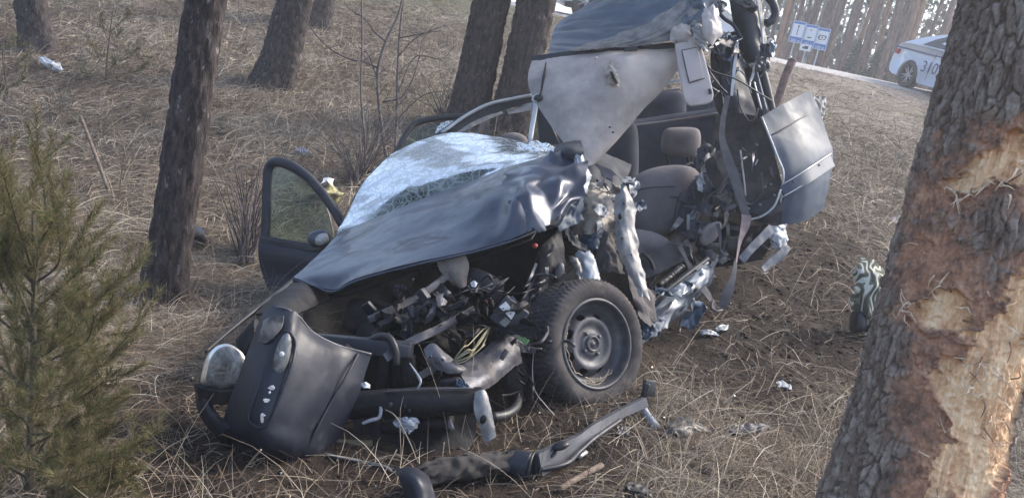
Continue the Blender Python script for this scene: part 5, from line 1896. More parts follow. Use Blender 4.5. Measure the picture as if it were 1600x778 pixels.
# steel prop tube
tube("steel_prop", [(838.5, 158, 4.86), (833, 190, 4.84), (828, 222, 4.80)], 0.0155, m_bright, WR, n=10, seg=12)
tube("steel_prop_foot", [(827, 236, 4.5), (826, 258, 4.3)], 0.012, m_bright, WR, n=4, seg=10)
blob("prop_bracket", P(842, 154, 4.84), (0.030, 0.022, 0.02), m_rub, WR, 3, 0.008, 30)
loft("prop_tab", [[(830, 150, 4.86), (838, 147, 4.85), (844, 150, 4.85)], [(832, 158, 4.84), (838, 160, 4.83), (843, 158, 4.84)]], m_bright, WR, n=4, m=6, th=0.003, jag=0.06, facet=0.005)

# ---- door-side pillar mass at the right of the opening
loft("centre_pillar", [
    [(1140, -30, 5.12), (1160, -32, 5.05), (1182, -28, 5.12)], [(1148, 25, 5.10), (1166, 22, 5.02), (1188, 28, 5.1)], [(1160, 70, 5.08), (1175, 66, 5.0), (1193, 68, 5.08)], [(1170, 100, 5.06), (1182, 98, 4.98), (1197, 98, 5.06)]], m_trim, WR, n=30, m=16, amp=0.02, freq=7, th=0.03, amp2=0.003, freq2=30)
tube("pillar_highlight", [(1178, -30, 5.03), (1184, 10, 5.02), (1190, 45, 5.01), (1193, 95, 5.0)], 0.007, m_bright, WR, n=20, seg=6, wob=0.3)  # bright tube painting the white highlight along the pillar's edge
tube("pillar_tube", [(1172, 104, 5.0), (1180, 135, 5.0), (1190, 165, 5.0), (1196, 190, 5.0)], 0.042, m_trim, WR, n=16, seg=10)
tube("pillar_tube", [(1188, 102, 4.99), (1197, 135, 4.99), (1206, 175, 5.0)], 0.028, m_rub, WR, n=16, seg=10)
tube("pillar_highlight", [(1181, 106, 4.96), (1190, 140, 4.96), (1198, 172, 4.96)], 0.005, m_bright, WR, n=14, seg=6)  # painted edge highlight carried on down the lower pillar tubes
loft("torn_clamp", [[(1160, 92, 4.96), (1175, 100, 4.94), (1190, 92, 4.95), (1202, 90, 4.96)], [(1162, 102, 4.94), (1176, 108, 4.92), (1192, 104, 4.92), (1204, 100, 4.95)], [(1166, 108, 4.95), (1178, 114, 4.94), (1190, 112, 4.94), (1199, 112, 4.95)]], m_steel, WR, n=6, m=11, th=0.003, jag=0.2, facet=0.013)
loft("torn_trim_flap", [[(1190, 58, 5.1), (1200, 62, 5.08), (1208, 66, 5.1)], [(1192, 74, 5.08), (1204, 72, 5.04), (1213, 74, 5.06)], [(1192, 92, 5.06), (1202, 92, 5.04), (1209, 88, 5.06)]], m_roof, WR, n=8, m=6, th=0.003, jag=0.2, facet=0.014)
tube("door_seal_loop", [(1176, -30, 5.0), (1192, -12, 5.0), (1206, 3, 5.0), (1212, 20, 5.0), (1206, 33, 5.0), (1196, 37, 5.0)], 0.026, m_trim, WR, n=40, seg=10)
loft("rear_pillar_sheet", [[(1110, 78, 5.6), (1130, 70, 5.6), (1152, 60, 5.6)], [(1112, 110, 5.6), (1134, 105, 5.55), (1160, 100, 5.6)], [(1118, 150, 5.6), (1140, 145, 5.5), (1172, 140, 5.6)], [(1130, 190, 5.6), (1155, 190, 5.5), (1190, 188, 5.6)]], m_trim, WR, n=24, m=18, amp=0.03, freq=6, th=0.02)
tube("roof_rail_rear", [(1098, 78, 5.3), (1122, 62, 5.3), (1150, 52, 5.3), (1165, 58, 5.2)], 0.014, m_trim, WR, n=16, seg=8)
tube("bent_strut", [(1120, 17, 5.0), (1132, 30, 5.0), (1146, 40, 5.0), (1158, 60, 5.0)], 0.012, m_trim, WR, n=14, seg=6)
band("pillar_trim_strip", [(1153, 66, 4.92), (1149, 92, 4.9), (1145, 130, 4.9), (1143, 150, 4.9)], [0.012, 0.02, 0.016], m_bright, WR, th=0.006, n=18, m=3)
band("pillar_cover", [(1140, 62, 4.97), (1138, 100, 4.95), (1136, 140, 4.94), (1138, 170, 4.95)], [0.05, 0.07, 0.05], m_seatd, WR, th=0.02, n=20, m=5, amp=0.01, freq=8)
for p, r in [([(1098, 92, 4.75), (1108, 112, 4.74), (1124, 134, 4.76), (1136, 146, 4.8)], 0.006), ([(1099, 96, 4.75), (1115, 112, 4.73), (1150, 124, 4.74), (1180, 142, 4.78), (1206, 158, 4.85)], 0.005), ([(1104, 104, 4.76), (1120, 128, 4.76), (1132, 150, 4.8)], 0.004),
             ([(1152, 140, 4.9), (1156, 165, 4.88), (1164, 182, 4.86), (1172, 190, 4.86), (1180, 184, 4.86), (1184, 170, 4.86)], 0.006)]:
    tube("cable", p, r, m_trim, WR, n=30, seg=6)
tube("silver_strip", [(1178, 128, 4.93), (1184, 150, 4.92), (1190, 172, 4.92)], 0.006, m_bright, WR, n=8, seg=5)

# ---- dashboard below the windscreen
loft("dashboard", [[(560, 352, 4.6), (640, 320, 4.62), (720, 290, 4.6), (800, 268, 4.5), (870, 252, 4.4)], [(585, 330, 4.9), (650, 296, 4.9), (720, 272, 4.88), (800, 256, 4.75), (880, 250, 4.6)], [(600, 300, 5.2), (660, 270, 5.22), (720, 250, 5.2), (800, 248, 5.0), (890, 252, 4.8)], [(610, 330, 5.3), (670, 320, 5.3), (730, 310, 5.3), (810, 300, 5.1), (890, 290, 4.9)]], m_trim, WR, n=18, m=26, amp=0.02, freq=5, th=0.02)
loft("floor_pan", [[(545, 420, 4.8), (700, 390, 5.0), (860, 350, 5.0), (1000, 400, 5.0), (1090, 400, 5.2)], [(560, 440, 5.8), (700, 420, 6.2), (860, 400, 6.6), (1000, 400, 6.6), (1120, 380, 6.4)]], m_trim, WR, n=10, m=24, amp=0.03, freq=4, th=0.02)
# ---- cabin: back wall, rear bench, seats
loft("rear_bulkhead", [[(870, 175, 7.0), (960, 165, 7.2), (1060, 150, 7.2), (1200, 120, 7.0)], [(870, 260, 7.0), (960, 250, 7.1), (1060, 240, 7.1), (1210, 220, 6.9)], [(870, 360, 6.9), (960, 370, 7.0), (1060, 370, 7.0), (1210, 340, 6.8)], [(870, 420, 6.4), (960, 430, 6.4), (1060, 430, 6.4), (1210, 400, 6.3)]], m_trim, WR, n=20, m=24, amp=0.03, freq=3, th=0.02)
bench = loft("rear_bench", [[(925, 206, 6.5), (985, 196, 6.5), (1060, 188, 6.45), (1135, 176, 6.3)], [(922, 214, 6.42), (985, 205, 6.42), (1060, 196, 6.38), (1138, 186, 6.22)], [(922, 250, 6.38), (985, 245, 6.38), (1060, 240, 6.34), (1145, 230, 6.2)], [(925, 310, 6.3), (985, 310, 6.3), (1060, 305, 6.25), (1150, 290, 6.1)]], m_seatd, WR, n=30, m=40, amp=0.015, freq=3, th=0.10)
tube("bench_piping", [(960, 202, 6.38), (1000, 196, 6.38), (1060, 188, 6.34), (1122, 178, 6.2)], 0.012, m_seat, bench, n=30, seg=6, wob=0.5)
def cushion(name, outline, depth, bulge, mat, parent, back=0.06, rings=7):
    """padded panel: outline of (px,py), domed towards the viewer"""
    o = np.array(outline, float)
    o = spline(o, 48, True)[:-1]
    c = o.mean(0)
    V, k = [], len(o)
    for i in range(rings):
        t = i / (rings - 1)
        s = math.cos(t * math.pi / 2) ** 0.55
        V += [P(*(c + (q - c) * s), depth - bulge * math.sin(t * math.pi / 2)) for q in o]
    V += [P(*(c + (q - c) * 0.97), depth + back) for q in o]
    V = np.array(V)
    F = grid_faces(rings, k, True).tolist()
    F.append(list(range((rings - 1) * k, rings * k)))
    b = rings * k
    F += [[(j + 1) % k, j, b + j, b + (j + 1) % k] for j in range(k)]
    F.append([b + j for j in range(k)][::-1])
    return mk(name, V, F, mat, parent)
hr = cushion("rear_headrest", [(1034, 214), (1040, 202), (1060, 199), (1086, 200), (1094, 207), (1095, 226), (1090, 242), (1074, 246), (1046, 243), (1033, 234)], 6.05, 0.07, m_seat, WR)
for x in (1040, 1072):
    tube("headrest_post", [(x, 240, 6.08), (x + 4, 252, 6.12), (x + 6, 262, 6.16)], 0.012, m_rub, hr, n=5, seg=6)
cushion("rear_headrest", [(992, 158), (1010, 146), (1040, 141), (1066, 145), (1072, 165), (1068, 184), (1040, 190), (1008, 194), (994, 182)], 6.6, 0.08, m_seatd, WR)
band("rear_shelf_edge", [(1000, 152, 6.4), (1025, 144, 6.4), (1062, 140, 6.4)], 0.012, m_seat, WR, th=0.01, n=14, m=3)
band("rear_window_rim", [(1036, 134, 6.3), (1050, 128, 6.3), (1066, 126, 6.3)], 0.022, m_bright, WR, th=0.01, n=10, m=3)
ps = cushion("passenger_backrest", [(934, 232), (944, 208), (962, 196), (980, 190), (994, 196), (998, 230), (996, 290), (985, 320), (950, 320), (936, 290)], 5.7, 0.09, m_seatd, WR)
cushion("passenger_headrest", [(778, 224), (784, 212), (800, 207), (815, 210), (824, 218), (824, 232), (800, 236), (780, 234)], 5.3, 0.05, m_seat, WR)
# passenger side window pillar seen past the lining
plate("side_pillar", [(839, 172, 5.9), (848, 170, 5.9), (858, 188, 5.9), (878, 232, 5.85), (892, 262, 5.8), (846, 262, 5.85), (842, 215, 5.9)], m_trim, WR, th=0.06)
plate("side_window", [(830, 178, 6.0), (840, 180, 6.0), (845, 210, 6.0), (842, 224, 6.0), (828, 228, 6.0)], m_window, WR, th=0.005)
loft("dash_top", [[(840, 232, 4.9), (880, 232, 4.9), (930, 240, 5.0), (985, 262, 5.0)], [(850, 262, 4.7), (890, 262, 4.7), (930, 268, 4.75), (975, 290, 4.8)], [(870, 300, 4.55), (900, 300, 4.5), (935, 305, 4.55), (968, 330, 4.6)]], m_trim, WR, n=18, m=26, amp=0.02, freq=7, th=0.02)
loft("dash_panel", [[(905, 262, 4.85), (930, 258, 4.8), (955, 268, 4.8), (975, 288, 4.8)], [(910, 280, 4.8), (935, 276, 4.72), (955, 284, 4.72), (975, 305, 4.75)]], m_seatd, WR, n=10, m=18, amp=0.01, freq=10)
# driver seat
st = cushion("driver_backrest", [(974, 296), (990, 277), (1015, 264), (1050, 258), (1080, 261), (1094, 274), (1096, 300), (1088, 325), (1068, 352), (1040, 372), (1000, 378), (982, 366), (974, 330)], 5.2, 0.13, m_seat, WR, 0.12)
tube("seat_seam", [(978, 306, 5.12), (1005, 295, 5.07), (1040, 292, 5.06), (1072, 293, 5.1)], 0.004, m_seatd, st, n=20, seg=5)
tube("seat_seam", [(1072, 290, 5.1), (1060, 310, 5.07), (1054, 335, 5.08), (1050, 364, 5.15)], 0.004, m_seatd, st, n=20, seg=5)
cushion("seat_bolster", [(1072, 300), (1084, 282), (1098, 272), (1108, 280), (1106, 310), (1092, 340), (1074, 366), (1058, 374), (1056, 350), (1062, 325)], 5.08, 0.09, m_seatd, WR, 0.1)
cs = cushion("seat_cushion", [(984, 362), (1010, 360), (1034, 368), (1048, 380), (1044, 398), (1020, 416), (996, 424), (984, 405)], 4.85, 0.06, m_seat, WR, 0.1)
loft("seat_base_panel", [[(986, 392, 4.78), (1010, 400, 4.74), (1040, 384, 4.78), (1066, 360, 4.9)], [(990, 420, 4.7), (1015, 418, 4.68), (1045, 404, 4.74), (1070, 380, 4.86)], [(1000, 440, 4.62), (1020, 434, 4.62), (1050, 418, 4.70), (1080, 398, 4.82)]], m_trim, WR, n=14, m=20, amp=0.012, freq=8, th=0.02)
tube("seat_cable", [(1004, 395, 4.7), (1018, 410, 4.66), (1022, 432, 4.64), (1012, 450, 4.62)], 0.012, m_rub, WR, n=16, seg=8)

# ---- torn rear door
rr_ = node_part("torn_rear_door", WR)
loft("outer_skin", [
    [(1190, 183, 4.92), (1206, 173, 4.96), (1226, 162, 5.02), (1248, 150, 5.12), (1264, 142, 5.18)],
    [(1203, 212, 4.86), (1218, 204, 4.90), (1240, 192, 4.98), (1262, 180, 5.10), (1279, 172, 5.18)],
    [(1216, 246, 4.82), (1232, 240, 4.84), (1256, 226, 4.92), (1270, 214, 5.06), (1291, 212, 5.20)],
    [(1225, 276, 4.80), (1240, 271, 4.82), (1264, 258, 4.90), (1282, 246, 5.04), (1300, 240, 5.20)],
    [(1224, 306, 4.84), (1240, 302, 4.86), (1262, 296, 4.92), (1281, 286, 5.04), (1297, 274, 5.20)],
    [(1218, 348, 4.90), (1234, 350, 4.92), (1254, 345, 4.97), (1272, 336, 5.06), (1285, 326, 5.20)]], m_door, rr_, n=56, m=44, amp=0.006, freq=3.5, th=0.008, amp2=0.0006, freq2=14, sharp=False)
band("door_moulding", [(1222, 300, 4.79), (1240, 290, 4.80), (1262, 276, 4.85), (1282, 263, 5.0), (1299, 252, 5.15)], 0.075, m_door, rr_, th=0.02, n=30, m=6)
for dy in (-10, 10):
    tube("moulding_edge", [(1222, 298 + dy, 4.775), (1240, 288 + dy, 4.785), (1262, 274 + dy, 4.835), (1282, 261 + dy, 4.985), (1299, 250 + dy, 5.135)], 0.0035, m_bright, rr_, n=24, seg=5)
tube("crease_line", [(1204, 212, 4.85), (1225, 200, 4.89), (1245, 188, 4.97), (1263, 178, 5.08)], 0.004, m_rub, rr_, n=14, seg=5)  # dark tube laid along the crease in the door skin
for x, y, d_ in [(1240, 284, 4.79), (1258, 286, 4.83), (1280, 258, 4.97)]:
    blob("moulding_hole", P(x, y, d_), (0.007, 0.007, 0.004), m_rub, rr_, 2)
tube("torn_edge", [(1190, 183, 4.9), (1197, 200, 4.86), (1206, 222, 4.83), (1216, 248, 4.8), (1224, 268, 4.78), (1223, 290, 4.79), (1219, 315, 4.82), (1212, 330, 4.85)], 0.006, m_bright, rr_, n=40, seg=5, wob=0.6, wf=60)
loft("folded_sheet", [[(1262, 150, 5.2), (1276, 153, 5.25), (1294, 150, 5.3)], [(1270, 168, 5.2), (1280, 170, 5.23), (1290, 165, 5.3)], [(1276, 195, 5.2), (1279, 194, 5.22), (1282, 188, 5.25)]], m_metal, rr_, n=8, m=10, th=0.003, jag=0.06, facet=0.014)
loft("inner_panel", [
    [(1120, 185, 5.3), (1150, 180, 5.25), (1190, 183, 5.0)], [(1115, 220, 5.2), (1150, 215, 5.12), (1200, 215, 4.94)], [(1112, 260, 5.1), (1150, 258, 5.02), (1214, 255, 4.9)], [(1120, 300, 5.0), (1158, 305, 4.92), (1222, 300, 4.88)], [(1150, 335, 4.95), (1180, 340, 4.9), (1215, 330, 4.9)]], M("torn_inner_trim", (0.030, 0.028, 0.031), (0.055, 0.048, 0.048), scale=9, rough=0.85, bump=0.004, bscale=50, dirt=(0.12, 0.09, 0.075), dscale=8, dlo=0.56, dhi=0.78), rr_, n=40, m=40, amp=0.025, freq=7, th=0.02, amp2=0.004, freq2=25)
loft("lower_skirt", [[(1176, 318, 4.86), (1200, 312, 4.83), (1224, 300, 4.82)], [(1172, 334, 4.86), (1200, 332, 4.82), (1222, 326, 4.83)], [(1176, 342, 4.88), (1200, 348, 4.85), (1220, 350, 4.88)]], m_plast, rr_, n=14, m=16, amp=0.006, freq=10, th=0.01)
tube("seal_rim", [(1172, 343, 4.83), (1188, 339, 4.81), (1202, 330, 4.80), (1212, 318, 4.79), (1220, 296, 4.78)], 0.006, m_bright, rr_, n=24, seg=5, wob=0.5, wf=50)
tube("torn_thread", [(1157, 235, 4.85), (1160, 262, 4.83), (1163, 285, 4.82), (1165, 306, 4.82)], 0.005, m_visor, rr_, n=24, seg=5, wob=0.8, wf=60)
tube("torn_thread", [(1184, 250, 4.86), (1180, 258, 4.85)], 0.005, m_visor, rr_, n=4, seg=5)
for x, y in [(1168, 318), (1188, 320), (1170, 326), (1196, 292), (1210, 305), (1205, 288)]:
    blob("rivet", P(x, y, 4.82), (0.008, 0.007, 0.005), m_metal, rr_, 2, 0.003, 60)

# ---- shredded metal around the driver's sill
rng = np.random.default_rng(77)


def shreds(name, box_, k, d0, d1, mats, parent, L=(18, 50), W=(0.012, 0.04), ang=(0, 6.28)):
    for _ in range(k):
        x, y = rng.uniform(box_[0], box_[2]), rng.uniform(box_[1], box_[3])
        d = rng.uniform(d0, d1)
        a = rng.uniform(*ang)
        l_ = rng.uniform(*L)
        p = [(x, y, d)]
        for q in range(3):
            a += rng.normal(0, 0.35)
            x += math.cos(a) * l_ / 3
            y += math.sin(a) * l_ / 3
            p.append((x, y, d + rng.normal(0, 0.04)))
        w0 = rng.uniform(*W)
        band(name, p, [w0, w0 * rng.uniform(0.5, 1.2), w0 * 0.2], mats[rng.integers(len(mats))], parent, th=0.003, n=14, m=4, amp=0.01, freq=25, twist=rng.normal(0, 1.2))


shreds("metal_shred", (1075, 235, 1150, 350), 22, 4.75, 5.05, [m_trim, m_steel, m_metal, m_trim, m_liner], WR)
shreds("metal_shred", (1060, 330, 1130, 410), 16, 4.65, 4.9, [m_trim, m_steel, m_metal, m_seatd], WR, (20, 60), (0.015, 0.05), (1.2, 2.6))
cushion("belt_reel_cover", [(1092, 368), (1104, 352), (1122, 346), (1128, 354), (1120, 372), (1104, 384), (1094, 382)], 4.75, 0.04, m_seat, WR, 0.03)
band("seat_belt", [(1137, 150, 4.82), (1130, 185, 4.78), (1128, 215, 4.74), (1136, 245, 4.70), (1150, 285, 4.66), (1162, 325, 4.64), (1166, 340, 4.64)], [0.03, 0.032, 0.035, 0.055, 0.062, 0.055, 0.045], m_belt, WR, th=0.004, n=50, m=5, amp=0.004, freq=9)
band("seat_belt_end", [(1166, 336, 4.63), (1164, 352, 4.62), (1156, 375, 4.60), (1152, 395, 4.58), (1149, 412, 4.56)], [0.06, 0.055, 0.03, 0.022, 0.02], m_beltp, WR, th=0.004, n=26, m=5, amp=0.004, freq=12, twist=0.9)
band("seat_belt_end", [(1149, 410, 4.55), (1146, 430, 4.5), (1138, 455, 4.45), (1128, 480, 4.42)], [0.02, 0.03, 0.055, 0.05], m_belt, WR, th=0.005, n=24, m=5, amp=0.004, freq=12, twist=-0.5)
band("seat_belt_strap", [(1062, 385, 4.66), (1074, 410, 4.58), (1090, 438, 4.5), (1108, 466, 4.42), (1116, 482, 4.40)], [0.03, 0.02, 0.04, 0.05, 0.02], m_belt, WR, th=0.005, n=30, m=5, amp=0.006, freq=10, twist=0.6)
tube("belt_hook", [(1114, 468, 4.4), (1112, 480, 4.38), (1120, 486, 4.36), (1128, 484, 4.38)], 0.006, m_steel, WR, n=14, seg=6)
# sill
sl = loft("door_sill", [[(1008, 478, 4.36), (1040, 452, 4.46), (1075, 425, 4.58), (1105, 405, 4.70)], [(1010, 490, 4.28), (1044, 464, 4.38), (1080, 436, 4.50), (1108, 414, 4.62)], [(1014, 505, 4.24), (1050, 478, 4.34), (1086, 448, 4.46), (1112, 424, 4.58)], [(1020, 524, 4.26), (1056, 494, 4.36), (1088, 464, 4.48), (1108, 440, 4.6)]], m_door, WR, n=30, m=50, amp=0.016, freq=7, th=0.006, amp2=0.004, freq2=22)
for k, (dy, mt_, r_) in enumerate([(-6, m_trim, 0.012), (0, m_metal, 0.007), (7, m_trim, 0.010), (13, m_bright, 0.004)]):
    tube("sill_rail", [(1012, 484 + dy, 4.27), (1044, 458 + dy, 4.36), (1080, 430 + dy, 4.48), (1106, 410 + dy, 4.6)], r_, mt_, sl, n=30, seg=6, wob=0.35, wf=30)
tube("sill_spring", [(1030, 446, 4.42), (1048, 432, 4.48), (1066, 416, 4.54)], 0.016, m_rub, WR, n=60, seg=8, wob=0.8, wf=60)
loft("sill_end_plate", [[(1088, 418, 4.5), (1098, 412, 4.55), (1110, 416, 4.6)], [(1092, 430, 4.45), (1102, 426, 4.5), (1112, 428, 4.58)], [(1094, 446, 4.44), (1102, 442, 4.5), (1108, 438, 4.56)]], m_door, WR, n=7, m=7, th=0.003, jag=0.06, facet=0.006)
loft("crumpled_wing_tail", [[(1006, 490, 4.0), (1022, 492, 4.06), (1040, 500, 4.14)], [(1004, 508, 3.94), (1020, 510, 3.98), (1036, 514, 4.08)], [(1002, 526, 3.92), (1016, 528, 3.96), (1030, 524, 4.04)]], m_door, WR, n=9, m=9, th=0.003, jag=0.06, facet=0.016)
shreds("metal_shred", (1015, 440, 1100, 495), 14, 4.2, 4.4, [m_metal, m_door, m_trim], WR, (20, 45), (0.006, 0.02), (2.2, 2.8))
# rear quarter scrap under the door
q1 = loft("white_bracket", [[(1198, 353, 4.85), (1214, 352, 4.84), (1229, 350, 4.88)], [(1200, 366, 4.82), (1215, 368, 4.80), (1230, 366, 4.86)], [(1205, 380, 4.82), (1216, 382, 4.80), (1230, 382, 4.84)], [(1212, 392, 4.80), (1220, 392, 4.79), (1228, 394, 4.82)]], m_wp, WR, n=11, m=9, th=0.003, jag=0.15, facet=0.006)
band("bent_arm", [(1205, 357, 4.82), (1190, 372, 4.76), (1172, 390, 4.70), (1158, 407, 4.66)], [0.06, 0.055, 0.05, 0.05], m_door, WR, th=0.008, n=24, m=6, amp=0.008, freq=12)
band("bent_arm", [(1229, 384, 4.8), (1222, 396, 4.76), (1206, 408, 4.72), (1190, 422, 4.66)], [0.05, 0.055, 0.05, 0.035], m_door, WR, th=0.008, n=24, m=6, amp=0.008, freq=12)
shreds("metal_shred", (1110, 350, 1200, 400), 12, 4.75, 5.0, [m_trim, m_steel, m_liner], WR, (20, 50), (0.02, 0.05))
loft("rear_underbody", [[(1090, 340, 5.2), (1140, 345, 5.15), (1220, 345, 5.1)], [(1090, 380, 5.1), (1140, 385, 5.05), (1210, 375, 5.0)], [(1090, 415, 5.1), (1140, 415, 5.05), (1190, 405, 5.0)]], m_engine, WR, n=12, m=16, amp=0.04, freq=5, th=0.02)

# ---- torn front wing and pillar foot
loft("torn_wing_flap", [[(898, 248, 4.0), (906, 244, 3.98), (914, 252, 4.0)], [(892, 268, 3.94), (908, 266, 3.90), (922, 280, 3.96)], [(884, 292, 3.90), (900, 292, 3.86), (916, 300, 3.92)], [(876, 318, 3.88), (888, 318, 3.84), (902, 316, 3.9)], [(870, 336, 3.88), (878, 334, 3.86), (886, 330, 3.88)]], m_wp, WR, n=9, m=5, th=0.003, jag=0.06, facet=0.009)
loft("front_wing", [[(864, 330, 3.80), (885, 300, 3.86), (905, 285, 3.92)], [(868, 345, 3.78), (890, 330, 3.84), (910, 318, 3.9)], [(872, 362, 3.76), (892, 352, 3.82), (912, 345, 3.9)]], m_door, WR, n=8, m=8, th=0.003, jag=0.06, facet=0.012)
loft("airbag", [[(896, 300, 4.35), (925, 290, 4.3), (950, 302, 4.3)], [(888, 320, 4.25), (925, 312, 4.12), (962, 320, 4.22)], [(888, 345, 4.2), (922, 340, 4.06), (960, 345, 4.18)], [(896, 366, 4.15), (922, 366, 4.06), (952, 366, 4.14)]], m_bag, WR, n=50, m=50, amp=0.040, freq=8, th=0.006, amp2=0.012, freq2=22)
shreds("foam_shred", (900, 285, 955, 330), 14, 4.1, 4.3, [m_bag, m_seatd, m_head, m_metal], WR, (10, 28), (0.01, 0.03))
loft("dash_brace", [[(875, 342, 4.05), (886, 352, 4.0), (900, 372, 3.95), (920, 390, 3.95)], [(870, 352, 4.0), (880, 362, 3.96), (894, 380, 3.92), (912, 396, 3.92)]], m_trim, WR, n=4, m=14, th=0.003, jag=0.06, facet=0.006)
loft("blue_sheet_tear", [[(906, 372, 4.05), (930, 364, 4.02), (952, 362, 4.05)], [(910, 384, 4.0), (930, 380, 3.97), (956, 376, 4.02)], [(920, 392, 3.98), (936, 390, 3.96), (950, 390, 4.0)]], m_door, WR, n=7, m=9, th=0.003, jag=0.06, facet=0.008)
loft("torn_door_post", [
    [(969, 290, 4.02), (974, 287, 4.0), (980, 298, 4.02)], [(962, 312, 3.96), (974, 306, 3.92), (990, 312, 3.96)], [(960, 340, 3.93), (974, 336, 3.90), (992, 338, 3.94)], [(961, 362, 3.90), (976, 360, 3.87), (993, 358, 3.92)],
    [(966, 385, 3.86), (980, 382, 3.83), (997, 385, 3.88)], [(974, 410, 3.82), (988, 408, 3.79), (1002, 412, 3.84)], [(984, 436, 3.78), (996, 434, 3.76), (1009, 438, 3.80)], [(1000, 464, 3.75), (1008, 466, 3.74), (1014, 468, 3.76)]], m_metal, WR, n=15, m=5, th=0.003, jag=0.06, facet=0.007)
for x, y, d_, r_ in [(969, 338, 3.875, 0.017), (975, 318, 3.89, 0.008), (987, 398, 3.79, 0.006), (972, 372, 3.84, 0.007)]:
    blob("bolt_hole", P(x, y, d_), (r_ * 0.6, r_, 0.006), m_engine, WR, 2)
loft("torn_wing_shard", [[(898, 397, 3.80), (908, 392, 3.78), (922, 392, 3.79)], [(906, 412, 3.76), (916, 408, 3.73), (930, 410, 3.76)], [(912, 432, 3.72), (922, 430, 3.69), (934, 432, 3.72)], [(916, 456, 3.68), (926, 460, 3.66), (936, 456, 3.68)]], m_wp, WR, n=8, m=4, th=0.003, jag=0.06, facet=0.006)
loft("torn_wing_shard", [[(890, 402, 3.82), (896, 400, 3.8), (902, 402, 3.81)], [(898, 420, 3.78), (904, 418, 3.77), (910, 422, 3.78)], [(904, 440, 3.75), (909, 440, 3.74), (913, 446, 3.75)]], m_metal, WR, n=8, m=4, th=0.003, jag=0.06, facet=0.006)
loft("blue_tooth_sheet", [[(938, 370, 3.98), (950, 360, 3.96), (962, 385, 3.97)], [(932, 398, 3.94), (952, 394, 3.90), (970, 402, 3.93)], [(930, 425, 3.92), (954, 425, 3.88), (976, 428, 3.9)]], m_liner, WR, n=9, m=9, th=0.003, jag=0.06, facet=0.008)
loft("wheel_arch_liner", [
    [(846, 470, 3.92), (866, 440, 3.94), (900, 415, 3.97), (945, 398, 4.0), (975, 410, 4.02)], [(850, 480, 3.98), (872, 452, 4.0), (905, 432, 4.04), (950, 420, 4.06), (992, 446, 4.05)], [(858, 520, 4.1), (890, 480, 4.12), (930, 460, 4.14), (970, 465, 4.12), (1004, 488, 4.02)], [(870, 580, 4.15), (900, 560, 4.15), (940, 540, 4.15), (985, 530, 4.1), (1012, 530, 4.02)]], m_liner, WR, n=30, m=40, amp=0.018, freq=6, th=0.012)

loft("inner_sill", [[(1030, 290, 5.6), (1120, 295, 5.5), (1190, 300, 5.4)], [(1040, 360, 5.4), (1110, 370, 5.25), (1170, 372, 5.2)], [(1050, 405, 5.05), (1110, 412, 5.0), (1150, 408, 5.0)]], m_engine, WR, n=12, m=16, amp=0.03, freq=5, th=0.02)  # added dark sheet standing in for the shade under the torn door
shreds("metal_shred", (1100, 60, 1205, 150), 22, 4.85, 5.1, [m_trim, m_roof, m_metal, m_trim, m_bright], WR, (25, 70), (0.006, 0.022), (1.1, 1.9))
shreds("metal_shred", (1140, 200, 1215, 320), 12, 4.78, 4.9, [m_trim, m_liner, m_steel], WR, (20, 50), (0.008, 0.02), (1.0, 2.2))


def scraps(box_, k, d0, d1, size, mats):
    """crumpled scraps of torn sheet metal"""
    for _ in range(k):
        x, y, d = rng.uniform(box_[0], box_[2]), rng.uniform(box_[1], box_[3]), rng.uniform(d0, d1)
        s_ = rng.uniform(*size)
        a = rng.uniform(0, 3.14)
        e = np.array([math.cos(a), math.sin(a)]) * s_ * rng.uniform(1, 2.2)
        f = np.array([-math.sin(a), math.cos(a)]) * s_ * rng.uniform(0.35, 0.9)
        t1, t2 = rng.normal(0, 0.08, 2)
        R_ = [[(x + e[0] * u + f[0] * v, y + e[1] * u + f[1] * v, d + t1 * u + t2 * v + 0.03 * rng.normal()) for u in (-.5, 0, .5)] for v in (-.5, 0, .5)]
        loft("metal_scrap", R_, mats[rng.integers(len(mats))], WR, n=5, m=6, th=0.003, facet=s_ * 0.0007, jag=0.15)


scraps((1085, 240, 1150, 400), 16, 4.78, 5.0, (14, 28), [m_door, m_wp, m_steel, m_metal, m_trim, m_metal])
scraps((880, 280, 1000, 390), 12, 4.0, 4.25, (12, 26), [m_door, m_trim, m_steel, m_metal, m_wp])
scraps((1012, 440, 1100, 500), 4, 4.2, 4.4, (20, 34), [m_roof, m_door, m_roof])
loft("torn_sill_sheet", [[(1000, 492, 4.18), (1030, 466, 4.28), (1066, 440, 4.40), (1104, 414, 4.54)], [(1004, 512, 4.08), (1036, 486, 4.20), (1070, 458, 4.34), (1108, 428, 4.50)], [(1006, 540, 4.02), (1038, 510, 4.16), (1066, 478, 4.34), (1096, 452, 4.50)]], m_roof, WR, n=6, m=10, th=0.004, facet=0.013, jag=0.08)
loft("crushed_wing_sheet", [[(975, 420, 3.95), (1000, 440, 4.0), (1020, 452, 4.1)], [(985, 455, 3.92), (1006, 470, 3.95), (1024, 480, 4.08)], [(1000, 500, 3.9), (1014, 510, 3.92), (1026, 515, 4.04)]], m_liner, WR, n=6, m=6, th=0.004, facet=0.012, jag=0.08)
scraps((570, 470, 830, 600), 26, 3.2, 3.5, (18, 40), [m_trim, m_engine, m_engine, m_engine, m_steel])
scraps((1110, 0, 1200, 110), 8, 4.85, 5.0, (14, 26), [m_trim, m_roof, m_steel])
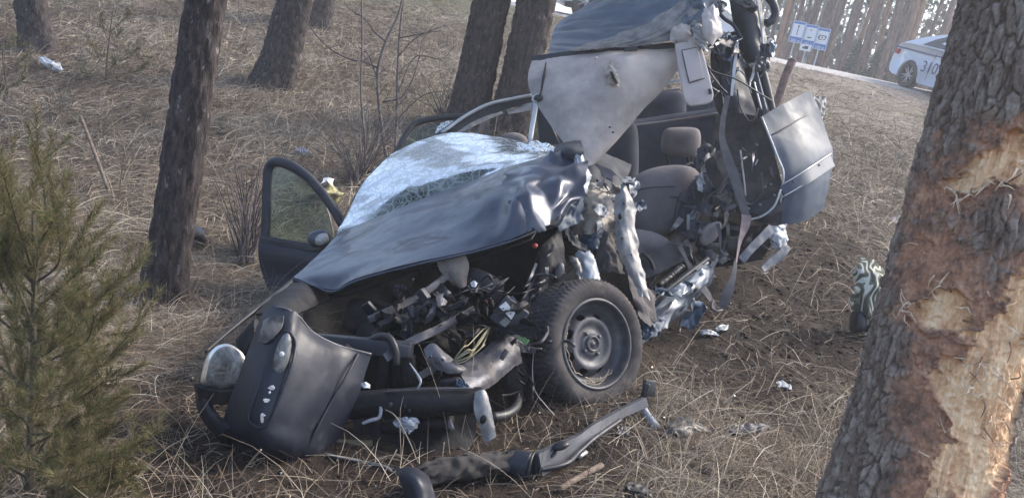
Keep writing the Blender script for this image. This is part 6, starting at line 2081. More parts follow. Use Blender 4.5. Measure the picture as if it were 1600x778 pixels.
# ---- front wheel
wh = node_part("wheel", WR)
WC = P(922, 537, 3.58)
n_img = np.array([0.58, 0.10])
WN = n_img[0] * RGT + n_img[1] * UPV - math.sqrt(1 - n_img @ n_img) * FWD
ty_prof = [(0.205, 0.070), (0.212, 0.082), (0.225, 0.090), (0.245, 0.096), (0.262, 0.096), (0.280, 0.090), (0.293, 0.080), (0.300, 0.068)] + [(0.303, a) for a in np.linspace(0.06, -0.10, 15)] + [(0.296, -0.115), (0.27, -0.128), (0.235, -0.125), (0.205, -0.11)]
seg = 288
V, wa, wb = lathe_geo(ty_prof, WC - WN * 0.03, WN, seg)
pr = np.array(ty_prof)
th = np.linspace(0, 2 * np.pi, seg, endpoint=False)
rad_dir = (np.cos(th)[:, None] * wa + np.sin(th)[:, None] * wb)
for i in range(len(pr)):
    r_, al = pr[i]
    if r_ > 0.285:
        sh = 0.5 + 0.5 * np.sign(np.sin(th * 72 + (1 if (i // 2) % 2 else 0) * 1.6 + al * 25))
        dep = 0.007 * sh * np.clip((r_ - 0.285) / 0.012, 0, 1)
        if i in (11, 15, 19):
            dep = dep * 0 + 0.008
        V[i] -= rad_dir * dep[:, None]
    if abs(r_ - 0.262) < 0.001 or abs(r_ - 0.245) < 0.001:
        V[i] += WN * (0.0012 * (np.sin(th * 9) > 0.6) + 0.0006 * np.sin(th * 5))[:, None]
    # slack tyre: flattened where it meets the ground
low = V[..., 2].min()
sq = np.clip((low + 0.05 - V[..., 2]) / 0.05, 0, 1)
V[..., 2] += 0.018 * sq
tyre = mk("tyre", V.reshape(-1, 3), grid_faces(len(ty_prof), seg, True), m_tyre, wh)
tube("bead_ring", [WC + WN * 0.045 + 0.228 * (np.cos(a) * wa + np.sin(a) * wb) for a in np.linspace(0, 2 * np.pi, 49)], 0.003, m_tyre, wh, world=True, n=96, seg=6)
lathe("rim", [(0.212, 0.052), (0.207, 0.060), (0.199, 0.060), (0.195, 0.048), (0.190, 0.026), (0.186, 0.010), (0.178, 0.004), (0.165, -0.004), (0.158, -0.02), (0.150, -0.024)], WC, WN, m_rim, wh, 96)
# disc with eight vent slots
rr0 = np.linspace(0.035, 0.152, 16)
sg = 160
th = np.linspace(0, 2 * np.pi, sg, endpoint=False)
z = np.interp(rr0, [0.03, 0.05, 0.07, 0.085, 0.10, 0.118, 0.135, 0.152], [0.012, 0.012, 0.002, 0.004, 0.016, 0.018, 0.002, -0.022])
g = WC + z[:, None, None] * WN + rr0[:, None, None] * (np.cos(th)[None, :, None] * wa + np.sin(th)[None, :, None] * wb)
F = grid_faces(16, sg, True)
fi = np.arange(15 * sg)
ri, ti = fi // sg, fi % sg
slot = (ri >= 11) & (ri <= 13) & ((ti % 20) >= 6) & ((ti % 20) <= 14)
slot &= ~(((ri == 11) | (ri == 13)) & (((ti % 20) == 6) | ((ti % 20) == 14)))
V2 = np.vstack([g.reshape(-1, 3), (g - WN * 0.006).reshape(-1, 3)])
F = F[~slot]
mk("rim_disc", V2, np.vstack([F, F[:, ::-1] + 16 * sg]), m_rim, wh)
lathe("brake_drum", [(0.0, -0.035), (0.15, -0.035), (0.17, -0.10)], WC, WN, m_engine, wh, 48)
lathe("hub", [(0.0, 0.026), (0.010, 0.026), (0.012, 0.020), (0.022, 0.020), (0.027, 0.016), (0.030, 0.028), (0.036, 0.028), (0.040, 0.010)], WC, WN, m_rim, wh, 40)
lathe("hub_ring", [(0.026, 0.021), (0.029, 0.017), (0.0305, 0.0165)], WC, WN, m_engine, wh, 40)
for k in range(4):
    a = k * math.pi / 2 + 0.6
    c = WC + WN * 0.010 + 0.056 * (math.cos(a) * wa + math.sin(a) * wb)
    lathe("wheel_bolt", [(0.0, 0.012), (0.007, 0.012), (0.009, 0.008), (0.009, -0.004), (0.014, -0.006)], c, WN, m_steel, wh, 12)
# dry straw caught in the rim
for k in range(16):
    a0 = rng.uniform(2.4, 4.9)
    a1 = a0 + rng.uniform(0.25, 0.9)
    r_ = rng.uniform(0.16, 0.185)
    # measured clockwise in the picture from the right
    q = []
    for a in np.linspace(a0, a1, 6):
        im = np.array([math.cos(a), math.sin(a)])
        e1 = RGT - WN * (RGT @ WN)
        e1 /= np.linalg.norm(e1)
        e2 = np.cross(WN, e1)
        if e2 @ UPV < 0:
            e2 = -e2
        q.append(WC + WN * (0.012 + rng.uniform(0, 0.012)) + r_ * (math.cos(a) * e1 + math.sin(a) * e2) + rng.normal(0, 0.003, 3))
    tube("straw", q, 0.0022, m_grass, wh, world=True, n=12, seg=4)

# ---- bumper cover
bp_rows = [
    [(416, 482, 2.86), (426, 478, 2.84), (442, 482, 2.82), (458, 486, 2.82), (466, 494, 2.83), (476, 506, 2.85), (490, 520, 2.88), (505, 530, 2.92), (530, 540, 2.97), (560, 549, 3.0), (580, 553, 3.02)],
    [(405, 505, 2.83), (418, 502, 2.80), (436, 506, 2.77), (454, 512, 2.76), (466, 522, 2.78), (480, 532, 2.80), (496, 543, 2.83), (514, 552, 2.88), (534, 560, 2.94), (556, 570, 2.98), (572, 578, 3.0)],
    [(390, 545, 2.80), (404, 545, 2.76), (424, 550, 2.72), (444, 556, 2.71), (462, 564, 2.73), (478, 572, 2.76), (494, 580, 2.80), (512, 590, 2.85), (530, 600, 2.91), (548, 608, 2.95), (560, 614, 2.98)],
    [(374, 590, 2.78), (388, 592, 2.73), (408, 598, 2.68), (430, 604, 2.67), (450, 612, 2.69), (468, 618, 2.73), (486, 624, 2.77), (504, 632, 2.83), (520, 640, 2.89), (534, 646, 2.93), (544, 650, 2.96)],
    [(358, 632, 2.78), (372, 638, 2.72), (394, 646, 2.66), (416, 652, 2.64), (438, 658, 2.67), (458, 662, 2.71), (476, 666, 2.76), (494, 672, 2.82), (508, 678, 2.87), (520, 682, 2.92), (528, 684, 2.95)],
    [(350, 668, 2.82), (364, 676, 2.75), (388, 688, 2.68), (412, 694, 2.66), (434, 698, 2.68), (454, 702, 2.72), (470, 704, 2.77), (486, 706, 2.82), (498, 708, 2.86), (508, 708, 2.90), (514, 708, 2.94)],
    [(356, 690, 2.92), (372, 704, 2.86), (392, 714, 2.80), (414, 721, 2.77), (434, 725, 2.79), (452, 726, 2.82), (468, 725, 2.86), (480, 722, 2.89), (490, 718, 2.92), (498, 716, 2.95), (502, 714, 2.97)]]
bc = loft("bumper_cover", bp_rows, m_plast, WR, n=80, m=90, amp=0.003, freq=5, th=0.006, amp2=0.0005, freq2=20)
# long recessed slot with its rim, fog lamp and chips
slot_o = [(434, 524, 2.755), (446, 518, 2.745), (457, 524, 2.74), (462, 540, 2.735), (456, 570, 2.69), (440, 615, 2.655), (424, 655, 2.635), (410, 668, 2.635), (396, 664, 2.645), (388, 652, 2.655), (398, 618, 2.665), (412, 580, 2.695)]
so = pts(slot_o)
tube("slot_rim", np.vstack([so, so[:1]]), 0.006, m_plast, bc, world=True, n=90, seg=6)
plate("slot_floor", [(a, b, d_ + 0.004) for a, b, d_ in [(438, 527, 2.752), (447, 522, 2.745), (456, 527, 2.738), (458, 541, 2.735), (452, 572, 2.688), (437, 615, 2.655), (422, 652, 2.636), (409, 663, 2.636), (398, 660, 2.645), (392, 650, 2.655), (402, 618, 2.665), (416, 580, 2.695)]], m_trim, bc, th=0.004)
fl = blob("fog_lamp", P(441, 555, 2.700), (0.024, 0.076, 0.016), m_reflect, bc, 3, 0.0, 8, rotB(0, 0, -14))
blob("fog_lens", P(441, 555, 2.692), (0.027, 0.080, 0.016), m_lens, fl, 3, 0.0, 8, rotB(0, 0, -14))
blob("glint_chip", P(440, 553, 2.672), (0.008, 0.009, 0.004), m_label, fl, 2, 0.003, 80)
for x, y, a, b, r_ in [(424, 605, 0.013, 0.011, 20), (421, 613, 0.006, 0.006, 0), (416, 625, 0.013, 0.012, -30), (409, 653, 0.007, 0.022, -20), (411, 648, 0.010, 0.008, 0)]:
    dsl = np.interp(y, [520, 570, 615, 660], [2.735, 2.68, 2.645, 2.63])
    po = []
    for q in range(7):
        an = q * 0.898 + rng.uniform(-.3, .3)
        rr_a = rng.uniform(0.55, 1.1)
        po.append((x + math.cos(an) * a * rr_a * 430, y + math.sin(an) * b * rr_a * 430, dsl - 0.004 + rng.normal(0, 0.0015)))
    plate("white_chip", po, m_label, bc, th=0.003)
loft("scuffed_corner", [[(412, 500, 2.79), (428, 492, 2.775), (444, 494, 2.76)], [(408, 516, 2.765), (424, 514, 2.745), (440, 512, 2.74)], [(404, 534, 2.755), (416, 536, 2.735), (426, 530, 2.735)]], M("scuffed_plastic", (0.17, 0.155, 0.14), (0.05, 0.048, 0.05), scale=16, rough=0.7, lo=0.42, hi=0.58), bc, n=20, m=20, amp=0.004, freq=14, jag=0.3)
tube("bumper_crease", [(560, 552, 2.985), (540, 590, 2.905), (516, 630, 2.855), (494, 672, 2.80), (480, 700, 2.79)], 0.005, m_plast, bc, n=30, seg=6)
tube("lip_edge", [(416, 482, 2.855), (442, 481, 2.815), (466, 494, 2.825), (490, 520, 2.875), (530, 540, 2.965), (580, 553, 3.015)], 0.005, m_steel, bc, n=40, seg=6)

# ---- headlamp
hlp = node_part("headlamp", WR)
cushion("lens", [(316, 602), (316, 578), (324, 555), (338, 541), (356, 537), (374, 546), (384, 560), (384, 582), (380, 598), (352, 606)], 2.84, 0.028, m_lens, hlp, 0.02)
cushion("reflector", [(318, 600), (319, 578), (326, 557), (339, 544), (356, 540), (372, 548), (381, 561), (381, 582), (377, 596), (352, 603)], 2.86, 0.015, m_reflect, hlp, 0.06)
for x, y in [(340, 570), (362, 574)]:
    blob("bulb_bowl", P(x, y, 2.85), (0.020, 0.024, 0.010), m_reflect, hlp, 3)
loft("housing", [[(314, 600, 2.84), (350, 608, 2.81), (384, 600, 2.86)], [(318, 622, 2.84), (350, 628, 2.82), (378, 616, 2.86)]], m_engine, hlp, n=10, m=16, amp=0.008, freq=14, th=0.04)
loft("lamp_surround", [[(308, 600, 2.90), (316, 598, 2.85), (322, 606, 2.83)], [(311, 625, 2.88), (320, 630, 2.82), (330, 634, 2.80)], [(318, 650, 2.86), (332, 655, 2.79), (348, 656, 2.76)], [(336, 674, 2.84), (348, 676, 2.78), (362, 668, 2.75)]], m_plast, WR, n=20, m=16, amp=0.004, freq=10, th=0.02)
loft("lamp_bracket", [[(374, 535, 2.92), (388, 520, 2.92), (404, 500, 2.92)], [(384, 556, 2.88), (396, 540, 2.87), (406, 520, 2.87)]], m_engine, WR, n=8, m=12, amp=0.01, freq=12, th=0.03)
tube("wing_edge_rod", [(322, 549, 3.0), (360, 516, 3.2), (400, 484, 3.4), (435, 458, 3.6), (462, 436, 3.8)], [0.006, 0.010, 0.014, 0.014], m_rub, WR, n=30, seg=8)
loft("side_wing", [[(400, 492, 3.30), (430, 465, 3.55), (462, 440, 3.80), (478, 432, 3.92)], [(420, 496, 3.16), (448, 474, 3.40), (480, 452, 3.66), (500, 446, 3.78)], [(426, 510, 3.14), (460, 494, 3.36), (496, 478, 3.60), (520, 468, 3.74)]], m_engine, WR, n=18, m=26, amp=0.012, freq=8, th=0.012)
blob("wing_clip", P(300, 592, 2.95), (0.008, 0.012, 0.012), m_rub, WR, 2)
# ---- engine bay
eb = loft("engine_bay_wall", [[(480, 445, 4.15), (580, 425, 4.3), (700, 400, 4.4), (800, 380, 4.4), (880, 355, 4.3)], [(470, 520, 4.0), (580, 520, 4.2), (700, 510, 4.3), (800, 480, 4.3), (880, 430, 4.25)], [(470, 640, 3.6), (580, 640, 3.8), (700, 620, 3.9), (800, 590, 4.0), (880, 540, 4.1)], [(500, 720, 3.3), (580, 720, 3.4), (700, 705, 3.5), (780, 660, 3.6), (860, 610, 3.8)]], m_engine, WR, n=26, m=40, amp=0.05, freq=4, th=0.02)
blob("engine_block", P(640, 545, 3.75), (0.24, 0.17, 0.2), m_engine, WR, 4, 0.03, 9, rotB(-15, 0, -14), 0.6)
blob("battery_box", P(585, 500, 3.75), (0.14, 0.09, 0.1), m_engine, WR, 3, 0.005, 9, rotB(-15, 0, -16), 0.45)
blob("gearbox", P(770, 560, 3.7), (0.13, 0.14, 0.14), m_engine, WR, 4, 0.02, 10, rotB(10, 0, -14), 0.7)
tube("intake_duct", [(598, 505, 3.5), (630, 490, 3.48), (668, 480, 3.48), (700, 455, 3.5)], [0.05, 0.055, 0.06, 0.055], m_engine, WR, n=30, seg=16, wob=0.12, wf=25)
tube("coolant_hose", [(560, 545, 3.2), (585, 528, 3.16), (606, 526, 3.14), (618, 545, 3.12), (620, 570, 3.12)], 0.015, m_rub, WR, n=24, seg=10)
blob("air_filter_lid", P(752, 448, 3.75), (0.11, 0.075, 0.06), m_trim, WR, 3, 0.006, 12, rotB(0, 0, -25), 0.7)
box("slam_panel", P(565, 540, 3.18), (0.215, 0.034, 0.03), m_trim, WR, rotB(-6, 0, -4), 0.008)
box("slam_bracket", P(628, 548, 3.14), (0.035, 0.03, 0.02), m_trim, WR, rotB(10, 0, -8), 0.01)
box("radiator_frame", P(600, 585, 3.22), (0.022, 0.11, 0.04), m_engine, WR, rotB(0, 0, -6), 0.006)
box("radiator_frame", P(640, 590, 3.2), (0.028, 0.09, 0.04), m_engine, WR, rotB(0, 0, 5), 0.006)
box("radiator", P(570, 600, 3.3), (0.17, 0.13, 0.02), m_engine, WR, rotB(-4, 0, -5), 0.004)
tube("bumper_beam", [(545, 633, 3.03), (600, 630, 3.0), (660, 628, 2.98), (720, 626, 2.98), (756, 624, 2.99)], [0.050, 0.054, 0.056, 0.054, 0.048], m_engine, WR, n=40, seg=18, wob=0.12, wf=12)
for x, y in [(610, 632), (634, 634), (668, 633), (640, 640)]:
    blob("beam_hole", P(x, y, 2.93), (0.009, 0.010, 0.004), m_rub, WR, 2)
tube("beam_highlight_seam", [(600, 612, 2.965), (660, 608, 2.945), (740, 606, 2.95)], 0.004, m_steel, WR, n=16, seg=5)
tube("lower_pipe", [(596, 668, 3.05), (640, 664, 3.04), (690, 660, 3.03), (704, 662, 3.02)], [0.026, 0.03, 0.034, 0.034], m_engine, WR, n=20, seg=14)
tube("pipe_collar", [(700, 654, 3.01), (706, 672, 3.0)], 0.012, m_steel, WR, n=4, seg=8)
loft("beam_end_bracket", [[(744, 613, 2.95), (752, 609, 2.94), (758, 612, 2.95)], [(742, 640, 2.93), (754, 632, 2.92), (766, 640, 2.93)], [(752, 668, 2.92), (762, 664, 2.91), (772, 668, 2.92)], [(758, 691, 2.92), (766, 687, 2.91), (774, 680, 2.92)]], m_metal, WR, n=24, m=14, amp=0.006, freq=14, th=0.008)
blob("bracket_hole", P(755, 655, 2.905), (0.013, 0.018, 0.006), m_engine, WR, 3, 0, 8, rotB(0, 0, -20))
loft("chassis_rail", [[(716, 577, 3.12), (742, 560, 3.22), (782, 528, 3.36), (800, 520, 3.44)], [(720, 592, 3.06), (748, 574, 3.16), (790, 540, 3.30), (806, 532, 3.38)], [(730, 606, 3.04), (756, 592, 3.12), (794, 558, 3.26), (810, 548, 3.34)], [(742, 612, 3.06), (762, 604, 3.14), (798, 574, 3.28), (812, 566, 3.36)]], m_steel, WR, n=28, m=40, amp=0.010, freq=9, th=0.012)
for x, y in [(752, 585), (770, 566), (786, 552), (760, 590)]:
    blob("rail_hole", P(x, y, np.interp(x, [740, 800], [3.11, 3.27])), (0.009, 0.006, 0.005), m_rub, WR, 2)
loft("rail_torn_end", [[(716, 590, 3.02), (730, 600, 2.99), (744, 612, 3.0)], [(712, 600, 3.0), (726, 612, 2.97), (740, 622, 2.98)]], m_door, WR, n=6, m=8, th=0.003, jag=0.06, facet=0.008)
loft("gusset_plate", [[(664, 548, 3.12), (676, 538, 3.12), (690, 550, 3.1), (712, 568, 3.08), (728, 576, 3.08)], [(668, 560, 3.08), (682, 556, 3.06), (696, 566, 3.05), (712, 576, 3.05), (724, 580, 3.06)], [(678, 574, 3.08), (690, 578, 3.06), (702, 582, 3.05), (712, 582, 3.05), (720, 582, 3.06)]], m_steel, WR, n=18, m=30, amp=0.008, freq=12, th=0.008)
for x, y in [(673, 557), (682, 566), (692, 562)]:
    blob("plate_hole", P(x, y, 3.045), (0.006, 0.008, 0.005), m_rub, WR, 2)
cushion("lamp_pod", [(684, 600), (690, 592), (715, 588), (722, 594), (722, 610), (700, 614), (686, 612)], 3.06, 0.05, m_engine, WR, 0.08)
fb = box("fuse_box", P(796, 492, 3.30), (0.062, 0.062, 0.05), m_trim, WR, rotB(0, 0, -38), 0.008)
plate("label_plate", [(780, 479, 3.23), (790, 471, 3.23), (805, 489, 3.23), (799, 499, 3.23)], m_label, fb, th=0.012)
plate("label_plate", [(780, 504, 3.24), (790, 495, 3.24), (798, 502, 3.24), (789, 511, 3.24)], m_metal, fb, th=0.012)
plate("cover", [(794, 468, 3.26), (800, 462, 3.27), (814, 480, 3.27), (806, 488, 3.26)], m_seatd, fb, th=0.02)
for x, y in [(786, 482), (793, 486), (798, 490)]:
    blob("print_dot", P(x, y, 3.222), (0.004, 0.004, 0.003), m_trim, fb, 1)
for k in range(6):
    o_ = rng.normal(0, 5, 2)
    tube("yellow_wire", [(706, 566, 3.06), (725 + o_[0], 552 + o_[1], 3.05 + rng.normal(0, .02)), (742 + o_[1], 540 + o_[0] * 1.4, 3.1), (756 + o_[0] * .5, 524 + o_[1], 3.2), (766, 512, 3.3)], 0.0028, m_wire, WR, n=24, seg=5)
gc = box("green_clip", P(818, 528, 3.26), (0.026, 0.016, 0.012), m_clip, WR, rotB(0, 0, -38), 0.003)
for k in range(3):
    box("clip_tooth", P(813 + k * 6, 519 + k * 5.5, 3.25), (0.006, 0.012, 0.01), m_clip, gc, rotB(0, 0, -38), 0.002)
loft("felt_pad", [[(681, 403, 3.56), (702, 396, 3.55), (723, 391, 3.56)], [(688, 422, 3.54), (708, 416, 3.52), (732, 412, 3.54)], [(702, 437, 3.53), (716, 436, 3.51), (730, 430, 3.53)], [(718, 449, 3.52), (723, 450, 3.51), (728, 446, 3.52)]], m_felt, WR, n=24, m=20, amp=0.006, freq=12, th=0.008, jag=0.08)
# torn inner wing behind the fuse box, loose cables and small fittings
loft("inner_wing", [[(835, 400, 3.75), (852, 380, 3.78), (872, 356, 3.85)], [(830, 440, 3.72), (850, 420, 3.72), (878, 395, 3.82)], [(824, 480, 3.66), (842, 465, 3.66), (872, 440, 3.8)], [(815, 510, 3.6), (832, 505, 3.6), (850, 495, 3.7)]], m_engine, WR, n=22, m=20, amp=0.03, freq=8, th=0.012)
blob("damper_top", P(874, 425, 3.72), (0.022, 0.045, 0.022), m_steel, WR, 3, 0.003, 20, rotB(0, 0, -12), 0.8)
ENG = [(480, 450, 870, 640)]
for k in range(50):
    x, y = rng.uniform(560, 850), rng.uniform(430, 610)
    if y < 470 - (x - 560) * 0.2:
        y += 60
    d = rng.uniform(3.25, 3.6) + max(0, (560 - y)) * 0.0008
    a = rng.uniform(0, 6.28)
    p = [(x, y, d)]
    for q in range(4):
        a += rng.normal(0, 0.7)
        x += math.cos(a) * rng.uniform(8, 26)
        y += math.sin(a) * rng.uniform(6, 18)
        p.append((x, y, d + rng.normal(0, 0.05)))
    tube("cable", p, rng.choice([0.002, 0.003, 0.0045, 0.007]), [m_rub, m_rub, m_engine, m_trim, m_steel, m_belt][rng.integers(6)], WR, n=26, seg=6)
for k in range(26):
    x, y = rng.uniform(540, 860), rng.uniform(440, 690)
    if y < 480 - (x - 560) * 0.25 or (x > 770 and y > 590):
        continue
    d = rng.uniform(3.1, 3.5)
    mt_ = [m_engine, m_engine, m_trim, m_engine, m_plast, m_rub][rng.integers(6)]
    if rng.random() < 0.4:
        box("engine_fitting", P(x, y, d), rng.uniform(0.004, 0.028, 3), mt_, WR, rotB(rng.uniform(-40, 40), rng.uniform(-30, 30), rng.uniform(-60, 60)), 0.004)
    else:
        blob("engine_fitting", P(x, y, d), rng.uniform(0.006, 0.03, 3), mt_, WR, 3, 0.010, 40, rotB(0, 0, rng.uniform(-60, 60)), rng.uniform(0.6, 1))
shreds("metal_shred", (560, 440, 860, 560), 14, 3.25, 3.55, [m_trim, m_engine, m_engine, m_steel], WR, (20, 50), (0.012, 0.03))
for rail, wd_ in [([(600, 560, 3.12), (640, 535, 3.2), (690, 512, 3.3), (742, 484, 3.4)], 0.035), ([(650, 590, 3.1), (690, 572, 3.14), (726, 566, 3.2)], 0.03), ([(800, 505, 3.60), (820, 470, 3.66), (842, 420, 3.74), (864, 384, 3.82)], 0.03), ([(575, 500, 3.3), (640, 470, 3.4), (700, 430, 3.5)], 0.03)]:
    band("inner_rail", rail, wd_, m_trim if rng.random() < 0.6 else m_steel, WR, th=0.012, n=30, m=5, amp=0.012, freq=9, twist=rng.normal(0, 0.5))
shreds("metal_shred", (826, 380, 885, 500), 16, 3.55, 3.75, [m_steel, m_trim, m_metal], WR, (16, 50), (0.005, 0.018), (1.8, 2.5))
blob("red_cap", P(758, 472, 3.45), (0.012, 0.010, 0.01), m_redp, WR, 2)
blob("red_cap", P(836, 384, 3.68), (0.014, 0.012, 0.01), m_redp, WR, 2)
for (x, y, d) in [(741, 445, 3.5), (570, 602, 2.96)]:
    loft("torn_white_bit", [[(x - 6, y - 4, d), (x, y - 6, d - .01), (x + 7, y - 2, d)], [(x - 5, y + 3, d - .01), (x + 1, y + 3, d - .02), (x + 8, y + 4, d)]], m_label, WR, n=4, m=5, th=0.003, jag=0.2, facet=0.003)
# below the beam
loft("crumpled_foil", [[(614, 655, 2.95), (630, 652, 2.93), (646, 654, 2.94)], [(620, 664, 2.93), (634, 662, 2.90), (655, 660, 2.93)], [(630, 676, 2.94), (642, 674, 2.92), (652, 668, 2.94)]], m_wp, WR, n=9, m=10, th=0.003, jag=0.06, facet=0.01)
tube("plastic_hook", [(592, 628, 2.96), (595, 640, 2.94), (592, 652, 2.93), (580, 656, 2.92), (566, 661, 2.92)], [0.004, 0.006, 0.007, 0.005], m_wp, WR, n=20, seg=6, wob=0.6, wf=60)
tube("plastic_hook", [(640, 567, 3.0), (652, 585, 2.97), (657, 596, 2.95), (652, 608, 2.95)], [0.002, 0.004, 0.006, 0.003], m_wp, WR, n=16, seg=6)
loft("undertray", [[(508, 708, 2.90), (550, 714, 2.88), (600, 722, 2.86), (640, 726, 2.88)], [(512, 714, 2.84), (550, 722, 2.82), (600, 732, 2.80), (618, 738, 2.80)]], m_plast, WR, n=10, m=34, amp=0.008, freq=9, th=0.005, jag=0.05)
tube("undertray_edge", [(508, 708, 2.85), (540, 716, 2.83), (575, 722, 2.81), (602, 728, 2.79), (612, 736, 2.78)], 0.004, m_metal, WR, n=24, seg=5, wob=0.5, wf=40)
box("lower_strip", P(545, 692, 2.95), (0.09, 0.012, 0.01), M("ochre_trim", (0.10, 0.085, 0.045), rough=0.7), WR, rotB(0, 0, -1), 0.003)
for x in (560, 590):
    box("radiator_foot", P(x, 670, 3.05), (0.018, 0.05, 0.02), m_engine, WR, rotB(0, 0, -6), 0.004)
loft("lower_dark_shield", [[(540, 650, 3.15), (640, 650, 3.1), (745, 650, 3.1)], [(530, 700, 3.05), (640, 700, 3.0), (740, 690, 3.05)], [(560, 735, 2.95), (640, 730, 2.92), (720, 715, 2.98)]], m_engine, WR, n=14, m=24, amp=0.02, freq=6, th=0.01)
tube("brake_hose", [(768, 652, 3.1), (790, 648, 3.15), (806, 636, 3.25), (812, 615, 3.4)], 0.020, m_rub, WR, n=20, seg=10)
blob("suspension_knuckle", P(806, 580, 3.55), (0.06, 0.10, 0.07), m_liner, WR, 3, 0.01, 12, rotB(0, 0, -10), 0.8)
tube("drive_shaft", [(760, 575, 3.5), (800, 560, 3.6), (850, 545, 3.75)], 0.03, m_engine, WR, n=10, seg=10)
tube("thin_wire", [(834, 545, 3.45), (832, 580, 3.4), (836, 610, 3.38), (852, 632, 3.36), (866, 648, 3.34)], 0.0022, m_visor, WR, n=24, seg=5)
# dry stalks pushed up against the nose
for p in [[(602, 640, 2.9), (618, 650, 2.86), (640, 690, 2.82), (652, 720, 2.8)], [(694, 690, 2.86), (690, 720, 2.84), (682, 760, 2.82)], [(620, 702, 2.8), (600, 740, 2.74), (588, 775, 2.7)], [(618, 708, 2.82), (640, 722, 2.8), (655, 745, 2.78)]]:
    tag(tube("stick", p, 0.0022, m_grass, None, n=16, seg=5), "dry stalk leaning against the wreck's broken nose", "stick", "stalks leaning on the wreck's nose")

# ------------------------------------------------------------------ debris lying around
def gd(x, y, up=0.03):
    return float((G(x, y) - CAM) @ FWD) - up


root = thing("hose_sleeve", "crumpled dusty hose sleeve lying on the ground below the broken nose", "car part", G(730, 740))
q = [(648, 752, gd(648, 765)), (690, 735, gd(690, 755)), (735, 728, gd(735, 750)), (780, 722, gd(780, 742)), (806, 720, gd(806, 738))]
V, F = tube_geo(spline(pts(q), 16), np.interp(np.linspace(0, 1, 16), [0, .25, .5, .75, 1], [0.036, 0.044, 0.046, 0.041, 0.035]), 13, False)
V = V.reshape(16, 13, 3)
V = np.concatenate([V, V[:, :1]], 1)
sleeve = loft("sleeve", lambda n_, m_: V, m_tape, root, n=16, m=14, th=0.004, facet=0.007)
tube("pipe_end", [(794, 722, q[-1][2] - .01), (812, 724, q[-1][2] - .02), (828, 728, q[-1][2] - .03)], [0.047, 0.05, 0.052], m_plast, root, n=14, seg=22)
lathe("pipe_mouth", [(0.052, 0.0), (0.056, 0.004), (0.052, 0.010), (0.040, 0.006), (0.036, -0.03), (0.0, -0.04)], P(829, 728, q[-1][2] - .03), P(829, 728, q[-1][2] - .03) - P(812, 724, q[-1][2] - .02), m_rub, root, 32)
root = thing("rubber_boot_cover", "dark blue-black rubber dome cover lying beside the hose sleeve", "car part", G(655, 775))
loft("dome", [[(618, 735, gd(640, 770, .02)), (645, 732, gd(640, 770, .03)), (668, 745, gd(660, 770, .02))], [(626, 750, gd(640, 775, .09)), (650, 748, gd(650, 775, .13)), (674, 762, gd(665, 775, .08))], [(638, 778, gd(640, 778, .10)), (660, 778, gd(655, 778, .13)), (680, 782, gd(670, 778, .06))]], m_plast, root, n=18, m=18, amp=0.004, freq=14, th=0.008)
root = thing("suspension_arm", "curved grey suspension arm lying under the front wheel", "car part", G(930, 680))
pa_ = [(840, 726, gd(842, 738, .04)), (872, 708, gd(872, 722, .05)), (905, 688, gd(905, 700, .05)), (935, 665, gd(935, 676, .05)), (970, 645, gd(970, 655, .05)), (1008, 628, gd(1008, 638, .05))]
band("arm", pa_, [0.085, 0.075, 0.045, 0.036, 0.036, 0.042], M("arm_plastic", (0.075, 0.08, 0.095), (0.055, 0.058, 0.07), scale=9, rough=0.45, dirt=(0.13, 0.11, 0.1), dscale=8, dlo=0.55, dhi=0.8), root, th=0.03, n=50, m=7)
tube("arm_flange", [(842, 734, gd(842, 738, .05)), (885, 724, gd(885, 730, .06)), (905, 706, gd(905, 715, .06)), (930, 684, gd(930, 690, .06)), (970, 656, gd(970, 662, .06))], 0.010, m_plast, root, n=40, seg=8)
blob("arm_socket", P(876, 692 + 4, gd(872, 722, .09)), (0.034, 0.016, 0.03), m_rub, root, 3, 0, 8, rotB(0, 0, 16))
tube("arm_ring", [(850, 708 + 2, gd(850, 724, .06)), (862, 700, gd(860, 720, .07)), (868, 706, gd(866, 722, .07)), (858, 714, gd(858, 726, .07)), (849, 711, gd(850, 724, .06))], 0.007, m_plast, root, n=30, seg=8)
tube("white_ball_joint", [(1004, 636, gd(1004, 642, .03)), (1014, 652, gd(1014, 655, .02)), (1026, 668, gd(1026, 668, .02))], [0.016, 0.017, 0.018], m_wp, root, n=12, seg=10)
tube("bolt", [(904, 714, gd(905, 714, .03)), (916, 706, gd(916, 706, .03))], 0.009, m_bright, root, n=4, seg=8)
d_ = gd(1016, 622, .06)
root = thing("black_bracket", "small black upright plastic bracket beside the front wheel", "car part", G(1012, 625))
box("upright", P(1014, 606, d_), (0.030, 0.036, 0.012), m_blk, root, rotB(25, 0, -8), 0.003)
box("foot", P(1008, 612, d_ - 0.01), (0.014, 0.040, 0.010), m_blk, root, rotB(-30, 0, -16), 0.003)
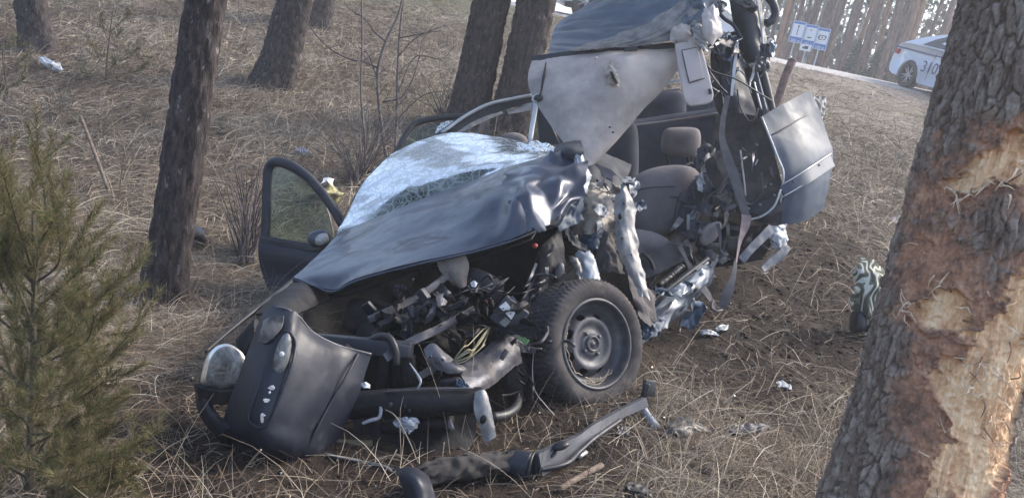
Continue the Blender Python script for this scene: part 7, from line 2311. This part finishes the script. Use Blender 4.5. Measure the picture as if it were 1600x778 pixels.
for nm, lab, rows, mt_ in [
    ("plastic_fragment", "shiny black plastic shell fragment lying on the dead grass past the suspension arm", [[(1040, 662, .01), (1056, 655, .03), (1074, 652, .03), (1092, 660, .02), (1110, 668, .0)], [(1040, 671, .02), (1056, 670, .06), (1074, 672, .05), (1092, 668, .03), (1112, 672, .0)], [(1044, 678, .01), (1056, 679, .03), (1070, 680, .02), (1086, 674, .01), (1110, 676, .0)]], m_blk),
    ("plastic_strip", "flat dark plastic strip lying half covered by straw", [[(1140, 665, .01), (1170, 662, .02), (1202, 662, .01)], [(1140, 678, .01), (1170, 677, .02), (1200, 672, .01)]], m_plast),
    ("plastic_fragment", "black broken plastic piece in the grass nearest the photographer", [[(976, 756, .01), (996, 754, .03), (1018, 764, .01)], [(980, 764, .02), (1000, 768, .04), (1020, 776, .01)]], m_blk),
    ("metal_fragment", "small white metal flake on the dark soil", [[(1118, 512, .01), (1128, 508, .02), (1138, 507, .01)], [(1120, 517, .01), (1130, 516, .02), (1138, 514, .01)]], m_wp),
    ("metal_fragment", "torn pale scrap on the dark soil beside the white flake", [[(1092, 516, .01), (1104, 514, .03), (1120, 520, .01)], [(1096, 524, .01), (1108, 522, .03), (1124, 526, .01)]], m_wp),
    ("metal_fragment", "pale crumpled scrap in the straw between the plastic strip and the scarred pine", [[(1214, 598, .01), (1224, 596, .03), (1236, 602, .01)], [(1216, 606, .01), (1226, 604, .03), (1238, 610, .01)]], m_wp),
    ("metal_fragment", "white scrap lying on the slope beside the scarred pine", [[(1394, 340, .01), (1404, 337, .03), (1412, 340, .01)], [(1394, 346, .01), (1404, 345, .03), (1412, 347, .01)]], m_wp),
    ("metal_fragment", "grey flake lying below the suspension arm", [[(964, 668, .01), (972, 664, .02), (984, 672, .01)], [(962, 678, .01), (974, 678, .02), (982, 682, .01)]], m_steel)]:
    R_ = [[(a, b, gd(a, b, u + 0.03)) for a, b, u in r] for r in rows]
    tag(loft(nm, R_, mt_, None, n=6, m=9, th=0.004, facet=0.004, jag=0.1), lab, "fragment")

# ------------------------------------------------------------------ added air volume, mostly imitating lens veil
def haze_box(density, x0, x1, y0, y1, z0, z1):
    V = np.array([[x, y, z] for x in (x0, x1) for y in (y0, y1) for z in (z0, z1)], float)
    F = [[0, 1, 3, 2], [4, 6, 7, 5], [0, 4, 5, 1], [2, 3, 7, 6], [0, 2, 6, 4], [1, 5, 7, 3]]
    mt = bpy.data.materials.new("lens_veil_air")
    mt.use_nodes = True
    t = mt.node_tree
    t.nodes.remove(t.nodes["Principled BSDF"])
    v = t.nodes.new("ShaderNodeVolumePrincipled")
    v.inputs["Color"].default_value = (0.90, 0.93, 1.0, 1)
    v.inputs["Density"].default_value = density
    v.inputs["Anisotropy"].default_value = 0.3
    t.links.new(v.outputs[0], t.nodes["Material Output"].inputs["Volume"])
    o = mk("haze_veil", V, F, mt, None, False)
    return tag(o, "thin added air volume between the trees, mostly standing in for lens veil", kind="stuff")


haze_box(0.005, -905, 905, -905, 905, -3.0, 22.0)
